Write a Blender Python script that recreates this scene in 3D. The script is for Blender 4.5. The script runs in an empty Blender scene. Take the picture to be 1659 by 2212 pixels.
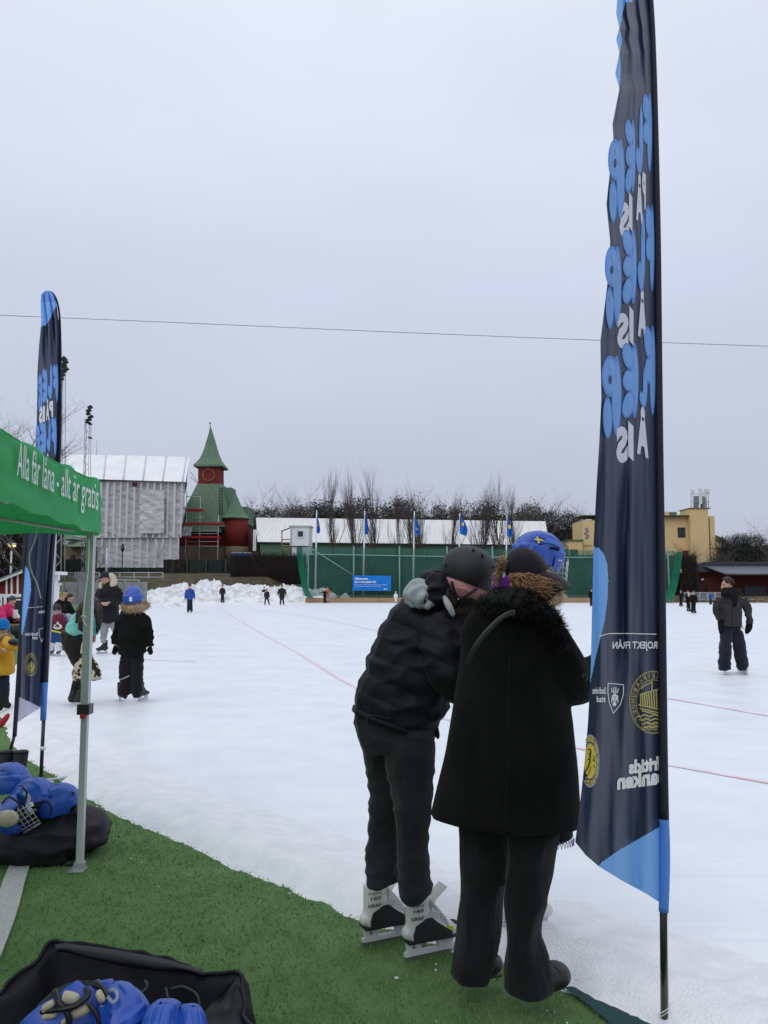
import bpy, bmesh, math, random
import numpy as np
from mathutils import Vector, Matrix, noise
R = math.radians
random.seed(7); np.random.seed(7)
S = bpy.context.scene
COL = S.collection

# ---------------------------------------------------------------- camera
CAM_H, FPX, W, H = 1.55, 1720.0, 1659.0, 2212.0
PITCH = math.atan(162 / FPX)
cd = bpy.data.cameras.new("camera"); cam = bpy.data.objects.new("camera", cd); COL.objects.link(cam)
cam.location = (0, 0, CAM_H); cam.rotation_euler = (math.pi / 2 + PITCH, 0, 0)
cd.sensor_fit = 'VERTICAL'; cd.sensor_height = 36.0; cd.lens = 36.0 * FPX / H
cd.clip_start = 0.05; cd.clip_end = 6000
S.camera = cam

# ---------------------------------------------------------------- overcast sky + soft sun
wd = bpy.data.worlds.new("World"); S.world = wd; wd.use_nodes = True
nt = wd.node_tree; nt.nodes.clear()
def wn(t): return nt.nodes.new(t)
out = wn('ShaderNodeOutputWorld')
sky = wn('ShaderNodeTexSky'); sky.sky_type = 'NISHITA'; sky.sun_disc = False
sky.sun_elevation = R(28); sky.sun_rotation = R(215)
b1 = wn('ShaderNodeBackground'); b1.inputs[1].default_value = 0.05
nt.links.new(sky.outputs[0], b1.inputs[0])
tc = wn('ShaderNodeTexCoord'); sp = wn('ShaderNodeSeparateXYZ'); nt.links.new(tc.outputs['Generated'], sp.inputs[0])
rp = wn('ShaderNodeValToRGB')
nt.links.new(sp.outputs[2], rp.inputs[0])
el = rp.color_ramp.elements
el[0].position = 0.0; el[0].color = (0.490, 0.533, 0.638, 1)
el[1].position = 1.0; el[1].color = (1.12, 1.15, 1.20, 1)
for p_, c_ in ((0.14, (0.530, 0.577, 0.698, 1)), (0.36, (0.655, 0.715, 0.858, 1)), (0.60, (0.780, 0.838, 0.968, 1))):
    e_ = el.new(p_); e_.color = c_
mp = wn('ShaderNodeMapping'); mp.inputs['Scale'].default_value = (1.2, 1.2, 3.2)
nt.links.new(tc.outputs['Generated'], mp.inputs[0])
nz = wn('ShaderNodeTexNoise'); nz.inputs['Scale'].default_value = 1.7; nz.inputs['Detail'].default_value = 4; nz.inputs['Roughness'].default_value = 0.5
nt.links.new(mp.outputs[0], nz.inputs[0])
mr = wn('ShaderNodeMapRange'); mr.inputs[1].default_value = 0.25; mr.inputs[2].default_value = 0.75
mr.inputs[3].default_value = 0.95; mr.inputs[4].default_value = 1.07
nt.links.new(nz.outputs[0], mr.inputs[0])
mx = wn('ShaderNodeMix'); mx.data_type = 'RGBA'; mx.blend_type = 'MULTIPLY'; mx.inputs[0].default_value = 1
nt.links.new(rp.outputs[0], mx.inputs[6]); nt.links.new(mr.outputs[0], mx.inputs[7])
b2 = wn('ShaderNodeBackground'); b2.inputs[1].default_value = 1.0
nt.links.new(mx.outputs[2], b2.inputs[0])
ms = wn('ShaderNodeMixShader'); ms.inputs[0].default_value = 0.95
nt.links.new(b1.outputs[0], ms.inputs[1]); nt.links.new(b2.outputs[0], ms.inputs[2])
nt.links.new(ms.outputs[0], out.inputs[0])

sd = bpy.data.lights.new("sun", 'SUN'); sd.energy = 0.5; sd.angle = R(40); sd.color = (1, 0.97, 0.93)
sun = bpy.data.objects.new("sun", sd); COL.objects.link(sun)
sun.rotation_euler = (R(52), 0, R(-30)); sun.location = (-10, -10, 30)
S.view_settings.view_transform = 'Standard'; S.view_settings.look = 'None'
S.view_settings.exposure = 0.0; S.view_settings.gamma = 1.0
try:
    S.cycles.use_denoising = True; S.cycles.max_bounces = 6; S.cycles.transparent_max_bounces = 12
except Exception: pass

# ---------------------------------------------------------------- pixel <-> place
_cp, _sp = math.cos(PITCH), math.sin(PITCH)
def ray(u, v):
    xc = (u - W / 2) / FPX; yc = (H / 2 - v) / FPX
    return Vector((xc, _cp - yc * _sp, _sp + yc * _cp))
def at(u, v, Y):
    d = ray(u, v); return Vector((0, 0, CAM_H)) + d * (Y / d.y)
def gnd(u, v, z=0.0):
    d = ray(u, v); return Vector((0, 0, CAM_H)) + d * ((z - CAM_H) / d.z)
def ppm(Y): return FPX / Y            # picture units per metre, roughly

# ---------------------------------------------------------------- materials
def mat(name, c, rough=0.8, c2=None, scale=20, bump=0.0, bscale=200, spec=0.3, metal=0.0, sheen=0.0,
        alpha=1.0, trans=0.0, coat=0.0, emit=None, emit_s=0.0, stretch=(1, 1, 1), lo=0.35, hi=0.65, detail=4, bdist=0.01):
    m = bpy.data.materials.new(name); m.use_nodes = True
    t = m.node_tree; N = t.nodes; L = t.links
    bs = N['Principled BSDF']
    bs.inputs['Base Color'].default_value = (*c, 1); bs.inputs['Roughness'].default_value = rough
    bs.inputs['Specular IOR Level'].default_value = spec; bs.inputs['Metallic'].default_value = metal
    bs.inputs['Sheen Weight'].default_value = sheen; bs.inputs['Coat Weight'].default_value = coat
    if emit: bs.inputs['Emission Color'].default_value = (*emit, 1); bs.inputs['Emission Strength'].default_value = emit_s
    co = N.new('ShaderNodeTexCoord'); mpn = N.new('ShaderNodeMapping'); mpn.inputs['Scale'].default_value = stretch
    L.new(co.outputs['Object'], mpn.inputs[0])
    if c2 is not None:
        n = N.new('ShaderNodeTexNoise'); n.inputs['Scale'].default_value = scale; n.inputs['Detail'].default_value = detail
        L.new(mpn.outputs[0], n.inputs[0])
        r = N.new('ShaderNodeValToRGB'); r.color_ramp.elements[0].position = lo; r.color_ramp.elements[1].position = hi
        r.color_ramp.elements[0].color = (*c, 1); r.color_ramp.elements[1].color = (*c2, 1)
        L.new(n.outputs[0], r.inputs[0]); L.new(r.outputs[0], bs.inputs['Base Color'])
    if bump:
        n2 = N.new('ShaderNodeTexNoise'); n2.inputs['Scale'].default_value = bscale; n2.inputs['Detail'].default_value = 3
        L.new(mpn.outputs[0], n2.inputs[0])
        b = N.new('ShaderNodeBump'); b.inputs['Strength'].default_value = bump; b.inputs['Distance'].default_value = bdist
        L.new(n2.outputs[0], b.inputs['Height']); L.new(b.outputs[0], bs.inputs['Normal'])
    last = bs
    if trans:
        tr = N.new('ShaderNodeBsdfTranslucent'); tr.inputs[0].default_value = (*c, 1)
        if c2 is not None: L.new(r.outputs[0], tr.inputs[0])
        mxs = N.new('ShaderNodeMixShader'); mxs.inputs[0].default_value = trans
        L.new(bs.outputs[0], mxs.inputs[1]); L.new(tr.outputs[0], mxs.inputs[2]); last = mxs
    if alpha < 1:
        tp = N.new('ShaderNodeBsdfTransparent'); mxs = N.new('ShaderNodeMixShader'); mxs.inputs[0].default_value = alpha
        L.new(tp.outputs[0], mxs.inputs[1]); L.new(last.outputs[0], mxs.inputs[2]); last = mxs
    L.new(last.outputs[0], N['Material Output'].inputs[0])
    return m
def grey(v): return (v, v, v)

# ---------------------------------------------------------------- mesh builder
class MB:
    def __init__(s): s.v = []; s.f = []; s.mi = []
    def add(s, vs, fs, mi=0):
        o = len(s.v); s.v += [tuple(p) for p in vs]
        s.f += [tuple(i + o for i in f) for f in fs]; s.mi += [mi] * len(fs)
    def quad(s, a, b, c, d, mi=0): s.add([a, b, c, d], [(0, 1, 2, 3)], mi)
    def box(s, lo, hi, mi=0, rot=0, mid=None):
        x0, y0, z0 = lo; x1, y1, z1 = hi
        vs = [Vector(p) for p in ((x0,y0,z0),(x1,y0,z0),(x1,y1,z0),(x0,y1,z0),(x0,y0,z1),(x1,y0,z1),(x1,y1,z1),(x0,y1,z1))]
        if rot:
            c = Vector(mid) if mid else Vector(((x0+x1)/2, (y0+y1)/2, 0)); M = Matrix.Rotation(rot, 3, 'Z')
            vs = [M @ (p - c) + c for p in vs]
        s.add(vs, [(0,3,2,1),(4,5,6,7),(0,1,5,4),(1,2,6,5),(2,3,7,6),(3,0,4,7)], mi)
    def prism(s, pts, d, mi=0):
        n = len(pts); d = Vector(d); P = [Vector(p) for p in pts]
        vs = P + [p + d for p in P]
        s.add(vs, [tuple(range(n))[::-1], tuple(range(n, 2*n))] + [(i, (i+1) % n, n + (i+1) % n, n + i) for i in range(n)], mi)
    def tube(s, pts, rad, n=8, flat=1.0, up=(0, 1, 0), mi=0, cap=True, roundcap=False, dense=0, capl=1.0):
        """sweep; rad a number or list; an entry may be (r_side, r_up)."""
        P = [Vector(p) for p in pts]
        if not isinstance(rad, (list, tuple)): rad = [rad] * len(P)
        rr = [(r if isinstance(r, (tuple, list)) else (r, r * flat)) for r in rad]
        if dense and len(P) > 2:
            P, rr = smooth_path(P, rr, dense)
        up = Vector(up); rings = []
        for i, p in enumerate(P):
            t = (P[min(i+1, len(P)-1)] - P[max(i-1, 0)])
            if t.length < 1e-9: t = Vector((0, 0, 1))
            t.normalize(); sd_ = t.cross(up)
            if sd_.length < 1e-3: sd_ = t.cross(Vector((1, 0, 0.1)))
            sd_.normalize(); u2 = sd_.cross(t).normalized(); rings.append((p, sd_, u2, t, rr[i]))
        if roundcap:
            p, a, b, t, r = rings[0]; m = min(r)
            pre = [(p - t * m * capl * math.sin(q), a, b, t, (r[0]*math.cos(q), r[1]*math.cos(q))) for q in (1.35, 0.95, 0.5)]
            p, a, b, t, r = rings[-1]; m = min(r)
            post = [(p + t * m * capl * math.sin(q), a, b, t, (r[0]*math.cos(q), r[1]*math.cos(q))) for q in (0.5, 0.95, 1.35)]
            rings = pre + rings + post
        vs = []
        for p, a, b, t, r in rings:
            for k in range(n):
                q = 2 * math.pi * k / n; vs.append(p + a * (math.cos(q) * r[0]) + b * (math.sin(q) * r[1]))
        fs = [(i*n + k, i*n + (k+1) % n, (i+1)*n + (k+1) % n, (i+1)*n + k) for i in range(len(rings)-1) for k in range(n)]
        if cap: fs += [tuple(range(n))[::-1], tuple((len(rings)-1)*n + k for k in range(n))]
        s.add(vs, fs, mi)
    def ell(s, c, r, n=14, m=10, M=None, mi=0, z0=-1.0, z1=1.0):
        """ellipsoid, optionally cut to a band of its local z"""
        c = Vector(c); r = r if isinstance(r, (tuple, list)) else (r, r, r); vs = []
        a0, a1 = math.asin(max(-1, z0)), math.asin(min(1, z1))
        for i in range(m + 1):
            a = a0 + (a1 - a0) * i / m
            for k in range(n):
                q = 2 * math.pi * k / n
                p = Vector((r[0]*math.cos(a)*math.cos(q), r[1]*math.cos(a)*math.sin(q), r[2]*math.sin(a)))
                vs.append(c + (M @ p if M else p))
        fs = [(i*n+k, i*n+(k+1) % n, (i+1)*n+(k+1) % n, (i+1)*n+k) for i in range(m) for k in range(n)]
        fs += [tuple(range(n))[::-1], tuple(m*n + k for k in range(n))]
        s.add(vs, fs, mi)
    def grid(s, rows, mi=0, f=None):
        nr, nc = len(rows), len(rows[0]); vs = [p for r in rows for p in r]
        fs = [(i*nc+j, i*nc+j+1, (i+1)*nc+j+1, (i+1)*nc+j) for i in range(nr-1) for j in range(nc-1)]
        s.add(vs, fs, mi)
        if f:
            o = len(s.mi) - len(fs)
            for k in range(len(fs)): s.mi[o + k] = f(k // (nc-1), k % (nc-1))
    def build(s, name, m, parent=None, smooth=True, weld=False):
        base = world_loc(parent)
        me = bpy.data.meshes.new(name)
        me.from_pydata([(p[0]-base[0], p[1]-base[1], p[2]-base[2]) for p in s.v], [], s.f)
        ms_ = m if isinstance(m, (list, tuple)) else [m]
        for q in ms_: me.materials.append(q)
        if len(ms_) > 1: me.polygons.foreach_set('material_index', s.mi)
        if weld:
            bm = bmesh.new(); bm.from_mesh(me); bmesh.ops.remove_doubles(bm, verts=bm.verts, dist=1e-5)
            bmesh.ops.recalc_face_normals(bm, faces=bm.faces); bm.to_mesh(me); bm.free()
        if smooth: me.polygons.foreach_set('use_smooth', [True] * len(me.polygons))
        me.update()
        o = bpy.data.objects.new(name, me); COL.objects.link(o)
        if parent: o.parent = parent
        return o
def smooth_path(P, rr, k):
    n = len(P); Q = []; q2 = []
    def cr(a, b, c, d, t): return 0.5*((2*b)+(c-a)*t+(2*a-5*b+4*c-d)*t*t+(3*b-a-3*c+d)*t**3)
    for i in range(n-1):
        a, b, c, d = P[max(i-1, 0)], P[i], P[i+1], P[min(i+2, n-1)]
        e, f, g, h = rr[max(i-1, 0)], rr[i], rr[i+1], rr[min(i+2, n-1)]
        for j in range(k):
            t = j / k; Q.append(cr(a, b, c, d, t))
            q2.append(tuple(max(1e-4, cr(e[x], f[x], g[x], h[x], t)) for x in (0, 1)))
    Q.append(P[-1]); q2.append(rr[-1]); return Q, q2
def world_loc(o):
    p = Vector((0, 0, 0))
    while o is not None: p = p + o.location; o = o.parent
    return p
def tag(o, label=None, cat=None, group=None, kind=None):
    if label: o['label'] = label
    if cat: o['category'] = cat
    if group: o['group'] = group
    if kind: o['kind'] = kind
    return o
def thing(name, loc, label, cat, group=None):
    o = bpy.data.objects.new(name, None); COL.objects.link(o); o.location = Vector(loc); o.empty_display_size = 0.2
    return tag(o, label, cat, group)
def struct(o): o['kind'] = 'structure'; return o
def copy_tree(o, parent=None):
    c = o.copy(); COL.objects.link(c)
    if parent: c.parent = parent
    for ch in list(o.children): copy_tree(ch, c)
    return c
def fuse(mb, name, m, parent=None, voxel=0.012, smooth=3, wrinkle=0.0, wscale=(8, 8, 14), seed=0, fine=0.0, quilt=None):
    """weld the overlapping volumes of mb into ONE continuous skin"""
    o = mb.build('tmp', m, None)
    md = o.modifiers.new('r', 'REMESH'); md.mode = 'VOXEL'; md.voxel_size = voxel; md.use_smooth_shade = True
    if smooth:
        sm = o.modifiers.new('s', 'SMOOTH'); sm.iterations = smooth; sm.factor = 0.5
    dg = bpy.context.evaluated_depsgraph_get(); dg.update()
    me = bpy.data.meshes.new_from_object(o.evaluated_get(dg)); me.name = name
    old = o.data; bpy.data.objects.remove(o); bpy.data.meshes.remove(old)
    n = len(me.vertices); co = np.empty(n*3); me.vertices.foreach_get('co', co); co = co.reshape(-1, 3)
    if wrinkle:
        no = np.empty(n*3); me.vertices.foreach_get('normal', no); no = no.reshape(-1, 3)
        off = Vector((seed*3.1, seed*1.7, seed)); d = np.empty(n)
        for i in range(n):
            p = Vector((co[i][0]*wscale[0], co[i][1]*wscale[1], co[i][2]*wscale[2])) + off
            q = 1 - abs(noise.noise(p)) * 2.2
            d[i] = wrinkle * (q - 0.5) + fine * noise.noise(p * 4.3)
            if quilt: d[i] += quilt[2] * (abs(math.sin(math.pi * (Vector(co[i]).dot(quilt[0]) + .012 * noise.noise(p * .7)) / quilt[1])) ** .55 - .7)
        co = co + no * d[:, None]
    co = co - np.array(world_loc(parent))[None, :]
    me.vertices.foreach_set('co', co.ravel())
    if not me.materials: me.materials.append(m)
    me.polygons.foreach_set('use_smooth', [True] * len(me.polygons)); me.update()
    o = bpy.data.objects.new(name, me); COL.objects.link(o)
    if parent: o.parent = parent
    return o
def lerp(a, b, t): return a + (b - a) * t
def interp(x, xs, ys): return float(np.interp(x, xs, ys))
def sstep(x, a, b):
    t = min(1, max(0, (x - a) / (b - a))); return t * t * (3 - 2 * t)

# ---------------------------------------------------------------- lettering: text -> flat triangles in a unit box
_tc = {}
def text_tris(txt, weight=0.0, cut=0.0, space=1.0):
    key = (txt, weight, cut, space)
    if key in _tc: return _tc[key]
    cu = bpy.data.curves.new('t', 'FONT'); cu.body = txt; cu.size = 1; cu.offset = weight; cu.resolution_u = 3; cu.space_character = space
    o = bpy.data.objects.new('t', cu); COL.objects.link(o)
    dg = bpy.context.evaluated_depsgraph_get(); dg.update()
    me = bpy.data.meshes.new_from_object(o.evaluated_get(dg))
    bm = bmesh.new(); bm.from_mesh(me); bmesh.ops.triangulate(bm, faces=bm.faces)
    xs = [v.co.x for v in bm.verts] or [0, 1]; ys = [v.co.y for v in bm.verts] or [0, 1]
    x0, x1, y0, y1 = min(xs), max(xs), min(ys), max(ys)
    if cut:
        for _ in range(3):
            es = [e for e in bm.edges if e.calc_length() > cut]
            if not es: break
            bmesh.ops.subdivide_edges(bm, edges=es, cuts=1); bmesh.ops.triangulate(bm, faces=bm.faces)
    bm.verts.index_update()
    V = [((v.co.x-x0)/(x1-x0), (v.co.y-y0)/(y1-y0)) for v in bm.verts]; F = [tuple(v.index for v in f.verts) for f in bm.faces]
    bm.free(); bpy.data.objects.remove(o); bpy.data.curves.remove(cu); bpy.data.meshes.remove(me)
    _tc[key] = (V, F); return V, F
def write(mb, txt, fn, weight=0.0, cut=0.0, mi=0, space=1.0):
    """fn maps (x,y) of the unit box to a place"""
    V, F = text_tris(txt, weight, cut, space); mb.add([fn(x, y) for x, y in V], F, mi)
# ================================================================ materials of the place
M = {}
def ice_mat():
    m = bpy.data.materials.new('ice'); m.use_nodes = True; t = m.node_tree; N = t.nodes; L = t.links
    bs = N['Principled BSDF']; bs.inputs['Specular IOR Level'].default_value = 0.35
    co = N.new('ShaderNodeTexCoord')
    def noise_(scale, st, rot=0, det=4):
        mp_ = N.new('ShaderNodeMapping'); mp_.inputs['Scale'].default_value = st; mp_.inputs['Rotation'].default_value = (0, 0, rot)
        L.new(co.outputs['Object'], mp_.inputs[0]); n = N.new('ShaderNodeTexNoise'); n.inputs['Scale'].default_value = scale
        n.inputs['Detail'].default_value = det; L.new(mp_.outputs[0], n.inputs[0]); return n
    def ramp(n, a, b, ca, cb):
        r = N.new('ShaderNodeValToRGB'); e = r.color_ramp.elements; e[0].position = a; e[1].position = b; e[0].color = (*ca, 1); e[1].color = (*cb, 1)
        L.new(n.outputs[0], r.inputs[0]); return r
    def mul(a, b, f=1.0):
        x = N.new('ShaderNodeMix'); x.data_type = 'RGBA'; x.blend_type = 'MULTIPLY'; x.inputs[0].default_value = f
        L.new(a.outputs[0] if a.type == 'VALTORGB' else a.outputs[2], x.inputs[6]); L.new(b.outputs[0], x.inputs[7]); return x
    c = ramp(noise_(0.5, (1, 0.6, 1)), 0.32, 0.68, (0.82, 0.86, 0.91), (0.875, 0.895, 0.93))
    d = mul(c, ramp(noise_(2.2, (1, 1, 1), 0, 8), 0.34, 0.60, (0.925, 0.94, 0.965), (1, 1, 1)))
    for rot, k in ((0.62, .55), (-0.42, .55), (1.25, 0.7), (2.2, .7), (-.9, .7)):
        d = mul(d, ramp(noise_(1.0, (0.5, 44, 1), rot, 4), 0.28, 0.37, (0.84, 0.87, 0.91), (1, 1, 1)), k)
    d = mul(d, ramp(noise_(30, (1, 1, 1), 0, 3), 0.22, 0.32, (0.72, 0.74, 0.78), (1, 1, 1)), 0.7)
    L.new(d.outputs[2], bs.inputs['Base Color'])
    r = N.new('ShaderNodeMapRange'); r.inputs[3].default_value = 0.22; r.inputs[4].default_value = 0.6
    L.new(noise_(1.2, (1, 1, 1)).outputs[0], r.inputs[0]); L.new(r.outputs[0], bs.inputs['Roughness'])
    b = N.new('ShaderNodeBump'); b.inputs['Strength'].default_value = 0.35; b.inputs['Distance'].default_value = 0.01
    L.new(noise_(18, (1, 1, 1), 0, 6).outputs[0], b.inputs['Height']); L.new(b.outputs[0], bs.inputs['Normal'])
    return m
M['ice'] = ice_mat()
M['snow'] = mat('snow', (0.82, 0.85, 0.89), 0.75, (0.90, 0.91, 0.93), 6, 0.9, 60, spec=0.2, detail=8, bdist=0.02)
M['slush'] = mat('slush', (0.79, 0.81, 0.85), 0.6, (0.89, 0.90, 0.93), 7, 0.8, 90, spec=0.25, detail=10, lo=0.3, hi=0.62)
M['pile'] = mat('pile', (0.62, 0.62, 0.62), 0.85, (0.88, 0.90, 0.93), 1.6, 0.8, 9, detail=9, lo=0.36, hi=0.56, bdist=0.15)
M['pink'] = mat('pink', (0.80, 0.56, 0.62), 0.5, (0.82, 0.80, 0.87), 3.0, 0.1, 90, detail=8, lo=0.42, hi=0.70)
def turf_mat():
    m = mat('turf', (0.085, 0.165, 0.058), 0.85, (0.155, 0.27, 0.10), 260, 0.45, 330, spec=0.15, detail=5, bdist=0.02)
    t = m.node_tree; N = t.nodes; L = t.links; bs = N['Principled BSDF']
    src = bs.inputs['Base Color'].links[0].from_socket
    co = N['Texture Coordinate']
    n = N.new('ShaderNodeTexNoise'); n.inputs['Scale'].default_value = 5; n.inputs['Detail'].default_value = 6; L.new(co.outputs['Object'], n.inputs[0])
    r = N.new('ShaderNodeValToRGB'); e = r.color_ramp.elements; e[0].position = .35; e[1].position = .65; e[0].color = (.82, .86, .8, 1); e[1].color = (1.12, 1.08, 1.1, 1)
    L.new(n.outputs[0], r.inputs[0])
    x = N.new('ShaderNodeMix'); x.data_type = 'RGBA'; x.blend_type = 'MULTIPLY'; x.inputs[0].default_value = 1
    L.new(src, x.inputs[6]); L.new(r.outputs[0], x.inputs[7]); L.new(x.outputs[2], bs.inputs['Base Color']); return m
M['turf'] = turf_mat()
M['blade'] = mat('blade', (0.125, 0.225, 0.085), 0.6, (0.19, 0.31, 0.125), 40, spec=0.25)
M['line'] = mat('line', (0.50, 0.50, 0.49), 0.9, (0.66, 0.65, 0.63), 90, 0.8, 300)
M['teal'] = mat('teal', (0.018, 0.065, 0.07), 0.9, (0.035, 0.10, 0.10), 200, 0.9, 300)
M['earth'] = mat('earth', (0.045, 0.036, 0.022), 0.95, (0.095, 0.085, 0.045), 0.9, 0.6, 8, detail=9, bdist=0.1)
M['concrete'] = mat('concrete', (0.20, 0.21, 0.22), 0.9, (0.30, 0.31, 0.32), 1.5, 0.3, 30, detail=8)
M['steel'] = mat('steel', (0.45, 0.47, 0.49), 0.45, (0.55, 0.57, 0.59), 10, metal=0.6)
M['white'] = mat('white', (0.72, 0.74, 0.76), 0.55, (0.80, 0.81, 0.82), 8)
M['sheet'] = mat('sheet', (0.76, 0.79, 0.82), 0.6, (0.86, 0.87, 0.88), 0.4, 0.2, 4)
M['darkgreen'] = mat('darkgreen', (0.012, 0.022, 0.020), 0.8, (0.022, 0.035, 0.03), 3)
M['hedge'] = mat('hedge', (0.020, 0.015, 0.014), 0.95, (0.075, 0.058, 0.050), 3.0, 1.0, 20, detail=10, stretch=(3, 3, 0.6), bdist=0.2)
M['twig'] = mat('twig', (0.085, 0.070, 0.064), 0.9, (0.14, 0.115, 0.105), 2)
M['bark'] = mat('bark', (0.055, 0.046, 0.042), 0.95, (0.09, 0.076, 0.068), 6, 0.8, 15)
M['needle'] = mat('needle', (0.032, 0.040, 0.034), 0.85, (0.068, 0.074, 0.060), 0.7, detail=6)
M['grnwall'] = mat('grnwall', (0.10, 0.19, 0.12), 0.8, (0.13, 0.23, 0.15), 2, stretch=(6, 6, 0.5))
M['hallroof'] = mat('hallroof', (0.66, 0.66, 0.65), 0.6, (0.78, 0.78, 0.77), 1.2, 0.5, 3, stretch=(4, 0.3, 0.3), bdist=0.05)
M['copper'] = mat('copper', (0.085, 0.16, 0.095), 0.6, (0.13, 0.21, 0.135), 1.2, 0.4, 3, stretch=(3, 3, 0.3), detail=7)
M['redwall'] = mat('redwall', (0.155, 0.018, 0.014), 0.85, (0.20, 0.028, 0.022), 3, 0.4, 10, stretch=(8, 8, 0.5))
M['stone'] = mat('stone', (0.15, 0.115, 0.07), 0.9, (0.24, 0.19, 0.12), 2.5, 0.6, 6)
M['ochre'] = mat('ochre', (0.74, 0.545, 0.275), 0.85, (0.79, 0.59, 0.31), 0.25, 0.2, 6, detail=6)
M['brick'] = mat('brick', (0.085, 0.022, 0.018), 0.9, (0.125, 0.035, 0.028), 4, 0.4, 8, detail=8)
M['roofdark'] = mat('roofdark', (0.030, 0.034, 0.042), 0.55, (0.05, 0.055, 0.065), 2)
M['roofgrey'] = mat('roofgrey', (0.105, 0.12, 0.145), 0.45, (0.15, 0.165, 0.19), 1.5, stretch=(0.4, 4, 1))
M['glass'] = mat('glass', (0.02, 0.022, 0.025), 0.15, spec=0.6)
M['net'] = mat('net', (0.030, 0.125, 0.092), 0.85, (0.042, 0.15, 0.11), 1.0, alpha=0.52, stretch=(2, 2, .3))
M['netend'] = mat('netend', (0.005, 0.115, 0.065), 0.85, (0.01, 0.15, 0.085), 1.0, alpha=0.93, stretch=(2, 2, .3))
M['pole_g'] = mat('pole_g', (0.17, 0.34, 0.30), 0.6)
M['board'] = mat('board', (0.30, 0.185, 0.10), 0.75, (0.40, 0.26, 0.15), 2.0, 0.2, 12, stretch=(0.4, 4, 6))
M['blue_sign'] = mat('blue_sign', (0.0, 0.16, 0.56), 0.5, (0.0, 0.19, 0.62), 2)
M['blueflag'] = mat('blueflag', (0.03, 0.20, 0.66), 0.7, (0.04, 0.23, 0.72), 3, trans=0.3)
M['yellow'] = mat('yellow', (0.78, 0.56, 0.06), 0.6)
M['letter'] = mat('letter', (0.80, 0.80, 0.82), 0.6)
M['wrap'] = mat('wrap', (0.56, 0.55, 0.565), 0.55, (0.64, 0.635, 0.65), 0.35, 0.6, 0.9, detail=7, stretch=(1, 1, 1.5), bdist=0.5, lo=0.36, hi=0.62)
M['strap'] = mat('strap', (0.66, 0.67, 0.69), 0.6)
M['redboard'] = mat('redboard', (0.48, 0.03, 0.035), 0.7)
M['falured'] = mat('falured', (0.14, 0.012, 0.016), 0.8, (0.18, 0.018, 0.02), 8)

# ================================================================ ground, turf, ice
mb = MB(); mb.quad((-900, -300, -0.06), (900, -300, -0.06), (900, 2500, -0.06), (-900, 2500, -0.06))
struct(mb.build('ground', M['earth']))
mb = MB(); mb.quad((-60, -25, 0), (40, -25, 0), (40, 70, 0), (-60, 70, 0))
struct(mb.build('artificial_turf', M['turf'], smooth=False))
E0 = [gnd(u, v) for u, v in ((20, 1562), (34, 1597), (58, 1626), (104, 1658), (137, 1680), (176, 1706), (222, 1733), (278, 1763), (384, 1807), (499, 1862), (549, 1880),
                             (713, 1947), (785, 1978), (1000, 2048), (1230, 2132), (1400, 2205))]
E0 = [Vector((-22, 66, 0)), Vector((-15.0, 40, 0)), Vector((-9.4, 22, 0)), Vector((-5.9, 12.6, 0))] + E0 + [Vector((2.2, 1.9, 0)), Vector((4.2, 0.6, 0)), Vector((8, -1.5, 0)), Vector((16, -5, 0))]
E0, _ = smooth_path(E0, [(0, 0)] * len(E0), 10)
# resample by distance from the camera
edge = [E0[0]]
for p in E0[1:]:
    while (p - edge[-1]).length > max(0.016, 0.012 * max(0.5, (edge[-1]).length - 1.2)):
        st = max(0.016, 0.012 * max(0.5, edge[-1].length - 1.2)); edge.append(edge[-1] + (p - edge[-1]).normalized() * st)
def edge_normals(P):
    out_ = []
    for i in range(len(P)):
        a, b = P[max(0, i-12)], P[min(len(P)-1, i+12)]; t = (b - a).normalized(); out_.append(Vector((-t.y, t.x, 0)))
    return out_
EN = edge_normals(edge)
# turn the normals to the ice side (away from the camera's left)
EN = [n if n.dot(Vector((0.6, 1, 0))) > 0 else -n for n in EN]
ip = [edge[i] + EN[i] * 0.5 for i in range(0, len(edge), 25)]
mb = MB()
poly = [Vector((p.x, p.y, 0.008)) for p in ip] + [Vector((75, -5, 0.008)), Vector((75, 79.5, 0.008)), Vector((-22, 79.5, 0.008))]
bm = bmesh.new(); vs_ = [bm.verts.new(p) for p in poly]; fc = bm.faces.new(vs_); bmesh.ops.triangulate(bm, faces=[fc])
bm.verts.index_update()
mb.add([v.co.copy() for v in bm.verts], [tuple(v.index for v in f.verts) for f in bm.faces]); bm.free()
ob = struct(mb.build('ice_rink', M['ice'], smooth=False))
for f in ob.data.polygons:
    if f.normal.z < 0: f.flip()
# snow bank scraped up along the edge
prof_d = [-0.20, -0.12, -0.07, -0.03, 0.0, 0.03, 0.06, 0.1, 0.14, 0.19, 0.25, 0.31, 0.38, 0.46, 0.54, 0.63, 0.72, 0.82, 0.93, 1.05, 1.18, 1.32, 1.47]
prof_z = [-0.045, -0.022, -0.008, 0.006, 0.017, 0.026, 0.033, 0.04, 0.046, 0.05, 0.054, 0.054, 0.05, 0.044, 0.038, 0.032, 0.027, 0.022, 0.018, 0.014, 0.010, 0.004, -0.01]
rows = []
for i in range(len(edge)):
    r = []
    wob = 0.03 * noise.noise(edge[i] * 1.3) + 0.015 * noise.noise(edge[i] * 5.1)
    for d, z in zip(prof_d, prof_z):
        p = edge[i] + EN[i] * (d * (1 if d < .2 else .2/d + (1-.2/d)*.5) + wob)
        k = 0.010 if d < 0.1 else 0.014
        z2 = z * (1.55 if z > 0 else 1) + k * noise.noise(p * 9) + 0.006 * noise.noise(p * 27) + 0.006 * max(0, noise.noise(p * 4.0)) + (0.006 * noise.noise(p * 61) if d < 0.7 else 0)
        r.append((p.x, p.y, z2))
    rows.append(r)
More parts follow.
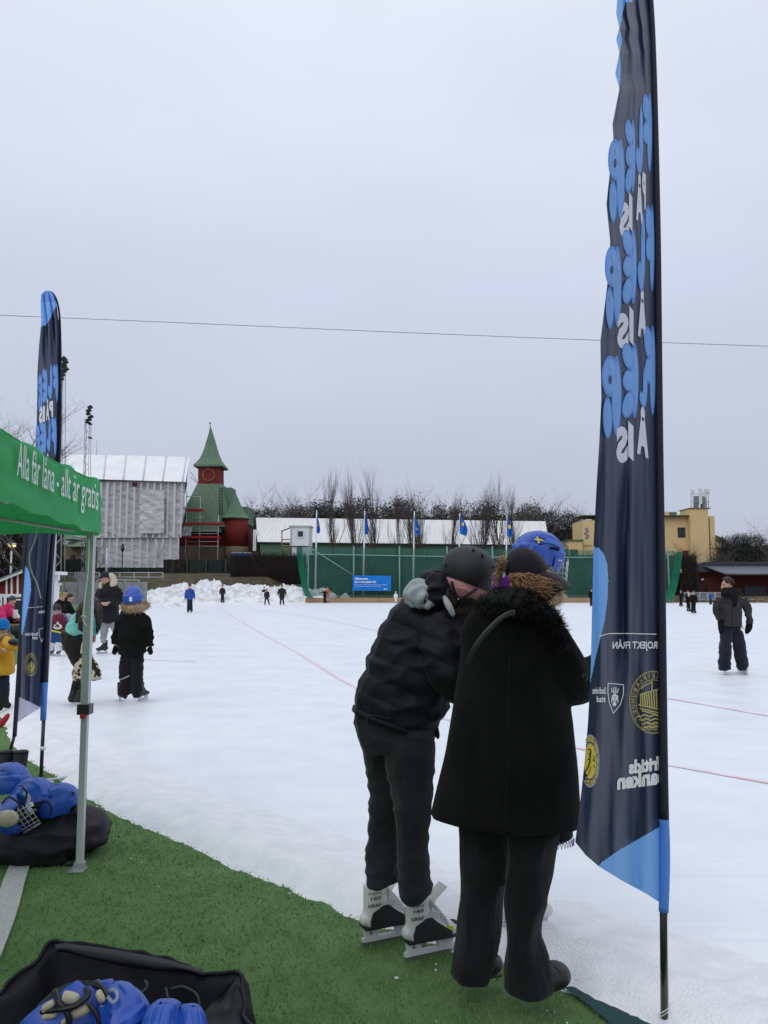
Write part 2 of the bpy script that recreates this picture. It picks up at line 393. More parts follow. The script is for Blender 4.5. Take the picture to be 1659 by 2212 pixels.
mb = MB(); mb.grid(rows); struct(mb.build('snow_bank', M['slush']))
# loose crumbs of snow
mb = MB()
for _ in range(260):
    i = int(random.random() * len(edge)); e = edge[i]
    if e.length > 14: continue
    d = -abs(random.gauss(0, 0.22)) - 0.02; p = e + EN[i] * d; s = random.choice([0.002, 0.003, 0.003, 0.004, 0.005, 0.008])
    mb.ell((p.x, p.y, s * .5), (s, s * random.uniform(.5, 1.5), s * .6), 5, 3, Matrix.Rotation(random.random()*3, 3, 'Z'))
tag(mb.build('snow_crumbs', M['snow']), 'loose crumbs of snow scattered on the turf', kind='stuff')
# turf pile near the camera
def ice_side(x, y):
    best = None
    for i in range(0, len(edge), 30):
        q = (edge[i].x-x)**2 + (edge[i].y-y)**2
        if best is None or q < best[0]: best = (q, i)
    i = best[1]; return (Vector((x, y, 0)) - edge[i]).dot(EN[i])
en_s = [(edge[i].x, edge[i].y, EN[i].x, EN[i].y) for i in range(0, len(edge), 8)]
ea = np.array(en_s)
n_b = 75000
yy = 2.3 + np.random.rand(n_b) ** 1.3 * 5.0; xx = (np.random.rand(n_b) - 0.5) * 1.02 * yy - 0.0
keep = np.zeros(n_b, bool)
for a in range(0, n_b, 5000):
    dx = xx[a:a+5000, None] - ea[None, :, 0]; dy = yy[a:a+5000, None] - ea[None, :, 1]
    j = np.argmin(dx*dx + dy*dy, axis=1); rg = np.arange(len(j))
    sd_ = dx[rg, j] * ea[j, 2] + dy[rg, j] * ea[j, 3]; keep[a:a+5000] = sd_ < 0.02
xx, yy = xx[keep], yy[keep]; n_b = len(xx)
an = np.random.rand(n_b) * 6.283; le = np.random.rand(n_b) * 6.283; hh = 0.007 + 0.010 * np.random.rand(n_b); ww = 0.0016 + 0.0018 * np.random.rand(n_b)
ww = ww * np.maximum(1, yy / 3.2)
tip = 0.012 * np.random.rand(n_b)
V = np.empty((n_b, 3, 3))
V[:, 0] = np.stack([xx - np.cos(an)*ww, yy - np.sin(an)*ww, np.zeros(n_b)], 1)
V[:, 1] = np.stack([xx + np.cos(an)*ww, yy + np.sin(an)*ww, np.zeros(n_b)], 1)
V[:, 2] = np.stack([xx + np.cos(le)*tip, yy + np.sin(le)*tip, hh], 1)
me = bpy.data.meshes.new('turf_pile'); me.from_pydata(V.reshape(-1, 3).tolist(), [], [(3*i, 3*i+1, 3*i+2) for i in range(n_b)])
me.materials.append(M['blade']); ob = bpy.data.objects.new('turf_pile', me); COL.objects.link(ob)
tag(ob, 'short green plastic grass blades of the artificial turf', kind='stuff')

def strip(name, P, w, z, m):
    P, _ = smooth_path(P, [(0, 0)] * len(P), 8); mb = MB(); rows = []
    for i, p in enumerate(P):
        t = (P[min(i+1, len(P)-1)] - P[max(0, i-1)]).normalized(); n = Vector((-t.y, t.x, 0)) * w / 2
        rows.append([(p.x+n.x, p.y+n.y, z), (p.x-n.x, p.y-n.y, z)])
    mb.grid(rows); o = struct(mb.build(name, m, smooth=False))
    for f in o.data.polygons:
        if f.normal.z < 0: f.flip()
    return o
strip('turf_line', [gnd(u, v) for u, v in ((-75, 2180), (5, 1990), (40, 1880), (90, 1780), (140, 1702))], 0.11, 0.014, M['line'])
strip('turf_stripe', [gnd(1250, 2134), gnd(1300, 2170), gnd(1370, 2226), gnd(1460, 2300)], 0.13, 0.014, M['teal'])
strip('red_line', [gnd(u, v) for u, v in ((470, 1312), (483, 1320), (560, 1366), (640, 1410), (775, 1490), (1000, 1566), (1240, 1617), (1445, 1655), (1659, 1694), (1900, 1735), (2300, 1790), (2900, 1850))], 0.065, 0.013, M['pink'])
strip('red_line', [gnd(u, v) for u, v in ((1300, 1490), (1440, 1510), (1659, 1548), (1900, 1590), (2400, 1670), (3000, 1740))], 0.07, 0.013, M['pink'])
strip('red_line', [gnd(u, v) for u, v in ((540, 1317), (620, 1326), (720, 1343), (815, 1364), (1000, 1400))], 0.06, 0.013, M['pink'])
strip('red_line', [gnd(u, v) for u, v in ((300, 1421), (330, 1427), (420, 1430))], 0.05, 0.013, M['pink'])

# ================================================================ banks and snow piles round the rink
rows = []
for Y in (66, 70, 74, 79, 79.8, 82, 86, 90, 95, 100, 110, 130, 180, 300, 600, 1200):
    r = []
    for x in list(range(-400, -60, 40)) + list(np.linspace(-60, 80, 71)) + list(range(100, 500, 50)):
        left = 1 - sstep(x, -14, -9.5)
        z = left * (sstep(Y, 82, 100) * 3.3 - 0.03) + (1 - left) * (sstep(Y, 79, 81.5) * 0.62 - 0.1 + sstep(Y, 82, 200) * 2.0)
        z += 0.12 * noise.noise(Vector((x * .3, Y * .3, 0))) * (Y > 81)
        r.append((x, Y, z))
    rows.append(r)
mb = MB(); mb.grid(rows); struct(mb.build('grass_bank', M['earth']))

def pile(prof, Y0, depth, label, n=160, nd=26, amp=0.28, name='snow_pile', seed=0, group='snow piles at the far edge of the rink'):
    us = [p[0] for p in prof]; hs = [p[1] for p in prof]; rows = []
    for j in range(nd + 1):
        t = j / nd; r = []
        for i in range(n + 1):
            u = lerp(us[0], us[-1], i / n); Y = Y0 + depth * t; x = (u - W/2) / FPX * (Y0 + depth * .4)
            h = interp(u, us, hs) * .88; c = math.sin(math.pi * min(1, max(0, t))) ** 0.6
            q = Vector((x * .9 + seed, Y * .9, seed))
            k = 1 + amp * noise.noise(q) + amp * .55 * noise.noise(q * 2.7) + amp * .35 * noise.noise(q * 7)
            f = lerp(t ** 0.8 * 1.0, 1, 0.15)
            z = h * c * k * min(1, 0.5 + t) * 1.12 + 0.12 * h ** .5 * noise.noise(q * 5) * c - 0.05
            r.append((x, Y, max(z, -0.05)))
        rows.append(r)
    mb = MB(); mb.grid(rows); return tag(mb.build(name, M['pile']), label, 'snow pile', group)
pile([(282, 0), (300, 0.9), (325, 1.35), (352, 1.5), (385, 1.7), (412, 1.9), (435, 2.25), (455, 2.1), (480, 1.85), (505, 1.75), (535, 1.8), (560, 1.55),
      (588, 1.5), (612, 1.75), (640, 1.65), (660, 1.4), (680, 1.45), (705, 1.25), (722, 0.8), (740, 0)], 79.2, 6.2,
     'long lumpy ridge of ploughed snow along the far left end of the ice', 260, 34)
pile([(338, 0), (350, .3), (365, .55), (380, .45), (398, 0)], 60, 3, 'low mound of scraped snow before the long ridge, right of the blue helmet', 50, 16, seed=4)
pile([(497, 0), (506, .4), (515, .55), (524, .4), (540, 0)], 79.0, 2.0, 'small grey snow heap at the ridge foot left of the two children', 40, 12, seed=8)
pile([(628, 0), (636, .35), (646, .3), (656, 0)], 79.0, 2.0, 'small snow heap at the ridge foot left of the green net end', 30, 12, seed=12)
pile([(728, 0), (738, .75), (746, .9), (756, .5), (766, 0)], 80.7, 2.2, 'small snow heap showing above the wooden board left of the blue banner', 40, 14, seed=16)
pile([(1190, .6), (1203, 1.6), (1212, 1.3), (1222, .8), (1234, 0)], 80.7, 2.6, 'pointed snow heap behind the board at the back of the blue helmet', 40, 14, seed=20)
pile([(1284, 0), (1296, .75), (1310, .75), (1326, 0)], 80.7, 2.2, 'rounded snow heap behind the board right beside the tall feather flag', 40, 14, seed=24)

# ================================================================ netting, board, banner
NY = 80.0
root = thing('ball_stop_net', at(1050, 1300, NY), 'tall dark green ball stop netting on thin poles behind the wooden board', 'netting')
mb = MB(); rows = []
for j in range(13):
    t = j / 12; r = []
    for i in range(101):
        u = lerp(652, 1462, i / 100)
        p = at(u, lerp(1182 + (1195-1182) * i / 100 * .6, 1294, t), NY); p.y += 0.12 * math.sin(i * .8) * math.sin(t * 3) + .5; r.append(p)
    rows.append(r)
mb.grid(rows); mb.build('netting', M['net'], root)
for u in (666, 764, 863, 966, 1064, 1158, 1291, 1400, 1444):
    mb = MB(); a = at(u, 1180, NY); mb.tube([(a.x, NY+.2, 0.3), (a.x, NY+.2, a.z)], 0.075, 6); mb.build('pole', M['pole_g'], root)
mb = MB(); a, b = at(666, 1197, NY), at(1444, 1204, NY)
mb.tube([(a.x, NY+.1, a.z), ((a.x+b.x)/2, NY+.1, (a.z+b.z)/2 - .12), (b.x, NY+.1, b.z)], 0.05, 5, dense=8); mb.build('cable', M['pole_g'], root)
mb = MB(); a, b = at(668, 1182, NY), at(764, 1243, NY); mb.tube([(a.x, NY+.05, a.z), (b.x, NY+.05, b.z)], 0.05, 5); mb.build('brace', M['pole_g'], root)
mb = MB(); a, b = at(1444, 1190, NY), at(1412, 1206, NY); mb.tube([(a.x, NY+.05, a.z), (b.x, NY+.05, b.z)], 0.04, 5); mb.build('brace', M['pole_g'], root)
def net_end(pts, label):
    r0 = at(pts[-1][0], 1300, 78); rows = []
    for (u, v, w, dy) in pts:
        rows.append([at(u - w, v, 79.2 + dy), at(u - w*.3, v, 79.45 + dy), at(u + w*.4, v, 79.35 + dy), at(u + w, v, 79.0 + dy)])
    mb = MB(); mb.grid(rows); o = mb.build('net_end', M['netend'], None)
    tag(o, label, 'netting', 'bright green ends of the ball stop net')
net_end([(647, 1181, 6, 0), (648, 1200, 6.5, 0), (651, 1225, 6.5, -.2), (655, 1250, 6.5, -.5), (660, 1272, 6.5, -1), (665, 1285, 6.5, -1.6), (671, 1292, 7, -2.2)],
        'bright green folded net end hanging left of the blue banner')
net_end([(1467, 1192, 6.5, 0), (1465, 1212, 7.5, 0), (1461, 1235, 8, -.2), (1456, 1258, 9, -.5), (1450, 1278, 10, -1), (1444, 1290, 11, -1.6), (1440, 1298, 12, -2.2)],
        'bright green folded net end hanging right of the tall feather flag')
root = thing('goal_line_board', at(1050, 1302, 78.4), 'low tan wooden board along the far edge of the ice', 'board')
a, b = at(659, 1291, 78.4), at(1456, 1297, 78.4)
for k in range(10):
    mb = MB(); x0, x1 = lerp(a.x, b.x, k / 10), lerp(a.x, b.x, (k+1) / 10)
    mb.box((x0+.02, 78.3, 0.02), (x1-.02, 78.55, 0.50)); mb.build('plank', M['board'], root, smooth=False)
root = thing('banner', at(804, 1277, 79.4), 'blue welcome banner hung on the green netting', 'banner')
mb = MB(); rows = []
for j in range(9):
    rows.append([at(lerp(762, 844.5, i / 16) + (-.6 if j > 6 else 0), lerp(1243 + i * .05, 1275.5 + i*.07, j / 8), 79.3 + .05 * math.sin(i * 1.3 + j)) for i in range(17)])
mb.grid(rows); o = mb.build('sheet', M['blue_sign'], root)
mb = MB()
def bw(txt, u0, u1, v0, v1, w=0.0): write(mb, txt, lambda x, y: at(lerp(u0, u1, x), lerp(v1, v0, y), 79.15), w)
bw('Välkommen,', 766, 796, 1247.5, 1253.5, 0.03); bw('när vi inte spelar här.', 766, 813, 1254.5, 1260.5, 0.03)
bw('Boka en tid för skolan eller föreningen', 766, 836, 1262, 1264.2); bw('på isen under dagtid när isen är ledig', 766, 822, 1265.6, 1268); bw('S:t', 829, 836, 1270, 1274, .02)
mb.build('lettering', M['letter'], root, smooth=False)

# ================================================================ flagpoles
FP = [(682, 1292, 1105, 0), (785.5, 1291, 1106, 1), (893, 1290, 1107, 2), (991, 1291, 1112, 3), (1093, 1292, 1116, 4)]
for k, (u, vb, vt, kind) in enumerate(FP):
    Yp = 82.5; b = at(u - 1, vb, Yp); t = at(u + 2.2, vt, Yp)
    lab = ['white flagpole with a furled blue flag nearest the white cabin', 'white flagpole with a limp blue flag behind the welcome banner',
           'white flagpole with a blue flag blown half open, left of the black helmet', 'white flagpole with a blue and yellow flag spread out above the black helmet',
           'white flagpole with a blue and yellow flag beside the blue helmet'][k]
    root = thing('flagpole', (b.x, Yp, 0.5), lab, 'flagpole', 'flagpoles behind the ball stop net')
    mb = MB(); mb.tube([(b.x, Yp, 0.45), (lerp(b.x, t.x, .5), Yp, lerp(.5, t.z, .5)), (t.x, Yp, t.z)], [0.10, 0.085, 0.05], 8); mb.ell((t.x, Yp, t.z + .05), .08, 8, 6); mb.build('pole', M['white'], root)
    shp = {0: [(0, 1117, 3), (1, 1130, 5), (2, 1142, 6), (3, 1151, 3.5)], 1: [(0, 1112, 3), (1, 1125, 4.5), (2, 1138, 6), (3.2, 1153, 5)],
           2: [(0, 1115, 2), (1, 1128, 8), (2, 1140, 11), (4, 1152, 10)], 3: [(0, 1114, 2), (0, 1123, 12), (1, 1136, 17), (3, 1153, 12)],
           4: [(0, 1118, 4), (0, 1130, 8), (1, 1142, 11), (3, 1158, 9)]}[kind]
    rows = []; vs = [s_[1] for s_ in shp]
    for j in range(15):
        v = lerp(vs[0], vs[-1], j / 14); w = interp(v, vs, [s_[2] for s_ in shp]); o0 = interp(v, vs, [s_[0] for s_ in shp])
        rows.append([at(u + 1.8 + o0 * (i/8) + w * i / 8, v + (i / 8) * w * .45, Yp - .1 + .35 * math.sin(i * 1.1 + j * .2) * (i > 0)) for i in range(9)])
    mb = MB(); mb.grid(rows); mb.build('flag', M['blueflag'], root)
    if kind in (0, 2, 3, 4):
        mb = MB(); cu_, cv = {0: (4, 1134), 2: (8, 1143), 3: (9, 1132), 4: (7.5, 1138)}[kind]; r_ = {0: 1.6, 2: 2, 3: 4, 4: 4.5}[kind]
        pts = []
        for q in range(16):
            rr_ = r_ * (1.0 if q % 2 else .72); pts.append(at(u + cu_ + rr_ * .75 * math.cos(q * math.pi / 8), cv + rr_ * 1.2 * math.sin(q * math.pi / 8), Yp - .62))
        mb.prism(pts, (0, .02, 0)); mb.build('emblem', M['yellow'], root, smooth=False)

# ================================================================ the long hall with a white roof
HY = 128
root = thing('sports_hall', at(860, 1268, HY), 'long low sports hall with white metal roof and green wall', 'hall')
a, b = at(553, 1118, HY+7), at(1178, 1126, HY+7); c, d = at(557, 1171, HY), at(1186, 1178, HY)
mb = MB(); n = 120
mb.grid([[Vector((lerp(c.x, d.x, i/n), HY-.4 + (.06 if i % 2 else 0), lerp(c.z, d.z, i/n))) for i in range(n+1)],
         [Vector((lerp(a.x, b.x, i/n), HY+7 + (.06 if i % 2 else 0), lerp(a.z, b.z, i/n))) for i in range(n+1)],
         [Vector((lerp(c.x, d.x, i/n), HY+14.4, lerp(c.z, d.z, i/n))) for i in range(n+1)]])
mb.build('roof', M['hallroof'], root)
mb = MB(); mb.box((c.x+.4, HY, -0.5), (d.x-.4, HY+14, c.z-.25)); mb.build('wall', M['grnwall'], root, smooth=False)
mb = MB(); mb.prism([(c.x+.3, HY+.2, c.z-.3), (c.x+.3, HY+13.8, c.z-.3), (c.x+.3, HY+7, a.z-.3)], (.3, 0, 0)); mb.build('gable', M['grnwall'], root, smooth=False)
mb = MB(); p, q = at(547, 1144, HY+1), at(553, 1190, HY+1); mb.box((p.x, HY+1, q.z), (q.x, HY+5, p.z)); mb.build('annex', M['sheet'], root, smooth=False)
mb = MB(); mb.tube([(c.x, HY-.55, c.z-.1), (d.x, HY-.55, d.z-.1)], .12, 6); mb.build('gutter', M['roofdark'], root)

# white cabin on stilts
CY = 98
root = thing('press_cabin', at(640, 1268, CY), 'white raised cabin with one window and side stair behind the netting', 'cabin')
a, b = at(627, 1137.5, CY), at(670, 1179, CY)
mb = MB(); mb.box((a.x, CY, b.z), (b.x, CY+3, a.z)); mb.build('cabin_wall', M['sheet'], root, smooth=False)
mb = MB(); mb.box((a.x-.15, CY-.2, a.z), (b.x+.15, CY+3.2, a.z+.14)); mb.build('roof', M['strap'], root, smooth=False)
for u in (629, 669):
    mb = MB(); p = at(u, 1160, CY); mb.box((p.x-.1, CY-.08, b.z), (p.x+.1, CY-.01, a.z)); mb.build('corner_post', M['steel'], root, smooth=False)
p, q = at(641, 1146, CY), at(657, 1161, CY)
mb = MB(); mb.box((p.x-.08, CY-.06, q.z-.08), (q.x+.08, CY-.005, p.z+.08)); w = mb.build('window', M['white'], root, smooth=False)
mb = MB(); p2, q2 = at(643.5, 1147.5, CY), at(654.5, 1159, CY); mb.box((p2.x, CY-.09, q2.z), (q2.x, CY-.062, p2.z)); mb.build('pane', M['glass'], w, smooth=False)
mb = MB(); p, q = at(630, 1181, CY), at(670, 1204, CY); mb.box((p.x, CY+.3, 0.5), (q.x, CY+2.6, p.z)); mb.build('base', M['sheet'], root, smooth=False)
mb = MB(); st = at(606, 1147, CY); mb.tube([(a.x, CY+.5, at(0, 1139, CY).z), (st.x, CY+.5, st.z)], .09, 5)
for u, v0 in ((608, 1147), (626, 1166)):
    p = at(u, v0, CY); mb.tube([(p.x, CY+.5, p.z), (p.x, CY+.5, at(0, 1192, CY).z)], .08, 5)
for v in (1165, 1172, 1179, 1186):
    p, q = at(608, v, CY), at(626, v, CY); mb.tube([(p.x, CY+.5, p.z), (q.x, CY+.5, q.z)], .07, 5)
mb.build('stair', M['board'], root)

# ================================================================ scaffolded building under white sheeting
SY = 122
root = thing('wrapped_building', at(250, 1268, SY), 'building under scaffold wrapped in grey plastic with a white tent roof', 'building')
def wrapped(name, u0, u1, v0, v1, Y, m, off=0.0, nu=70, nv=34, amp=0.22, seed=0, edge_in=0):
    rows = []
    for j in range(nv + 1):
        r = []
        for i in range(nu + 1):
            s_, t = i / nu, j / nv; uu = lerp(u0, u1 - edge_in * max(0, t - .55) / .45, s_)
            p = at(uu, lerp(v0, v1, t), Y); k = .6 + .5 * noise.noise(Vector((s_ * 9 + seed, t * 3.5, seed)))
            q = Vector((p.x * .8 + seed, p.z * 1.5 + p.x * .3, seed))
            p.y += off - amp * k * (0.6 + noise.noise(q)) - amp * .55 * noise.noise(Vector((q.x * 1.2, q.z * .8, 2))) - amp * .3 * noise.noise(q * 2.1); r.append(p)
        rows.append(r)
    mb = MB(); mb.grid(rows); return mb.build(name, m, root)
wrapped('sheeting', 60, 399.5, 1040, 1162, SY, M['wrap'], 0, 95, 44, .30, 0, 13)
wrapped('sheeting', 60, 387, 1161, 1228, SY+.4, M['wrap'], 0, 80, 20, .2, 5)
wrapped('loose_sheet', 302, 355, 1058, 1152, SY-.75, M['wrap'], 0, 16, 26, .25, 9)
mb = MB(); p, q = at(60, 1045, SY), at(396, 1230, SY); mb.box((p.x, SY+1.2, 0), (q.x-5.5, SY+14, p.z)); mb.build('wall', M['wrap'], root, smooth=False)
rl, rr_ = at(40, 979, SY+7), at(410, 987, SY+7); el_, er_ = at(40, 1030, SY-1), at(401, 1041, SY-1)
mb = MB()
mb.grid([[Vector(lerp(el_, er_, i/24)) for i in range(25)], [Vector(lerp(rl, rr_, i/24)) for i in range(25)],
         [Vector(lerp(el_, er_, i/24)) + Vector((-4.2, 16, 0)) for i in range(25)]])
mb.build('tent_roof', M['sheet'], root, smooth=False)
mb = MB(); ga = er_ + Vector((.1, .2, -.1)); mb.prism([ga, ga + Vector((-4.2, 15.4, 0)), rr_ + Vector((-.3, 0, -.1))], (.15, 0, 0)); mb.build('gable_sheet', M['wrap'], root, smooth=False)
for k in range(9):
    e, r_ = lerp(el_, er_, k / 8.5 + .04), lerp(rl, rr_, k / 8.5 + .04); mb = MB(); mb.tube([e + Vector((0, -.1, .05)), r_ + Vector((0, -.05, .08))], .09, 4); mb.build('roof_seam', M['strap'], root)
for u in np.arange(216, 402, 14.6):
    mb = MB(); wd_ = .05 if int(u * 10) % 3 else .10; a_, b_ = at(u + random.uniform(-1, 1), 1042, SY-.6), at(u * 1.0 + random.uniform(-1.5, .5), 1161, SY-.6)
    mb.box((min(a_.x, b_.x)-wd_/2, SY-.62, b_.z), (max(a_.x, b_.x)+wd_/2, SY-.58, a_.z)); mb.build('strap', M['strap'], root, smooth=False)
for u in np.arange(137, 386, 16.5):
    mb = MB(); wd_ = .05 if int(u * 7) % 3 else .11; a_, b_ = at(u, 1163, SY-.2), at(u + random.uniform(-1.5, .5), 1226, SY-.2)
    mb.box((min(a_.x, b_.x)-wd_/2, SY-.22, b_.z), (max(a_.x, b_.x)+wd_/2, SY-.18, a_.z)); mb.build('strap', M['strap'], root, smooth=False)
for pr in (((338, 1166), (341, 1205)), ((341, 1205), (354, 1166))):
    mb = MB(); mb.tube([at(*pr[0], SY-.5), at(*pr[1], SY-.5)], .09, 5); mb.build('brace', M['strap'], root)
for (u0, v0, u1, v1) in ((286, 1042, 296, 1051), (178, 1172, 186, 1182), (199, 1172, 208, 1177)):
    p, q = at(u0, v0, SY-.7), at(u1, v1, SY-.7); mb = MB(); mb.box((p.x, SY-.72, q.z), (q.x, SY-.66, p.z)); mb.build('opening', M['brick'], root, smooth=False)

# ================================================================ red building with green spire
RY = 140
root = thing('red_tower_building', at(470, 1268, RY), 'dark red stadium building with green copper roofs and a pointed spire', 'building')
def sq(cu, v, hw, Y=RY, hd=None):
    c_ = at(cu, v, Y); h = hw / ppm(Y); hd = h if hd is None else hd
    return [(c_.x-h, Y-hd, c_.z), (c_.x+h, Y-hd, c_.z), (c_.x+h, Y+hd, c_.z), (c_.x-h, Y+hd, c_.z)]
def stack(rings, name, m, smooth=False):
    mb = MB(); n = len(rings[0]); vs = [p for r in rings for p in r]
    fs = [(i*n+k, i*n+(k+1) % n, (i+1)*n+(k+1) % n, (i+1)*n+k) for i in range(len(rings)-1) for k in range(n)] + [tuple(range(n))[::-1], tuple((len(rings)-1)*n+k for k in range(n))]
    mb.add(vs, fs); return mb.build(name, m, root, smooth=smooth)
stack([sq(456, 1048, 23), sq(456, 1010, 23)], 'tower', M['redwall'])
stack([sq(456, 1012, 31), sq(456, 1008.5, 31.5), sq(456, 1001, 25.5), sq(456, 993, 20), sq(456, 981, 15.5), sq(456, 968, 11.8), sq(456, 950, 7.5), sq(455.5, 935, 3.6), sq(455, 926, 1.8)], 'spire', M['copper'])
stack([sq(456, 1012.6, 29.5), sq(456, 1012, 29.5)], 'eave', M['roofdark'])
mb = MB(); mb.tube([at(455, 927, RY), at(453.5, 914, RY)], [.1, .05], 6); mb.ell(at(453.5, 914, RY), .18, 8, 6); mb.build('finial', M['copper'], root)
mb = MB(); c_ = at(456, 1029, RY); hb = 23 / ppm(RY)
rows = [[(c_.x + rd * math.cos(q), RY - hb - dy, c_.z + rd * math.sin(q)) for q in np.linspace(0, 2*math.pi, 33)] for rd, dy in ((1.12, .02), (1.12, .12), (.93, .12), (.93, .02))]
mb.grid(rows); mb.build('ring_emblem', M['stone'], root)
stack([sq(456, 1149, 56, RY, 6), sq(456, 1120, 50, RY, 5.2), sq(457, 1076, 36, RY, 3), sq(457, 1048, 26, RY, 1.9)], 'main_roof', M['copper'])
stack([sq(494, 1125, 12, RY-.6, 2), sq(494, 1056, 11, RY-.6, 2)], 'roof_block', M['grnwall'])
stack([sq(441, 1150, 40, RY-6, 1.2), sq(430, 1110, 24, RY-4, 1.5)], 'lower_roof', M['copper'])
stack([sq(470, 1139, 34, RY-5.6, .9), sq(462, 1117, 20, RY-4, 1.2)], 'porch_roof', M['copper'])
mb = MB(); p, q = at(380, 1141, RY-5), at(534, 1215, RY-5); mb.box((p.x, RY-5, 0), (q.x, RY+6, p.z)); mb.build('wall', M['redwall'], root, smooth=False)
mb = MB(); p, q = at(379, 1180, RY-5.3), at(530, 1215, RY-5.3); mb.box((p.x, RY-5.3, 0), (q.x, RY-4.9, p.z)); mb.build('plinth', M['stone'], root, smooth=False)
def cone(cu, rings, Y, name, m, n=10, sm=False):
    rs = []
    for v, hw in rings:
        c_ = at(cu, v, Y); h = hw / ppm(Y); rs.append([(c_.x + h*math.cos(2*math.pi*k/n + .3), Y + h*math.sin(2*math.pi*k/n + .3), c_.z) for k in range(n)])
    return stack(rs, name, m, sm)
TY = RY - 5.5
cone(511, [(1215, 25.5), (1181, 25.5)], TY, 'turret_base', M['stone'], 24, True)
cone(511, [(1181, 25), (1119, 25)], TY, 'turret', M['redwall'], 24, True)
cone(508.5, [(1121.5, 31), (1119.5, 31.5), (1112, 24), (1100, 17), (1088, 11), (1075, 5.5), (1066, 1.5)], TY, 'turret_roof', M['copper'], 10)
mb = MB(); mb.tube([at(508.5, 1067, TY), at(508.5, 1060, TY)], [.09, .04], 5); mb.build('finial', M['copper'], root)
stack([sq(536, 1135, 6, RY+1, 3), sq(536, 1098, 6, RY+1, 3)], 'rear_roof', M['copper'])
p, q = at(466, 1147, RY-5.4), at(476, 1158, RY-5.4); mb = MB(); mb.box((p.x, RY-5.38, q.z), (q.x, RY-5.02, p.z)); mb.build('window', M['darkgreen'], root, smooth=False)
mb = MB(); 
for k in range(2):
    p0, p1 = at(474 + 6*k, 1052, RY-3.2), at(474 + 6*k, 1112, RY-5.6); mb.tube([p0, p1], .06, 4)
for k in range(9):
    t = (k + .5) / 9; mb.tube([lerp(at(474, 1052, RY-3.2), at(474, 1112, RY-5.6), t), lerp(at(480, 1052, RY-3.2), at(480, 1112, RY-5.6), t)], .05, 4)
mb.build('roof_ladder', M['darkgreen'], root)
# open scaffold between the two buildings
root = thing('scaffold', at(430, 1215, 130), 'open steel scaffold with red planks between the wrapped building and the red tower', 'scaffold')
for u in (404, 433, 472):
    for Y in (129, 131.5):
        mb = MB(); p = at(u, 1060 if u < 410 else (1072 if u < 440 else 1112), Y); mb.tube([(p.x, Y, 0), p], .07, 5); mb.build('upright', M['steel'], root)
for v, u1 in ((1073, 433), (1101, 437), (1118, 440), (1130, 480), (1146, 472), (1153, 472), (1160, 472), (1170, 472), (1180, 472)):
    mb = MB(); mb.tube([at(402, v, 128.9), at(u1, v, 128.9)], .055, 5); mb.build('rail', M['steel'], root)
for v, u0, u1 in ((1101, 402, 437), (1130.5, 398, 480), (1160, 395, 472)):
    mb = MB(); a_, b_ = at(u0, v - 2.0, 128.7), at(u1, v + 2.0, 128.7); mb.box((a_.x, 128.7, b_.z), (b_.x, 130.3, a_.z)); mb.build('plank', M['redboard'], root, smooth=False)
mb = MB(); mb.tube([at(411, 1019, 131), at(431, 1048, 131)], .06, 5); mb.tube([at(411, 1030, 131), at(431, 1048, 131)], .06, 5); mb.build('brace', M['steel'], root)
mb = MB(); mb.grid([[at(lerp(395, 415, i/8) - j*.3, lerp(1138, 1158, j/8), 128.2 + .3*math.sin(i+j)) for i in range(9)] for j in range(9)]); mb.build('loose_sheet', M['wrap'], root)

# ================================================================ fence, hedge, railings at the left
root = thing('board_fence', at(300, 1243, 101), 'dark green board fence along the top of the bank', 'fence')
for (u0, u1, v0, v1, Y, m) in ((100, 190, 1208, 1236, 101, 'darkgreen'), (190, 353, 1226, 1246, 101, 'darkgreen'), (353, 398, 1208.5, 1241, 100.6, 'hedge'), (398, 480, 1209, 1246, 101, 'darkgreen'), (480, 520, 1205, 1246, 101.2, 'darkgreen')):
    a_, b_ = at(u0, v0, Y), at(u1, v1, Y); mb = MB(); n = max(3, int((b_.x - a_.x) / .35))
    for k in range(n):
        x0, x1 = lerp(a_.x, b_.x, k/n), lerp(a_.x, b_.x, (k+1)/n); mb.box((x0+.015, Y + .03*(k % 2), b_.z), (x1-.015, Y+.12, a_.z + random.uniform(-.03, .03)))
    mb.build('panel', M[m], root, smooth=False)
for u in range(110, 520, 42):
    p = at(u, 1209 if u > 353 else 1226, 100.8); mb = MB(); mb.box((p.x-.08, 100.75, 2.6), (p.x+.08, 100.95, p.z)); mb.build('post', M['bark'], root, smooth=False)
def hedge_strip(u0, u1, v0, v1, Y, label, n=5200, dens=1):
    mb = MB(); a_, b_ = at(u0, v0, Y), at(u1, v1, Y)
    rows = [[(lerp(a_.x, b_.x, i/60), Y + 1.1*(1-abs(2*j/9-1))*-1 + .25*noise.noise(Vector((i*.5, j, 0))), lerp(b_.z, a_.z, j/9) + .15*noise.noise(Vector((i*.6, j*.9, 3)))) for i in range(61)] for j in range(10)]
    mb.grid(rows)
    for _ in range(n):
        x = random.uniform(a_.x, b_.x); z = random.uniform(b_.z, a_.z); y = Y - random.uniform(.3, 1.5); h = random.uniform(.3, 1.0); l = random.uniform(-.22, .22); w = random.uniform(.012, .03)
        mb.add([(x-w, y, z), (x+w, y, z), (x+l, y-.1, z+h)], [(0, 1, 2)])
    tag(mb.build('hedge', M['hedge'], None, smooth=False), label, 'hedge')
hedge_strip(502, 662, 1202, 1262, 97, 'brown leafless clipped hedge between the blue container and the netting')
hedge_strip(1468, 1500, 1206, 1300, 92, 'tall brown leafless hedge between the net end and the brick building', 2500)
hedge_strip(664, 1466, 1200, 1292, 97, 'long dark leafless hedge behind the green netting', 9000)
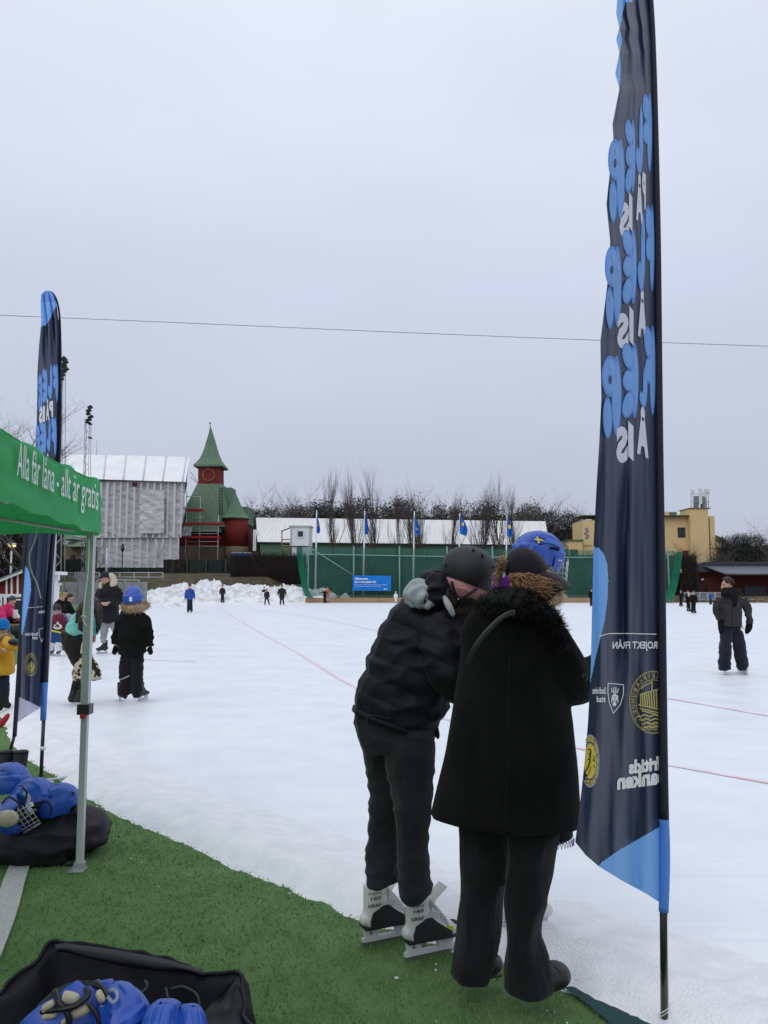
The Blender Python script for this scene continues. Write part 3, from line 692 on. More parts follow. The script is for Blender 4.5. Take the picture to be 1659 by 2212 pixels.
for k, (u0, u1, v0, Y) in enumerate(((136, 215, 1237, 88), (228, 352, 1237, 88), (210, 300, 1253, 80))):
    root = thing('railing', at((u0+u1)/2, v0+14, Y), ['pale metal railing on the bank behind the red hut', 'pale metal railing on the bank below the dark green fence', 'low metal railing on top of the grey concrete wall'][k], 'railing', 'railings on the left bank')
    a_, b_ = at(u0, v0, Y), at(u1, v0, Y)
    for dz in (0, -.5):
        mb = MB(); mb.tube([(a_.x, Y, a_.z+dz), (b_.x, Y, b_.z+dz)], .045, 5); mb.build('rail', M['steel'], root)
    nn = int((b_.x-a_.x) / 1.3) + 1
    for i in range(nn):
        x = lerp(a_.x, b_.x, i / max(1, nn-1)); mb = MB(); mb.tube([(x, Y, a_.z), (x, Y, a_.z - 1.1)], .045, 5); mb.build('post', M['steel'], root)
root = thing('terrace_wall', at(200, 1300, 72), 'grey concrete wall at the far left edge of the rink', 'wall')
a_, b_ = at(70, 1257, 72), at(316, 1257, 72)
for k in range(5):
    x0, x1 = lerp(a_.x, b_.x, k/5), lerp(a_.x, b_.x, (k+1)/5); mb = MB(); mb.box((x0+.02, 72, -.1), (x1-.02, 72.4, a_.z)); mb.build('slab', M['concrete'], root, smooth=False)
p, q = at(167, 1235, 84), at(182, 1258, 84); mb = MB(); mb.box((p.x, 84, q.z), (q.x, 84.5, p.z)); mb.box((p.x+.05, 84.15, 0), (p.x+.15, 84.3, q.z)); mb.box((q.x-.15, 84.15, 0), (q.x-.05, 84.3, q.z))
tag(mb.build('notice_board', M['concrete'], None, smooth=False), 'grey square notice board on the bank behind the tent leg', 'board')
# blue container
root = thing('container', at(520, 1210, 104), 'bright blue skip container behind the hedge', 'container')
p, q = at(501, 1194.5, 104), at(538, 1208.5, 104)
mb = MB(); mb.prism([(p.x, 104, p.z), (q.x, 104, p.z), (q.x-.25, 104, 2.6), (p.x+.25, 104, 2.6)], (0, 2, 0)); mb.build('body', M['blue_sign'], root, smooth=False)
mb = MB(); mb.box((p.x-.06, 103.92, p.z-.03), (q.x+.06, 106.08, p.z+.1)); mb.build('rim', M['steel'], root, smooth=False)
# small ochre house
OY = 112
root = thing('gatehouse', at(165, 1240, OY), 'small ochre house with green roofs behind the tent leg', 'house')
p, q = at(132, 1176, OY), at(181, 1238, OY); mb = MB(); mb.box((p.x, OY, 1), (q.x, OY+5, p.z)); mb.build('wall', M['stone'], root, smooth=False)
def shed_roof(u0, u1, ve, ut, vt, Y, dep):
    a_, b_ = at(u0, ve, Y), at(u1, ve, Y); t0, t1 = at(ut[0], vt, Y+dep/2), at(ut[1], vt, Y+dep/2)
    mb = MB(); mb.add([(a_.x, Y-.4, a_.z), (b_.x, Y-.4, b_.z), (b_.x, Y+dep, b_.z), (a_.x, Y+dep, a_.z), (t0.x, Y+dep/2, t0.z), (t1.x, Y+dep/2, t1.z)], [(0, 1, 5, 4), (1, 2, 5), (2, 3, 4, 5), (3, 0, 4), (3, 2, 1, 0)]); mb.build('roof', M['copper'], root, smooth=False)
shed_roof(126, 160, 1165, (128, 140), 1150, OY-.5, 6); shed_roof(144, 184, 1181, (150, 168), 1170, OY-1.5, 4)
p, q = at(153, 1199, OY), at(162, 1213, OY); mb = MB(); mb.box((p.x, OY-.06, q.z), (q.x, OY-.01, p.z)); w = mb.build('window', M['darkgreen'], root, smooth=False)
mb = MB(); mb.box((p.x+.12, OY-.09, q.z+.12), (q.x-.12, OY-.065, p.z-.12)); mb.build('pane', M['glass'], w, smooth=False)

# ================================================================ red hut with white trim
HT = 28.0
root = thing('red_hut', at(75, 1352, HT), 'small red wooden hut with white trim behind the left feather flags', 'hut')
def hp(u, v, dy=0): p = at(u, v, HT); return Vector((p.x, HT + dy, p.z))
wall_pts = [(-24, 1352), (-24, 1268), (66, 1229), (128, 1258), (128, 1352)]
mb = MB(); mb.prism([hp(*q) for q in wall_pts], (-1.0, 2.2, 0)); mb.build('wall', M['falured'], root, smooth=False)
def trim(name, quad, dy=-.03, m='white', par=None, th=.04):
    mb = MB(); mb.prism([hp(u, v, dy) for u, v in quad], (0, th, 0)); return mb.build(name, M[m], par or root, smooth=False)
trim('barge_board', [(-30, 1262), (68, 1225), (68, 1232), (-30, 1271)], -.20)
trim('barge_board', [(68, 1225), (137, 1258), (137, 1265), (68, 1232)], -.20)
mb = MB(); mb.prism([hp(-32, 1264, -.25), hp(68, 1223, -.25), hp(68, 1225, -.25), hp(-32, 1266, -.25)], (-1.1, 2.7, 0)); mb.prism([hp(68, 1223, -.25), hp(139, 1257, -.25), hp(139, 1259, -.25), hp(68, 1225, -.25)], (-1.1, 2.7, 0)); mb.build('roof', M['roofdark'], root, smooth=False)
for u in (13, 24, 37, 51): trim('batten', [(u, 1288), (u, 1252 - (u-10)*.35), (u+3.5, 1251 - (u-10)*.35), (u+3.5, 1288)])
trim('lintel', [(-20, 1283), (66, 1283), (66, 1290), (-20, 1290)], -.06)
for u in (0, 10, 60, 119): trim('post', [(u, 1283), (u+6, 1283), (u+6, 1352), (u, 1352)], -.07)
w = trim('window', [(30, 1294), (56, 1294), (56, 1338), (30, 1338)], -.05); trim('pane', [(33, 1297), (53, 1297), (53, 1335), (33, 1335)], -.075, 'glass', w, .02)
trim('sill', [(12, 1341), (60, 1341), (60, 1349), (12, 1349)], -.1, 'white', None, .12)
mb = MB(); p, q = hp(118, 1235), hp(136, 1242); mb.box((p.x, HT-.5, q.z), (q.x, HT+.4, p.z)); mb.build('side_roof', M['white'], root, smooth=False)
mb = MB(); p, q = hp(121, 1242), hp(130, 1300); mb.box((p.x, HT-.3, 0), (q.x, HT-.1, p.z)); mb.build('side_post', M['white'], root, smooth=False)

# ================================================================ yellow hall with roof antennas
YY = 150
root = thing('yellow_hall', at(1420, 1268, YY), 'yellow plastered hall with a curved roof end and antennas on its tower', 'building')
def yb(name, u0, u1, v0, v1, Y, m, dep=8):
    p, q = at(u0, v0, Y), at(u1, v1, Y); mb = MB(); mb.box((p.x, Y, q.z), (q.x, Y+dep, p.z)); return mb.build(name, M[m], root, smooth=False)
yb('wall', 1258, 1300, 1124, 1235, YY-1, 'ochre'); yb('wall', 1299, 1492, 1114, 1235, YY, 'ochre'); yb('tower', 1490, 1534.5, 1098.5, 1235, YY-1.5, 'ochre', 5); yb('tower_step', 1533, 1548, 1115, 1235, YY-1.2, 'ochre', 5)
yb('wall', 1228, 1260, 1168, 1235, YY-2, 'ochre', 6); yb('wall', 1180, 1230, 1180, 1235, YY-.5, 'ochre', 6)
yb('coping', 1489, 1536, 1096.8, 1098.3, YY-1.7, 'stone', 5.4); yb('coping', 1256, 1492, 1112.4, 1113.8, YY-1.2, 'copper', 8); yb('canopy', 1226, 1262, 1165.5, 1168, YY-2.3, 'copper', 6)
mb = MB(); pts = [(1548, 1235), (1548, 1161), (1560, 1167), (1572, 1178), (1581, 1192), (1587, 1213), (1588, 1235)]
mb.prism([Vector((at(u, v, YY-.8).x, YY-.8, at(u, v, YY-.8).z)) for u, v in pts], (0, 20, 0)); mb.build('curved_end', M['ochre'], root, smooth=False)
mb = MB(); rp_ = [(1547, 1156), (1562, 1163), (1574, 1174), (1582, 1187), (1578, 1188), (1571, 1177), (1560, 1167), (1547, 1160)]
mb.prism([Vector((at(u, v, YY-1).x, YY-1.1, at(u, v, YY-1).z)) for u, v in rp_], (0, 21, 0)); mb.build('curved_roof', M['copper'], root, smooth=False)
mb = MB(); c_, d_ = at(1178, 1170, YY-3), at(1229, 1188, YY-3); mb.prism([(c_.x, YY-3, d_.z), (d_.x, YY-3, d_.z), (d_.x, YY+2, c_.z), (c_.x, YY+2, c_.z)], (0, 0, .2)); mb.build('low_roof', M['copper'], root, smooth=False)
w = yb('window', 1464, 1481, 1139.5, 1161, YY-.08, 'darkgreen', .07); 
for u0, u1 in ((1465.5, 1471.8), (1473.2, 1479.5)): 
    p, q = at(u0, 1141, YY), at(u1, 1159.5, YY); mb = MB(); mb.box((p.x, YY-.12, q.z), (q.x, YY-.085, p.z)); mb.build('pane', M['glass'], w, smooth=False)
w = yb('window', 1474, 1490, 1189, 1216, YY-.08, 'brick', .07)
yb('doorway', 1231.5, 1249, 1187, 1215, YY-2.06, 'darkgreen', .05); yb('window', 1264, 1276, 1203, 1211, YY-1.06, 'darkgreen', .05)
mb = MB(); write(mb, 'TENNISSTADION', lambda x, y: Vector((lerp(at(1231, 0, YY-2).x, at(1250, 0, YY-2).x, x), YY-2.03, lerp(at(0, 1182, YY-2).z, at(0, 1177, YY-2).z, y))), .02); mb.build('lettering', M['bark'], root, smooth=False)
mb = MB(); c_ = at(1267, 1152, YY-1); 
for k in range(5): mb.ell((c_.x + (.22 if k % 2 else -.2) * (k > 0) * (k < 4), YY-1.05, c_.z + (k-2)*.42), (.3, .06, .3), 8, 6)
mb.build('wall_emblem', M['concrete'], root)
for u0, v0, u1, v1 in ((1448, 1106, 1462, 1113), (1433, 1105, 1446, 1113)): yb('roof_vent', u0, u1, v0, v1, YY+2, 'copper' if u0 > 1440 else 'ochre', 3)
root = thing('antenna_mast', at(1512, 1097, YY+1), 'cluster of white mobile antennas on the yellow tower', 'antenna')
for u, v0, v1, w_, nm in ((1506, 1071, 1097, .3, 'rack'), (1521, 1072, 1097, .3, 'rack')):
    p, q = at(u-4, v0, YY+.5), at(u+4, v1, YY+.5); mb = MB(); mb.box((p.x, YY+.5, q.z), (q.x, YY+1.6, p.z)); mb.build(nm, M['concrete'], root, smooth=False)
for u, v0, v1, hw in ((1512.5, 1055, 1089, 3.6), (1493.5, 1063, 1095, 1.8), (1523, 1056, 1075, 1.6), (1530, 1057, 1064, 2.2), (1495, 1057, 1064, 2.0)):
    p, q = at(u-hw, v0, YY), at(u+hw, v1, YY); mb = MB(); mb.box((p.x, YY-.2, q.z), (q.x, YY+.1, p.z)); mb.build('panel_antenna', M['white'], root, smooth=False)
mb = MB()
for u in (1493, 1499, 1518, 1526, 1530): mb.tube([at(u, 1097, YY+.4), at(u, 1055 + random.uniform(0, 5), YY+.4)], .07, 5)
for v in (1066, 1084): mb.tube([at(1491, v, YY+.4), at(1533, v, YY+.4)], .06, 5)
mb.build('pipe_frame', M['steel'], root)

# ================================================================ dark brick clubhouse
BY = 92
root = thing('brick_clubhouse', at(1600, 1300, BY), 'low dark brick clubhouse with black roofs at the right edge', 'building')
def bb(name, u0, u1, v0, v1, Y, m, dep):
    p, q = at(u0, v0, Y), at(u1, v1, Y); mb = MB(); mb.box((p.x, Y, q.z), (q.x, Y+dep, p.z)); return mb.build(name, M[m], root, smooth=False)
bb('wall', 1501, 1760, 1236, 1304, BY, 'brick', 12); bb('wall', 1500, 1512, 1232, 1304, BY-.2, 'roofdark', 3)
mb = MB(); P = lambda u, v: Vector((at(u, v, BY-1).x, BY-1, at(u, v, BY-1).z))
mb.prism([P(1497, 1223), P(1522, 1213.5), P(1780, 1213.5), P(1780, 1218), P(1523, 1219), P(1499, 1228)], (0, 14, 0)); mb.build('upper_roof', M['roofdark'], root, smooth=False)
mb = MB(); mb.prism([P(1500, 1228), P(1522, 1219.5), P(1780, 1219.5), P(1780, 1236), P(1500, 1236)], (0, .8, 0)); mb.build('fascia', M['roofdark'], root, smooth=False)
mb = MB(); a_, b_, c_, d_ = at(1568, 1240, BY-3.4), at(1790, 1240, BY-3.4), at(1790, 1223.5, BY-1.02), at(1524, 1223.5, BY-1.02)
mb.add([a_, b_, c_, d_] + [p + Vector((0, 0, -.12)) for p in (a_, b_, c_, d_)], [(0, 1, 2, 3), (7, 6, 5, 4), (0, 4, 5, 1), (3, 7, 4, 0)]); mb.build('lean_to_roof', M['roofgrey'], root, smooth=False)
mb = MB(); mb.tube([a_, b_], .1, 5); mb.tube([a_, d_], .12, 5); mb.build('gutter', M['roofgrey'], root)
dr = bb('garage_door', 1608, 1655, 1265.5, 1297, BY-.1, 'roofdark', .08)
mb = MB()
for k in range(7): 
    p, q = at(1609, 1268 + k*4, BY), at(1654, 1268.8 + k*4, BY); mb.box((p.x, BY-.12, q.z), (q.x, BY-.1, p.z))
mb.build('slat', M['roofgrey'], dr, smooth=False)
mb = MB(); write(mb, '1', lambda x, y: Vector((lerp(at(1632, 0, BY).x, at(1634.2, 0, BY).x, x), BY-.03, lerp(at(0, 1263.5, BY).z, at(0, 1258, BY).z, y))), .03); mb.build('lettering', M['letter'], root, smooth=False)
mb = MB(); mb.ell(at(1517.5, 1252, BY-.4), (.2, .15, .12), 8, 6); mb.build('wall_lamp', M['white'], root)
bb('door', 1520, 1531, 1265, 1303, BY-.05, 'hedge', .04)
root = thing('stone_wall', at(1620, 1304, 78.6), 'low dry stone wall in front of the brick clubhouse', 'wall')
mb = MB(); a_ = at(1570, 1300, 78.8)
for k in range(70):
    x = a_.x + random.random() * 9; z = random.choice([.12, .32]); mb.ell((x, 78.8 + random.uniform(-.1, .1), z), (random.uniform(.18, .34), .25, random.uniform(.1, .15)), 7, 5)
mb.build('stones', M['stone'], root)
root = thing('crowd_barrier', at(1515, 1303, 79.5), 'grey steel crowd barriers at the far right edge of the ice', 'barrier')
for k in range(5):
    u0 = 1478 + k * 17; a_, b_ = at(u0, 1286, 79.6), at(u0 + 16, 1302, 79.6); mb = MB()
    mb.tube([(a_.x, 79.6, .1), (a_.x, 79.6, 1.0), (b_.x, 79.6, 1.0), (b_.x, 79.6, .1)], .035, 5); mb.tube([(a_.x, 79.6, .3), (b_.x, 79.6, .3)], .025, 5)
    for i in range(9): mb.tube([(lerp(a_.x, b_.x, i/9), 79.6, .3), (lerp(a_.x, b_.x, i/9), 79.6, 1)], .012, 4)
    mb.build('panel', M['steel'], root)

# ================================================================ light masts, lamps, the cable
def light_mast(u, vb, vt, Y, head, label):
    b = at(u, vb, Y); t = at(u + 4, vt, Y); root = thing('light_mast', (b.x, Y, 0), label, 'light mast', 'floodlight masts')
    mb = MB(); w0, w1 = .42, .28
    nn = 22
    for sx in (-1, 1):
        for sy in (-1, 1): mb.tube([(b.x + sx*w0, Y + sy*w0, 0), (t.x + sx*w1, Y + sy*w1, t.z)], .05, 4)
    for k in range(nn):
        z0, z1 = t.z * k / nn, t.z * (k+1) / nn; f0, f1 = lerp(w0, w1, k/nn), lerp(w0, w1, (k+1)/nn); x0, x1 = lerp(b.x, t.x, k/nn), lerp(b.x, t.x, (k+1)/nn); s_ = 1 if k % 2 else -1
        mb.tube([(x0 - s_*f0, Y-f0, z0), (x1 + s_*f1, Y-f1, z1)], .028, 4); mb.tube([(x0 - f0, Y - s_*f0, z0), (x1 - f1, Y + s_*f1, z1)], .028, 4)
    mb.build('lattice', M['steel'], root)
    for (du, v, w_, h_, a) in head:
        p = at(u + du, v, Y - .5); mb = MB(); hw, hh_ = w_ / ppm(Y) / 2, h_ / ppm(Y) / 2
        Mx = Matrix.Rotation(a, 3, 'Y'); vs = [Mx @ Vector(q) for q in ((-hw, -.25, -hh_), (hw, -.25, -hh_), (hw, .25, -hh_), (-hw, .25, -hh_), (-hw, -.35, hh_), (hw, -.35, hh_), (hw, .15, hh_), (-hw, .15, hh_))]
        mb.add([p + q for q in vs], [(0,3,2,1),(4,5,6,7),(0,1,5,4),(1,2,6,5),(2,3,7,6),(3,0,4,7)]); mb.build('floodlight', M['roofdark'], root, smooth=False)
light_mast(186, 1225, 905, 100, [(9, 880, 9, 5, -.5), (6, 887, 10, 5, -.5), (5, 894, 8, 4, -.4), (10, 901, 11, 4, -.5), (6, 907, 11, 3.5, -.3), (4, 913, 10, 3, .1), (9, 916, 7, 3, .1), (9, 946, 7, 2.5, .1)], 'tall lattice floodlight mast rising behind the green tent')
light_mast(128, 1225, 790, 70, [(11, 776, 10, 6, -.6), (14, 782, 9, 5, -.6), (9, 789, 12, 6, -.5), (15, 797, 9, 5, -.6), (8, 802, 12, 6, -.4), (6, 810, 11, 5, -.4), (4, 818, 10, 5, -.3)], 'tall floodlight mast half hidden behind the rear feather flag')
root = thing('aerial', at(209, 985, 132), 'thin aerial on the roof behind the floodlight mast', 'aerial'); mb = MB(); mb.tube([at(209, 985, 132), at(209, 952, 132)], .05, 4); mb.build('rod', M['steel'], root)
root = thing('lantern_post', at(265, 1235, 99), 'black old fashioned lantern in front of the wrapped building', 'street lamp')
mb = MB(); p = at(265, 1185, 99); mb.tube([(p.x, 99, 2.5), p], .07, 6); mb.build('post', M['roofdark'], root)
mb = MB(); mb.ell(p, (.25, .25, .42), 6, 5); mb.tube([p + Vector((0, 0, .35)), p + Vector((0, 0, .7))], [.2, .03], 6); mb.build('lantern', M['glass'], root)
root = thing('street_lamp', at(25, 1240, 60), 'grey street lamp with a lit orange head under the tent canopy', 'street lamp')
mb = MB(); p = at(25.5, 1179, 60); mb.tube([(p.x, 60, 0), p], .07, 6); mb.build('post', M['steel'], root)
mb = MB(); mb.ell(p, (.30, .3, .11), 12, 6); mb.build('lamp', mat('lamp', (.8, .6, .3), .5, emit=(1, .62, .28), emit_s=1.6), root)
mb = MB(); mb.ell(p + Vector((0, 0, .13)), (.36, .36, .1), 12, 6); mb.build('cap', M['steel'], root)
mb = MB(); p = at(230, 1222, 98); mb.tube([(p.x, 98, 1), (p.x, 98, p.z + 2.1)], .16, 8); mb.ell((p.x, 98, p.z+2.1), (.16, .16, .06), 8, 4)
tag(mb.build('steel_post', M['steel']), 'grey steel post behind the man in the cap', 'post')
mb = MB(); mb.tube([at(-250, 670, 30), at(0, 681, 30), at(420, 698.5, 30), at(830, 716.5, 30), at(1240, 733, 30), at(1659, 748, 30), at(1900, 756, 30)], .010, 5, dense=8)
tag(mb.build('overhead_cable', M['roofdark']), 'thin dark cable strung across the whole sky', 'cable')

# ================================================================ trees
def twig_mesh(h, spread, n0, seed, upright=1.0, levels=3, tw=1.0):
    """trunk with limbs, and the crown of twigs, as two builders around the origin"""
    rnd = random.Random(seed); T, C = MB(), MB()
    def branch(p, d, L, r, lev):
        n = 4; pts = [p]; q = p.copy(); dd = d.copy()
        for _ in range(n):
            dd = (dd + Vector((rnd.uniform(-1, 1), rnd.uniform(-1, 1), rnd.uniform(-.3, 1) * upright)) * .16).normalized(); q = q + dd * L / n; pts.append(q.copy())
        rs = [r * (1 - .75 * i / n) for i in range(n + 1)]
        (T if lev == 0 else C).tube(pts, rs, 5 if lev == 0 else 3, cap=False)
        if lev < levels:
            for _ in range({0: n0, 1: 7, 2: 5}[lev]):
                t = rnd.uniform(.18 if lev == 0 else .25, 1); i = min(n - 1, int(t * n)); b = lerp(pts[i], pts[i+1], t * n - i)
                a = rnd.uniform(0, 6.283); out_ = Vector((math.cos(a), math.sin(a), 0)); sp_ = spread * (1.0 if lev == 0 else .8)
                nd = (dd * upright + out_ * sp_ + Vector((0, 0, .35 * upright))).normalized()
                branch(b, nd, L * rnd.uniform(.38, .60) * (1.15 - .45 * t if lev == 0 else 1), r * .42 * (1.2 - .6*t), lev + 1)
    branch(Vector((0, 0, -.3)), Vector((0, 0, 1)), h * .92, h * .018 * tw, 0)
    return T, C
def make_tree(name, h, spread, n0, seed, label, cat, group, pos, upright=1.0, levels=3, twm='twig', tw=1.0):
    T, C = twig_mesh(h, spread, n0, seed, upright, levels, tw); root = thing(name, (0, 0, 0), label, cat, group)
    T.build('trunk', M['bark'], root); C.build('crown', M[twm], root); root.location = pos; return root
def place(proto, pos, s, rz, label, sx=1.0):
    c = copy_tree(proto); c.location = pos; c.scale = (s * sx, s * sx, s); c.rotation_euler = (0, 0, rz); c['label'] = label; return c
ORD = ['leftmost', 'second from the left', 'third from the left', 'fourth from the left', 'fifth from the left', 'sixth from the left', 'seventh from the left', 'eighth from the left', 'ninth from the left', 'tenth from the left', '11th from the left', '12th from the left', '13th from the left', '14th from the left', '15th from the left', '16th from the left', '17th from the left', '18th from the left', '19th from the left', '20th from the left', '21st from the left', '22nd from the left', '23rd from the left', '24th from the left', '25th from the left']
fast = [(720, 1078, 26), (770, 1065, 24), (813, 1072, 22), (858, 1110, 15), (893, 1090, 20), (910, 1108, 22), (980, 1118, 22), (1037, 1085, 26), (1078, 1088, 24), (1112, 1105, 20)]
protos = {}
TYY = 120
for k, (u, vt, hw) in enumerate(fast):
    h = at(u, vt, TYY).z - 1.2; x = at(u, 1268, TYY).x; lab = 'bare columnar tree before the white hall roof, ' + ORD[k]
    kind = k % 3
    if kind not in protos:
        protos[kind] = (make_tree('columnar_tree', h, .30, 26, 11 + kind, lab, 'tree', 'bare columnar trees before the white hall', (x, TYY, 1.2), 1.25, 3, tw=.62), h)
    else:
        pr, h0 = protos[kind]; s_ = h / h0; place(pr, (x, TYY, 1.2), s_, k * 1.3, lab, sx=min(1.3, max(.8, hw / 22 / s_)))
# bare broad trees
bt = make_tree('bare_tree', 15, .85, 20, 31, 'broad bare tree standing above the green tent roof at the left edge', 'tree', 'bare broad trees', (at(-20, 1268, 44).x, 44, 0), .55, 3)
bt.scale = (.56, .56, .56)
for k, (u, vt, Y, lab) in enumerate(((52, 940, 48, 'smaller bare tree between the green tent and the rear feather flag'), (1648, 1150, 105, 'large bare tree at the right edge behind the brick clubhouse'),
        (205, 1180, 99, 'small bare tree behind the tent leg before the wrapped building'), (425, 1182, 103, 'bare shrubby tree in front of the red planks of the scaffold'), (392, 1195, 103, 'small bare shrub tree at the corner of the wrapped building'),
        (1478, 1185, 96, 'bare bush tree against the yellow hall beside the net end'), (1590, 1192, 112, 'pale bare birch before the pines right of the yellow hall'), (1185, 1105, 150, 'bare broad tree on the skyline right of the fifth flagpole'),
        (1240, 1118, 165, 'bare tree on the skyline left of the yellow hall'))):
    h = at(u, vt, Y).z - (2.5 if 96 < Y < 104 else .5); place(bt, (at(u, 1268, Y).x, Y, 2.5 if 96 < Y < 104 else .5), h / 15, k * 1.7 + 1, lab)
for k, u in enumerate((562, 588, 645, 660, 745, 845, 905, 945, 1020, 1150)):
    h = at(u, [1096, 1098, 1102, 1096, 1106, 1104, 1100, 1108, 1104, 1110][k], 160).z; place(bt, (at(u, 1268, 160).x, 160, .5), h / 15, k * 2.1, 'thin bare skyline tree behind the white hall, ' + ORD[k], sx=.7)
# pines
def pine_mesh(h, seed, clumps=26, q=90, low=.35, wide=.24):
    rnd = random.Random(seed); T, C = MB(), MB(); T.tube([(0, 0, -.3), (.1, 0, h*.5), (0, .1, h*.95)], [h*.016, h*.012, h*.003], 6)
    for k in range(clumps):
        t = low + (1 - low) * (k + rnd.random()) / clumps; rad = h * wide * (1.0 - .75 * max(0, (t - .55) / .45)) * rnd.uniform(.25, 1.0)
        a = rnd.uniform(0, 6.283); c = Vector((math.cos(a)*rad, math.sin(a)*rad, t*h)); T.tube([(0, 0, t*h - rad*.3), c], [h*.004, h*.001], 4, cap=False)
        cr_ = h * rnd.uniform(.075, .135)
        for _ in range(q):
            v = Vector((rnd.gauss(0, 1), rnd.gauss(0, 1), rnd.gauss(0, .62))) * cr_ * .62; p = c + v
            d1 = Vector((rnd.uniform(-1, 1), rnd.uniform(-1, 1), rnd.uniform(-.5, .9))).normalized() * h * rnd.uniform(.012, .03); d2 = Vector((rnd.uniform(-1, 1), rnd.uniform(-1, 1), rnd.uniform(-.6, .6))).normalized() * h * .009
            C.add([p - d2, p + d2, p + d1], [(0, 1, 2)])
    return T, C
pines = [(551, 1106), (583, 1103), (632, 1104), (646, 1098), (690, 1098), (700, 1090), (730, 1102), (752, 1096), (785, 1086), (836, 1100), (867, 1085), (893, 1105), (948, 1098), (985, 1103), (1050, 1092),
         (1128, 1110), (1142, 1096), (1165, 1112), (1195, 1108), (1222, 1112), (1248, 1120), (1566, 1163), (1588, 1160), (1612, 1158), (1640, 1160)]
pp = []
for k, (u, vt) in enumerate(pines):
    Y = 172 if u < 1300 else 135; h = at(u, vt, Y).z; lab = ('dark skyline pine behind the white hall, ' if u < 1130 else 'dark pine between the white hall and the yellow hall, ' if u < 1300 else 'dark pine behind the brick clubhouse at the right, ')
    first = [i for i, q in enumerate(pines) if (q[0] < 1130) == (u < 1130) and (q[0] < 1300) == (u < 1300)][0]
    lab += ORD[k - first]; x = at(u, 1268, Y).x
    if len(pp) < 3:
        T, C = pine_mesh(h, 51 + k, 34, 150); r_ = thing('pine_tree', (0, 0, 0), lab, 'tree', 'dark pines on the skyline'); T.build('trunk', M['bark'], r_); C.build('crown', M['needle'], r_); r_.location = (x, Y, 0); pp.append((r_, h))
    else:
        pr, h0 = pp[k % 3]; place(pr, (x, Y, 0), h / h0, k * 1.9, lab, sx=random.uniform(.8, 1.15))
# the wood as a mass behind them
rnd = random.Random(5); mb = MB()
for _ in range(26000):
    u = rnd.uniform(535, 1262) if rnd.random() < .8 else rnd.uniform(1555, 1700); Y = rnd.uniform(176, 200) if u < 1300 else rnd.uniform(140, 160)
    top = 13 + interp(u, (535, 560, 640, 700, 760, 820, 900, 1000, 1100, 1160, 1262, 1555, 1600, 1700), (1112, 1114, 1110, 1104, 1100, 1104, 1108, 1106, 1104, 1118, 1140, 1172, 1168, 1170)) + 6 * noise.noise(Vector((u * .05, 0, 0))) + 5 * noise.noise(Vector((u * .21, 3, 0)))
    p = at(u, rnd.uniform(top, 1245), Y); s_ = rnd.uniform(.3, .95)
    d1 = Vector((rnd.uniform(-1, 1), rnd.uniform(-1, 1), rnd.uniform(-.6, 1))).normalized() * s_ * 1.3; d2 = Vector((rnd.uniform(-1, 1), rnd.uniform(-1, 1), rnd.uniform(-1, 1))).normalized() * s_ * .7
    mb.add([p - d2, p + d2, p + d1], [(0, 1, 2)])
tag(mb.build('wood', M['needle'], None, smooth=False), 'dark evergreen wood on the rise behind the halls', kind='stuff')
mb = MB()
for _ in range(9000):
    u = rnd.uniform(-60, 135); Y = rnd.uniform(80, 100); p = at(u, rnd.uniform(1120, 1262), Y); s_ = rnd.uniform(.2, .6)
    d1 = Vector((rnd.uniform(-.5, .5), rnd.uniform(-.5, .5), rnd.uniform(.2, 1))).normalized() * s_ * 2.2; d2 = Vector((rnd.uniform(-1, 1), rnd.uniform(-1, 1), rnd.uniform(-.3, .3))).normalized() * s_ * .16
    mb.add([p - d2, p + d2, p + d1], [(0, 1, 2)])
tag(mb.build('thicket', M['hedge'], None, smooth=False), 'dark leafless thicket seen under the tent canopy', kind='stuff')
# ================================================================ feather flags, tent
def fabric(name, c, c2, rough=0.5, trans=0.25, bump=0.15, spec=0.4, scale=3, sheen=0.0):
    return mat(name, c, rough, c2, scale, bump, 500, spec=spec, trans=trans, sheen=sheen, bdist=0.002)
M['navy'] = fabric('navy', (0.017, 0.027, 0.066), (0.022, 0.034, 0.076), 0.36, 0.18, spec=0.42)
M['navy_sleeve'] = fabric('navy_sleeve', (0.014, 0.015, 0.032), (0.02, 0.02, 0.042), 0.6, 0.05)
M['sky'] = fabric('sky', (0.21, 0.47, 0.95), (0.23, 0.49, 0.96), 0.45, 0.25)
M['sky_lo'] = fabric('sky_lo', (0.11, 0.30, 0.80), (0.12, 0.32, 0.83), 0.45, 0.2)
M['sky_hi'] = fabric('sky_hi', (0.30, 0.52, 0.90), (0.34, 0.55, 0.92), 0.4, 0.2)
M['lav'] = fabric('lav', (0.60, 0.58, 0.78), (0.64, 0.62, 0.80), 0.5, 0.3)
M['pale'] = fabric('pale', (0.82, 0.80, 0.92), (0.84, 0.82, 0.94), 0.5, 0.15)
M['gold'] = fabric('gold', (0.52, 0.44, 0.13), (0.58, 0.50, 0.16), 0.5, 0.15)
M['yel'] = fabric('yel', (0.80, 0.60, 0.06), (0.84, 0.64, 0.08), 0.5, 0.15)
M['blackmetal'] = mat('blackmetal', (0.012, 0.011, 0.014), 0.35, (0.02, 0.018, 0.022), 6, spec=0.5)
M['cord'] = mat('cord', (0.62, 0.60, 0.55), 0.8, (0.75, 0.73, 0.68), 60)

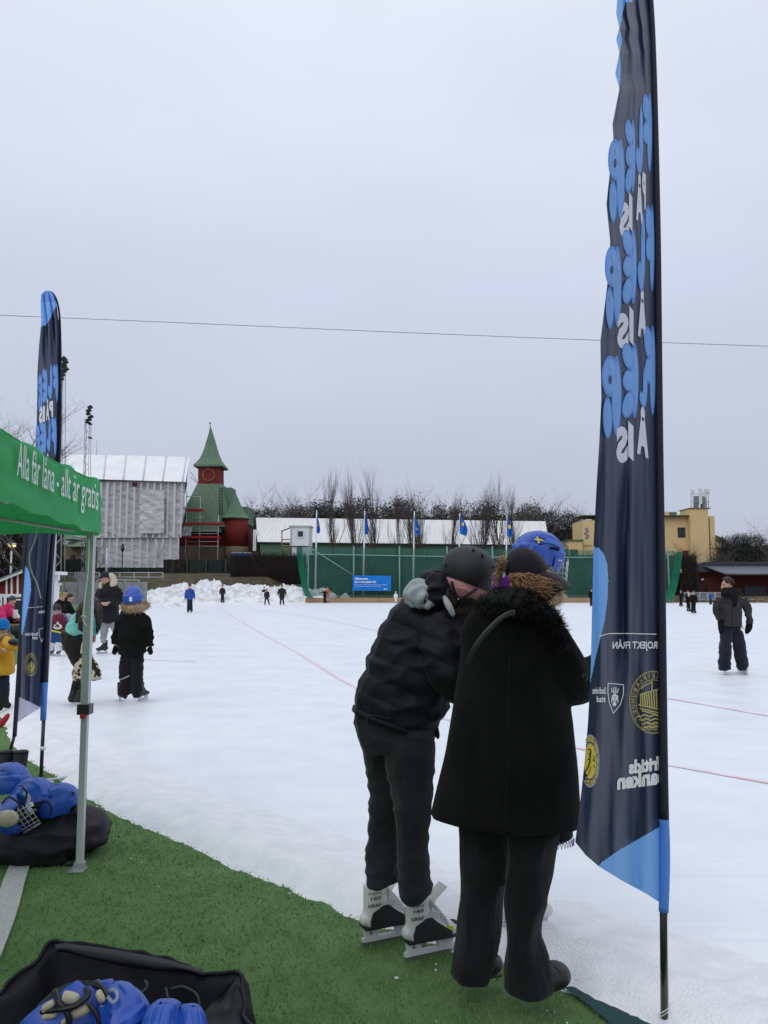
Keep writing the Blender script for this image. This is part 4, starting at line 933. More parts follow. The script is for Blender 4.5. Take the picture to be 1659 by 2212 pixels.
# bubble letters as overlapping cushions (cx, cy, rx, ry, turn), y up, unit box
BUB = {'F': [(.28, .5, .27, .50, 0), (.66, .81, .35, .17, .12), (.62, .50, .34, .145, 0)],
       'L': [(.34, .52, .27, .48, 0), (.62, .19, .40, .18, .22)],
       'E': [(.26, .5, .25, .50, 0), (.63, .82, .38, .165, .18), (.60, .50, .37, .14, 0), (.63, .18, .38, .165, -.18)],
       'R': [(.26, .5, .25, .50, 0), (.58, .74, .43, .255, 0), (.71, .23, .24, .26, -.35)]}
def bubble(mbs, ch, fn):
    """fn(x, y, lift) -> place; mbs = (rim, body, shine)"""
    for k, (cx, cy, rx, ry, tr) in enumerate(BUB[ch]):
        ca, sa = math.cos(tr), math.sin(tr)
        for li, (mb, sc, lift) in enumerate(((mbs[0], 1.0, .003 + .0012 * k), (mbs[1], .84, .0045 + .0012 * k))):
            vs = [fn(cx, cy, lift + .0035)]; nr, ns = 5, 26; fs = []
            for i in range(1, nr + 1):
                r = sc * i / nr
                for j in range(ns):
                    q = 2 * math.pi * j / ns; ex, ey = rx * r * math.cos(q), ry * r * math.sin(q)
                    vs.append(fn(cx + ex * ca - ey * sa, cy + ex * sa + ey * ca, lift + .0035 * (1 - (i / nr) ** 2)))
            fs += [(0, 1 + j, 1 + (j+1) % ns) for j in range(ns)]
            fs += [(1 + (i-1)*ns + j, 1 + i*ns + j, 1 + i*ns + (j+1) % ns, 1 + (i-1)*ns + (j+1) % ns) for i in range(1, nr) for j in range(ns)]
            mb.add(vs, fs)
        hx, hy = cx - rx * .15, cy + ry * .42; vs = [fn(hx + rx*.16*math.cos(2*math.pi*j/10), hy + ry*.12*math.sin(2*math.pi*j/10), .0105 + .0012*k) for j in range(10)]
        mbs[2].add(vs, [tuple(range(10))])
    if ch == 'R':
        vs = [fn(.56 + .07*math.cos(2*math.pi*j/8), .70 + .055*math.sin(2*math.pi*j/8), .014) for j in range(8)]; mbs[3].add(vs, [tuple(range(8))])

class Flag:
    """cloth hung from a pole; outline given as (v, u_free, u_pole), its depth by how far the free edge swings towards us"""
    def __init__(s, out_, Y, swing, folds, lo_edge):
        s.v = [o[0] for o in out_]; s.l = [o[1] for o in out_]; s.r = [o[2] for o in out_]; s.Y = Y; s.sw = swing; s.folds = folds; s.lo = lo_edge
    def depth(s, u, v):
        a, b = interp(v, s.v, s.l), interp(v, s.v, s.r); t = (b - u) / max(1e-3, b - a); t = min(1.15, max(-.1, t))
        y = s.Y - s.sw * t; vn = (v - s.v[0]) / (s.v[-1] - s.v[0])
        for amp, f, sk, ph, v0, v1 in s.folds:
            k = sstep(vn, v0 - .06, v0 + .06) * (1 - sstep(vn, v1 - .06, v1 + .06)); y += amp * k * math.sin(6.283 * (f * (t + sk * vn)) + ph) * min(1, t * 5)
        return y
    def put(s, u, v, lift=0.0): return at(u, v, s.depth(u, v) - lift)
    def cloth(s, regions, nu=60, nv=320):
        rows = []; cen = []
        for j in range(nv + 1):
            v = lerp(s.v[0], s.v[-1], j / nv); a, b = interp(v, s.v, s.l), interp(v, s.v, s.r); r = []
            for i in range(nu + 1):
                t = i / nu; u = lerp(b, a, t); w = v
                if s.lo and v > s.lo[0][1] - 200:
                    lim = interp(u, [q[0] for q in s.lo], [q[1] for q in s.lo])
                    if j == nv or v > lim: w = lim
                    w = min(v, lim)
                r.append((u, w))
            rows.append(r)
        mb = MB(); G = [[s.put(u, v) for u, v in r] for r in rows]
        def f(j, i): u = (rows[j][i][0] + rows[j+1][i+1][0]) / 2; v = (rows[j][i][1] + rows[j+1][i+1][1]) / 2; return regions(u, v)
        mb.grid(G, 0, f); return mb
def seg(mb, A, B, w, fn, lift, n=6):
    """printed bar between two picture points"""
    d = Vector((B[0]-A[0], B[1]-A[1])); L = max(1e-6, d.length); nx, ny = -d.y / L * w / 2, d.x / L * w / 2; rows = []
    for i in range(n + 1):
        u, v = lerp(A[0], B[0], i/n), lerp(A[1], B[1], i/n); rows.append([fn(u+nx, v+ny, lift), fn(u-nx, v-ny, lift)])
    mb.grid(rows)
def ringp(mb, c, rx, ry, w, fn, lift, a0=0, a1=6.2832, n=48, clip=None):
    k = 1 - w / rx; pts = []
    for i in range(n):
        q0, q1 = lerp(a0, a1, i/n), lerp(a0, a1, (i+1)/n); P = []
        for q, s_ in ((q0, 1), (q1, 1), (q1, k), (q0, k)): P.append((c[0] + rx*s_*math.cos(q), c[1] + ry*s_*math.sin(q)))
        if clip and not all(clip(*p) for p in P): continue
        mb.add([fn(u, v, lift) for u, v in P], [(0, 1, 2, 3)])
def discp(mb, c, rx, ry, fn, lift, n=32, clip=None, nr=4):
    for r in range(nr):
        for i in range(n):
            q0, q1 = 6.2832*i/n, 6.2832*(i+1)/n; P = [(c[0]+rx*s_*math.cos(q), c[1]+ry*s_*math.sin(q)) for q, s_ in ((q0, r/nr), (q1, r/nr), (q1, (r+1)/nr), (q0, (r+1)/nr))]
            if clip: P = [(min(max(u, clip[0]), clip[1]), v) for u, v in P]
            mb.add([fn(u, v, lift) for u, v in P], [(0, 1, 2, 3)] if r else [(1, 2, 3)])
def arc_text(mb, txt, c, rx, ry, a0, a1, hh, fn, lift, ww, clip=None, w=0.02):
    """each letter stands on the ellipse, read mirrored (the back of the cloth)"""
    n = len(txt)
    for i, ch in enumerate(txt):
        if ch == ' ': continue
        a = lerp(a0, a1, i / max(1, n-1)); cu_, cv = c[0] + rx*math.cos(a), c[1] + ry*math.sin(a)
        if clip and not clip(cu_, cv): continue
        ox, oy = math.cos(a) * rx, math.sin(a) * ry; 
        def f(x, y, a=a, cu_=cu_, cv=cv):
            xx_, yy_ = (x-.5) * ww, (y-.5) * hh; k = ry / rx
            ux, uy = math.cos(a), math.sin(a); tx, ty = math.sin(a), -math.cos(a)
            return fn(cu_ + ux*yy_ + tx*xx_, cv + (uy*yy_ + ty*xx_) * k, lift)
        write(mb, ch, f, w, 0.5)

# ---------------------------------------------------------------- the tall flag at the right
fl = [(-205, 1352, 1372), (-170, 1340, 1385), (-120, 1334, 1392), (-60, 1332, 1397), (0, 1333, 1400), (30, 1331, 1403), (60, 1338, 1405), (85, 1331, 1407), (114, 1338, 1408), (159, 1329, 1410), (192, 1338, 1411), (268, 1323, 1412), (298, 1325, 1413),
      (441, 1310, 1415), (521, 1318, 1416), (580, 1316, 1416), (737, 1297, 1417), (861, 1299, 1417), (965, 1294, 1418), (1042, 1289, 1418), (1180, 1282, 1419), (1315, 1279, 1420), (1452, 1276, 1421), (1561, 1270, 1422), (1643, 1263, 1423), (1735, 1253, 1424), (1815, 1243, 1425), (1975, 1240, 1426)]
F1 = Flag(fl, 2.80, .34, [(.014, 2.3, 1.1, .4, 0, .19), (.007, 5.2, 2.0, 1.0, 0, .17), (.005, 1.4, .3, 2.0, .2, .56), (.020, 2.6, -.25, 0.6, .56, 1.1), (.010, 4.3, -.15, 2.2, .55, .8), (.016, 1.9, .5, 4.0, .66, 1.1), (.0022, 7.0, .9, 1.0, .1, 1.1)],
          [(1238, 1812), (1245, 1822), (1265, 1847), (1294, 1872), (1343, 1902), (1395, 1930), (1426, 1950)])
leaf = [(1181, 1282), (1184, 1294), (1198, 1305), (1220, 1312), (1255, 1314), (1296, 1312), (1342, 1306), (1378, 1297), (1424, 1286), (1481, 1274)]
def reg1(u, v):
    if v < -120 or (v < 5 and u < 1366 - v * .05): return 1
    if v < 40 and u < 1352 - max(0, v) * .25: return 1
    if 40 <= v < 192 and u < interp(v, (40, 60, 85, 114, 150, 192), (1344, 1338, 1344.5, 1338.5, 1341, 1338)): return 1
    if 1181 < v < 1481 and u < interp(v, [q[0] for q in leaf], [q[1] for q in leaf]): return 1
    if v > 1780 and v > interp(u, (1290, 1300, 1343, 1380, 1425), (1876, 1862, 1833, 1812, 1786)): return 2
    return 0
b0 = gnd(1435, 2213); root = thing('feather_flag', (b0.x, b0.y, 0), 'tall navy feather flag at the right, seen from the back', 'flag', 'navy feather flags on black poles')
F1.cloth(reg1, 110, 760).build('cloth', [M['navy'], M['sky'], M['sky']], root)
def polep(u, v): return at(u, v, 2.8)
sl = [(1372, -212), (1392, -185), (1398, -120), (1402, -60), (1405, 0), (1409, 74), (1413, 198), (1417, 372), (1420, 540), (1421.5, 717), (1424, 965), (1426, 1110), (1428, 1260), (1430, 1452), (1432, 1643), (1434, 1768)]
mb = MB(); mb.tube([polep(u, v) for u, v in sl], [6/614]*3 + [lerp(6.5, 11, i/12)/614 for i in range(13)], 10, dense=4); mb.build('pole_sleeve', M['navy_sleeve'], root)
mb = MB(); mb.tube([polep(u, v) for u, v in ((1434, 1767), (1436, 1836), (1435.5, 1900), (1433.5, 1969))], [(11/614, .016), (11.3/614, .016), (11/614, .016), (10.5/614, .015)], 10, dense=4); mb.build('pole_sleeve', M['sky_lo'], root)['label'] = 'blue lower end of the sleeve'
mb = MB(); mb.tube([polep(1433.5, 1960), Vector((b0.x, b0.y, 0))], 8/614, 12); mb.build('pole', M['blackmetal'], root)
mb = MB(); mb.tube([polep(1441.5, 1975) , at(1442.5, 2080, 2.80), at(1444, 2150, 2.79), at(1443, 2200, 2.78)], .0012, 4); mb.tube([at(1421, 2192, 2.76), at(1432, 2186, 2.755), at(1446, 2176, 2.77), at(1447, 2165, 2.79)], .0016, 5, dense=4); mb.tube([at(1424, 2199, 2.77), at(1436, 2191, 2.755), at(1444, 2185, 2.77)], .0016, 5, dense=3); mb.build('guy_cord', M['cord'], root)
mbs = [MB() for _ in range(4)]
def boxfn(F, u0, u1, v0, v1, skew=0):
    return lambda x, y, lift: F.put(lerp(u1, u0, .0 + .98 * x), lerp(v1, v0, y) + skew * (x - .5), lift)
for ch, u0, u1, v0, v1 in (('F', 1388, 1409, 200, 372), ('L', 1373, 1391, 226, 376), ('E', 1350, 1373, 257, 417), ('R', 1313, 1350, 299, 476),
                           ('F', 1394, 1414, 441, 631), ('L', 1377, 1395, 460, 630), ('E', 1344, 1376, 495, 657), ('R', 1306, 1343, 530, 706),
                           ('F', 1391, 1417, 702, 898), ('L', 1381, 1400, 790, 880), ('E', 1343, 1380, 740, 904), ('R', 1299, 1343, 767, 943)):
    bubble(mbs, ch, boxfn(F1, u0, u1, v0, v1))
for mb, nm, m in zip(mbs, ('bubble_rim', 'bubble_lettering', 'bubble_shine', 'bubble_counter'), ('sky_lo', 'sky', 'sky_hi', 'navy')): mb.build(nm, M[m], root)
mb = MB()
def wr(F, mb, txt, u0, u1, v0, v1, w=0.05, skew=0, lift=.004, cut=.12):
    write(mb, txt, lambda x, y: F.put(lerp(u1, u0, x), lerp(v1, v0, y) + skew * (x - .5), lift), w, cut)
for ch, u0, u1, v0, v1 in (('P', 1387, 1395, 372, 449), ('Å', 1374, 1389, 374, 480), ('I', 1358.5, 1366, 420, 495), ('S', 1338, 1359, 436, 512),
                           ('Å', 1378, 1397, 622, 731), ('I', 1359.5, 1368.5, 666, 741), ('S', 1333, 1358, 676, 753), ('Å', 1376, 1401, 878, 985), ('I', 1357, 1368.5, 915, 991), ('S', 1331, 1356, 921, 1000)):
    wr(F1, mb, ch, u0, u1, v0, v1, .06, skew=-12 if ch in 'IPÅ' else 0)
mb.build('slogan', M['pale'], root, smooth=False); mb = MB()
wr(F1, mb, 'PROJEKT FRÅN', 1323, 1428, 1381, 1406, .025); wr(F1, mb, 'Stockholms', 1280, 1309, 1484, 1499, .02); wr(F1, mb, 'stad', 1289, 1308, 1503, 1517, .02)
wr(F1, mb, 'fritids', 1358, 1429, 1637, 1668, .05, 10); wr(F1, mb, 'banken', 1333, 1438, 1664, 1700, .05, 14)
P = [(1294, 1375), (1304, 1371.5), (1316, 1368.5), (1360, 1368.5), (1418, 1370)]
for a, b in zip(P[:-1], P[1:]): seg(mb, a, b, 1.8, F1.put, .007)
mb.build('lettering', M['letter'], root, smooth=False)
# shield with a crowned head
mb = MB(); SH = [(1313.5, 1476), (1347, 1479), (1346.5, 1500), (1340, 1522), (1325, 1541), (1316, 1518), (1313, 1495), (1313.5, 1476)]
for a, b in zip(SH[:-1], SH[1:]): seg(mb, a, b, 1.7, F1.put, .003)
for u, v, rx, ry in ((1328, 1507, 5.2, 9.5), (1327.5, 1521, 4.2, 4.5)): discp(mb, (u, v), rx, ry, F1.put, .003, 18)
for a, b in (((1322, 1494), (1321, 1486)), ((1326, 1494), (1326, 1484)), ((1330, 1494), (1330.5, 1484)), ((1334, 1495), (1336, 1487)), ((1321.5, 1494.5), (1335, 1495.5))): seg(mb, a, b, 2, F1.put, .0035)
for a, b in (((1322.5, 1502), (1321, 1518)), ((1334, 1502), (1335, 1518))): seg(mb, a, b, 2.0, F1.put, .0035)
mb.build('shield', M['letter'], root, smooth=False)
mb = MB(); 
for a, b in (((1325, 1504), (1327, 1504)), ((1329.5, 1504), (1331.5, 1504)), ((1328.3, 1505), (1328.3, 1510)), ((1326.3, 1513), (1330.5, 1513))): seg(mb, a, b, 1.2, F1.put, .005)
mb.build('shield_face', M['navy'], root, smooth=False)
# round ship badge, cut by the sleeve
cs = (1411, 1517); cl = lambda u, v: u < 1423.5; mb = MB()
ringp(mb, cs, 52, 68, 1.2, F1.put, .003, clip=cl, n=70)
for k in range(64):
    q = 6.2832 * k / 64; u, v = cs[0] + 49.5*math.cos(q), cs[1] + 65*math.sin(q)
    if cl(u, v): discp(mb, (u, v), .9, 1.3, F1.put, .004, 6, nr=1)
ringp(mb, cs, 37.5, 49, 1.1, F1.put, .003, clip=cl, n=60)
arc_text(mb, 'KEYFÖRBUNDET', cs, 43.2, 57, -1.35, -3.75, 8.2, F1.put, .004, 6.0, cl, .01)
for k in range(9):
    t = k / 8; seg(mb, (lerp(1384, 1424, t) - 3*math.sin(t*3), 1500 - 10*t), (lerp(1384, 1424, t), 1527 + 3*t), 3.0, F1.put, .004, 5)
for a, b in (((1382, 1500), (1424, 1488)), ((1379, 1522), (1424, 1533)), ((1382, 1530), (1424, 1540)), ((1386, 1535), (1424, 1545)), ((1408, 1490), (1408, 1470)), ((1409, 1473), (1392, 1481)), ((1392, 1481), (1385, 1488))): seg(mb, a, b, 2.6, F1.put, .0045)
for r in range(4):
    v0 = 1549 + r*8 - 3
    for i in range(12):
        u0, u1 = lerp(1376 + r*5, 1424, i/12), lerp(1376 + r*5, 1424, (i+1)/12); seg(mb, (u0, v0 + 2.2*math.sin(i*1.15)), (u1, v0 + 2.2*math.sin((i+1)*1.15)), 3.2, F1.put, .004, 1)
for u in (1391, 1403, 1415):
    for a, b in (((u-4, 1568), (u-4, 1574)), ((u, 1567.5), (u, 1574)), ((u+4, 1568), (u+4, 1574)), ((u-5, 1575.5), (u+5, 1576.5))): seg(mb, a, b, 1.7, F1.put, .004, 2)
mb.build('ship_badge', M['gold'], root, smooth=False)
# round yellow badge wrapped over the free edge
cy_ = (1274.5, 1644); cl2 = lambda u, v: u > interp(v, F1.v, F1.l) + .5; mb = MB()
for r in range(4):
    for i in range(40):
        q0, q1 = 6.2832*i/40, 6.2832*(i+1)/40; P = [(cy_[0]+13.5*s_*math.cos(q), cy_[1]+37*s_*math.sin(q)) for q, s_ in ((q0, r/4), (q1, r/4), (q1, (r+1)/4), (q0, (r+1)/4))]
        P = [(max(u, interp(v, F1.v, F1.l) + .3), v) for u, v in P]; mb.add([F1.put(u, v, .003) for u, v in P], [(0, 1, 2, 3)] if r else [(1, 2, 3)])
mb.build('yellow_badge', M['yel'], root, smooth=False)
mb = MB(); ringp(mb, cy_, 20.5, 57, .7, F1.put, .004, clip=cl2, n=60); ringp(mb, cy_, 14, 38.5, .6, F1.put, .004, clip=cl2, n=50)
mb.build('badge_ring', M['lav'], root, smooth=False)
mb = MB(); arc_text(mb, 'STOCKHOLMS ISHOCKEY', cy_, 17, 47.5, 2.0, -2.2, 4.6, F1.put, .004, 8.4, cl2, .02); mb.build('badge_lettering', M['gold'], root, smooth=False)
mb = MB()
for a, b, w in (((1270, 1618), (1277, 1620), 3), ((1276, 1622), (1274, 1640), 3.2), ((1271, 1628), (1276, 1630), 2.5), ((1270, 1640), (1275, 1642), 2.5), ((1275, 1643), (1270, 1658), 3), ((1270, 1658), (1264, 1668), 2.5), ((1283, 1632), (1285, 1645), 1.8), ((1285, 1645), (1279, 1640), 1.5), ((1281, 1652), (1285, 1658), 1.5), ((1263, 1671), (1270, 1676), 3), ((1277, 1655), (1271, 1672), 1.4)):
    seg(mb, a, b, w, F1.put, .005, 3)
mb.build('badge_mark', M['navy_sleeve'], root, smooth=False)

# ---------------------------------------------------------------- the flag beside the tent
g2 = gnd(88, 1692); Y2 = g2.y
f2 = [(628, 98, 108), (636, 89, 116), (650, 88, 121), (668, 88, 124), (690, 89, 126), (720, 87, 127), (760, 83, 127.5), (800, 81, 128), (860, 80.5, 128), (930, 79, 126.5), (980, 76, 125), (1040, 70, 119), (1100, 64, 113), (1160, 58.5, 105), (1228, 54, 101), (1300, 49, 98), (1360, 46, 95), (1440, 44.5, 91), (1500, 44, 88), (1530, 44, 87)]
F2 = Flag(f2, Y2, .45, [(.03, 2.4, 1.0, .4, 0, .17), (.014, 5, 1.6, 1, 0, .15), (.008, 1.7, .2, 2, .2, .5), (.03, 2.2, -.2, .6, .55, 1.1)], [(42, 1505), (44, 1506.5), (84, 1526), (90, 1529)])
leaf2 = [(1224, 54.5), (1226, 58), (1236, 63), (1255, 66.5), (1275, 67), (1300, 63), (1340, 55), (1372, 48)]
def reg2(u, v):
    if v < 652: return 2
    if v < interp(u, (88, 98, 104, 110, 122), (705, 704, 696, 685, 660)): return 1
    if 740 < v < 790 and u < interp(v, (740, 765, 790), (85, 84, 81)): return 1
    if 1224 < v < 1372 and u < interp(v, [q[0] for q in leaf2], [q[1] for q in leaf2]): return 1
    return 0
root = thing('feather_flag', (g2.x, Y2, 0), 'nearer of the two left feather flags, its pole on the right', 'flag', 'navy feather flags on black poles')
F2.cloth(reg2, 44, 300).build('cloth', [M['navy'], M['sky'], M['sky_lo']], root)
def p2(u, v): return at(u, v, Y2)
mb = MB(); mb.tube([p2(u, v) for u, v in ((102, 629), (112, 632), (121, 645), (127, 668), (129.5, 700), (130.5, 760), (130.5, 850), (129, 950), (124, 1040), (118, 1120), (113, 1180), (107, 1260), (102, 1350), (98, 1440), (96.5, 1473))], [1.6/272, 2/272, 2.2/272, 2.2/272] + [lerp(2.4, 7.5, i/10)/272 for i in range(11)], 9, dense=4); mb.build('pole_sleeve', M['navy_sleeve'], root)
mb = MB(); mb.tube([p2(96.5, 1472), p2(93.5, 1556)], [7.3/272, 6.3/272], 9); mb.build('pole_sleeve', M['sky_lo'], root)
mb = MB(); mb.tube([p2(94.5, 1550), Vector((g2.x, Y2, 0.03))], 4/272, 10); mb.build('pole', M['blackmetal'], root)
mb = MB(); mb.tube([p2(92.5, 1612), p2(92.3, 1620)], 6/272, 10); mb.build('clamp', M['white'], root)
mb = MB(); mb.tube([(g2.x-.35, Y2+.16, .02), (g2.x+.12, Y2-.05, .02)], .012, 6); mb.tube([(g2.x-.3, Y2-.2, .02), (g2.x+.35, Y2+.22, .02)], .012, 6); mb.build('cross_base', M['steel'], root)
mbs = [MB() for _ in range(4)]
def zx(x): return x / 5.04
for ch, u0, u1, v0, v1 in (('F', 113.5, 126, 786, 869), ('L', 103, 114, 786, 862), ('E', 91, 102.5, 796, 871), ('R', 82, 91.5, 808, 890), ('F', 110, 122.5, 900, 985), ('L', 100.5, 110, 901, 975), ('E', 85, 100, 909, 983), ('R', 77, 86, 918, 1000)):
    bubble(mbs, ch, boxfn(F2, u0, u1, v0, v1))
for mb, nm, m in zip(mbs, ('bubble_rim', 'bubble_lettering', 'bubble_shine', 'bubble_counter'), ('sky_lo', 'sky', 'sky_hi', 'navy')): mb.build(nm, M[m], root)
mb = MB()
for ch, u0, u1, v0, v1 in (('P', 106, 114.5, 866, 901), ('Å', 99.5, 106, 861, 908), ('I', 92.5, 97, 877, 911), ('S', 84, 92, 878, 915), ('Å', 99, 107, 979, 1010)): wr(F2, mb, ch, u0, u1, v0, v1, .06, lift=.006)
wr(F2, mb, 'Stockholms', 54, 82, 1366, 1373, .02, lift=.006); wr(F2, mb, 'stad', 70, 81, 1374, 1381, .02, lift=.006); wr(F2, mb, 'från', 84, 97, 1318, 1325, .02, lift=.006)
seg(mb, (57, 1313), (92, 1310.5), 1.0, F2.put, .006)
for a, b in (((84, 1359), (95, 1357)), ((84, 1359), (84.5, 1372)), ((84.5, 1372), (90, 1387)), ((90, 1387), (95, 1374))): seg(mb, a, b, 1.1, F2.put, .006)
mb.build('lettering', M['letter'], root, smooth=False)
mb = MB(); c2 = (67, 1436); ringp(mb, c2, 9.5, 18, .8, F2.put, .006)
for k in range(26):
    q = 6.2832*k/26; seg(mb, (c2[0]+11*math.cos(q), c2[1]+20.5*math.sin(q)), (c2[0]+13.8*math.cos(q), c2[1]+25.5*math.sin(q)), 1.6, F2.put, .006, 1)
discp(mb, (67, 1440), 7.5, 11, F2.put, .006, 20)
mb.build('gold_badge', M['gold'], root, smooth=False)
mb = MB()
for a, b in (((64, 1420), (64, 1440)), ((70, 1420), (70, 1440)), ((64, 1424), (70, 1424)), ((64, 1432), (70, 1432)), ((64, 1440), (70, 1448)), ((70, 1440), (64, 1448))): seg(mb, a, b, 1.2, F2.put, .008, 2)
mb.build('badge_mark', M['navy_sleeve'], root, smooth=False)

# ---------------------------------------------------------------- the rear flag, pole at its left
g3 = gnd(21, 1627); Y3 = g3.y
root = thing('feather_flag', (g3.x, Y3, 0), 'rear left feather flag with leaning pole and pale lavender bottom corner', 'flag', 'navy feather flags on black poles')
def p3(u, v): return at(u, v, Y3)
def edge3(v): return interp(v, (660, 1000, 1175, 1268, 1400, 1591), (122, 79, 56, 51, 43, 31))
rows = []; info = []
for j in range(121):
    v = lerp(690, 1564, j / 120); a = edge3(v) + 1; b = interp(v, (690, 1000, 1160, 1282, 1480, 1564), (132, 129, 122.5, 116, 104, 98)); r = []; q = []
    for i in range(31):
        t = i / 30; u = lerp(a, b, t); w = min(v, lerp(1563, 1520, t)); r.append(at(u, w, Y3 + .12*math.sin(t*7 + v*.006)*t + .1*t)); q.append((u, w, t))
    rows.append(r); info.append(q)
def reg3(j, i):
    u, v, t = info[j][i]; 
    if v > lerp(1500, 1524, t): return 1
    return 1 if t > .93 else 0
mb = MB(); mb.grid(rows, 0, reg3); mb.build('cloth', [M['navy'], M['lav']], root)
mb = MB(); mb.tube([p3(u, v) for u, v in ((120, 680), (100, 830), (79, 1000), (57, 1175), (51, 1268), (45, 1370), (39, 1470), (31.5, 1591))], [.012] + [lerp(3.2, 4.6, i/6)/231 for i in range(7)], 9, dense=4); mb.build('pole_sleeve', M['navy_sleeve'], root)
mb = MB(); mb.tube([p3(32, 1585), Vector((g3.x, Y3, 0))], 3.5/231, 9); mb.build('pole', M['blackmetal'], root)

# ================================================================ the green tent
M['canopy'] = fabric('canopy', (0.065, 0.45, 0.155), (0.075, 0.48, 0.17), 0.7, 0.30, .2, .25, 3)
M['tent_leg'] = mat('tent_leg', (0.46, 0.475, 0.485), 0.45, (0.56, 0.57, 0.58), 4, 0.15, 300, spec=0.5, metal=0.1, stretch=(8, 8, .4))
C1 = gnd(172, 1882); C1z = C1.copy(); cx0 = Vector((at(205, 1155, C1.y).x, C1.y, 0)); dirn = Vector((-0.174, 0.985, 0)); dirn = Vector((0.187, -0.982, 0)); dirl = Vector((-0.982, -0.187, 0))
# valance direction towards us: fitted so that its hem runs from (213,1155) to (0,1085)
cor = at(213, 1155, C1.y - .02); zb, zt = cor.z, at(213, 1041, C1.y - .02).z
pn = None
best = None
for k in range(200):
    Yn = 1.6 + k * .012; p = at(0, 1085.5, Yn); e = abs(p.z - zb)
    if best is None or e < best[0]: best = (e, Yn, p)
near0 = best[2]; dv = Vector((near0.x - cor.x, near0.y - cor.y, 0)).normalized(); dl = Vector((dv.y, -dv.x, 0)); dl = dl if dl.x < 0 else -dl
WD = 3.0
base = thing('pop_up_tent', (C1.x, C1.y, 0), 'green pop-up tent with white lettering on its edge and grey metal legs', 'tent')
K = [Vector((cor.x, cor.y, 0)), Vector((cor.x, cor.y, 0)) + dv * WD, Vector((cor.x, cor.y, 0)) + dv * WD + dl * WD, Vector((cor.x, cor.y, 0)) + dl * WD]
apex = (K[0] + K[2]) / 2 + Vector((0, 0, 2.86))
def side_val(A, B, sag, name, wob):
    rows = []; n = 80; nrm = Vector((-(B-A).y, (B-A).x, 0)).normalized()
    for j in range(13):
        t = j / 12; r = []
        for i in range(n + 1):
            s_ = i / n; top = zt - sag * math.sin(math.pi * min(1, s_ * 1.0)) + .012*math.sin(s_*31); bot = zb + .006*math.sin(s_*37)
            p = lerp(A, B, s_); p = p + nrm * (wob * math.sin(s_*23 + t*3) * t + .01*noise.noise(Vector((s_*14, t*4, 0))) + .012 * t)
            r.append((p.x, p.y, lerp(top, bot, t)))
        rows.append(r)
    mb = MB(); mb.grid(rows); return mb.build(name, M['canopy'], base)
v0_ = side_val(K[0], K[1], .045, 'valance', .004); side_val(K[3], K[0], .03, 'valance', .004); side_val(K[1], K[2], .03, 'valance', .004); side_val(K[2], K[3], .03, 'valance', .004)
mb = MB(); n = 24
for A, B in ((K[0], K[1]), (K[1], K[2]), (K[2], K[3]), (K[3], K[0])):
    rows = []
    for j in range(n + 1):
        t = j / n; r = []
        for i in range(n + 1):
            s_ = i / n; e = lerp(A, B, s_); top = zt - .045*math.sin(math.pi*s_); p = lerp(Vector((e.x, e.y, top)), apex, t); p.z -= .16*math.sin(math.pi*t)*(.4 + .6*math.sin(math.pi*s_)) ; r.append(p)
        rows.append(r)
    mb.grid(rows)
mb.build('roof', M['canopy'], base)
# text on the valance, standing 4 mm proud; its letters run from near us to the corner
mb = MB(); u_of = lambda s_: s_
def vpt(x, y):
    """x from the left of the writing to its right, y 0..1 of the band"""
    uu = lerp(20, 203, x)
    # find the point of the band under this column
    d = ray(uu, 1100); A, B = K[0], K[1]; ex = B - A; nn = Vector((-ex.y, ex.x, 0)); t = nn.dot(A - Vector((0, 0, 0))) / nn.dot(Vector((d.x, d.y, 0)))
    q = Vector((d.x * t, d.y * t, 0)); s_ = (q - A).length / WD; top = zt - .045*math.sin(math.pi*s_)
    nrm = Vector((-ex.y, ex.x, 0)).normalized(); nrm = nrm if nrm.dot(Vector((0, 0, 0)) - A) > 0 else -nrm
    return Vector((q.x, q.y, lerp(zb, top, lerp(.26, .93, y)))) + nrm * .022
write(mb, 'Alla får låna - allt är gratis', vpt, .0, .12, space=1.0); mb.build('lettering', M['letter'], base, smooth=False)
# legs with foot plates, joint clamps
def leg(P, joint=True):
    mb = MB(); w = .017
    for sx, sy in ((0, 0),): mb.box((P.x-w, P.y-w, .02), (P.x+w, P.y+w, 1.0)); mb.box((P.x-w*1.22, P.y-w*1.22, .86), (P.x+w*1.22, P.y+w*1.22, zt - .03))
    l = mb.build('leg', M['tent_leg'], base, smooth=False)
    mb = MB(); mb.box((P.x-.055, P.y-.04, 0.004), (P.x+.03, P.y+.045, .012)); mb.box((P.x-.026, P.y-.026, .012), (P.x+.026, P.y+.026, .05)); mb.build('foot', M['steel'], l, smooth=False)
    mb = MB(); mb.box((P.x-.034, P.y-.034, .845), (P.x+.034, P.y+.034, .90)); mb.build('clamp', M['blackmetal'], l, smooth=False)
    mb = MB(); mb.box((P.x-.014, P.y-.040, .825), (P.x+.014, P.y-.030, .85)); mb.build('button', M['redboard'], l, smooth=False)
legP = Vector((C1.x, C1.y, 0)); inset = legP - K[0]
for q in range(4): leg(K[q] + Matrix.Rotation(-math.pi/2*q, 3, 'Z') @ inset if q else legP)
mb = MB(); 
for A, B in ((K[0], K[3]), (K[0], K[1]), (K[3], K[2])):
    a = lerp(A, B, .04); b = lerp(A, B, .96); m_ = (a + b) / 2; ins = ((K[0] + K[2]) / 2 - m_).normalized() * .06
    for z0, z1, z2 in ((zt - .05, zb + .03, zt - .05), (zb - .0 + .02, zt - .06, zb + .02)): mb.tube([a + ins + Vector((0, 0, z0)), m_ + ins + Vector((0, 0, z1)), b + ins + Vector((0, 0, z2))], .012, 5)
mb.build('truss', M['tent_leg'], base)
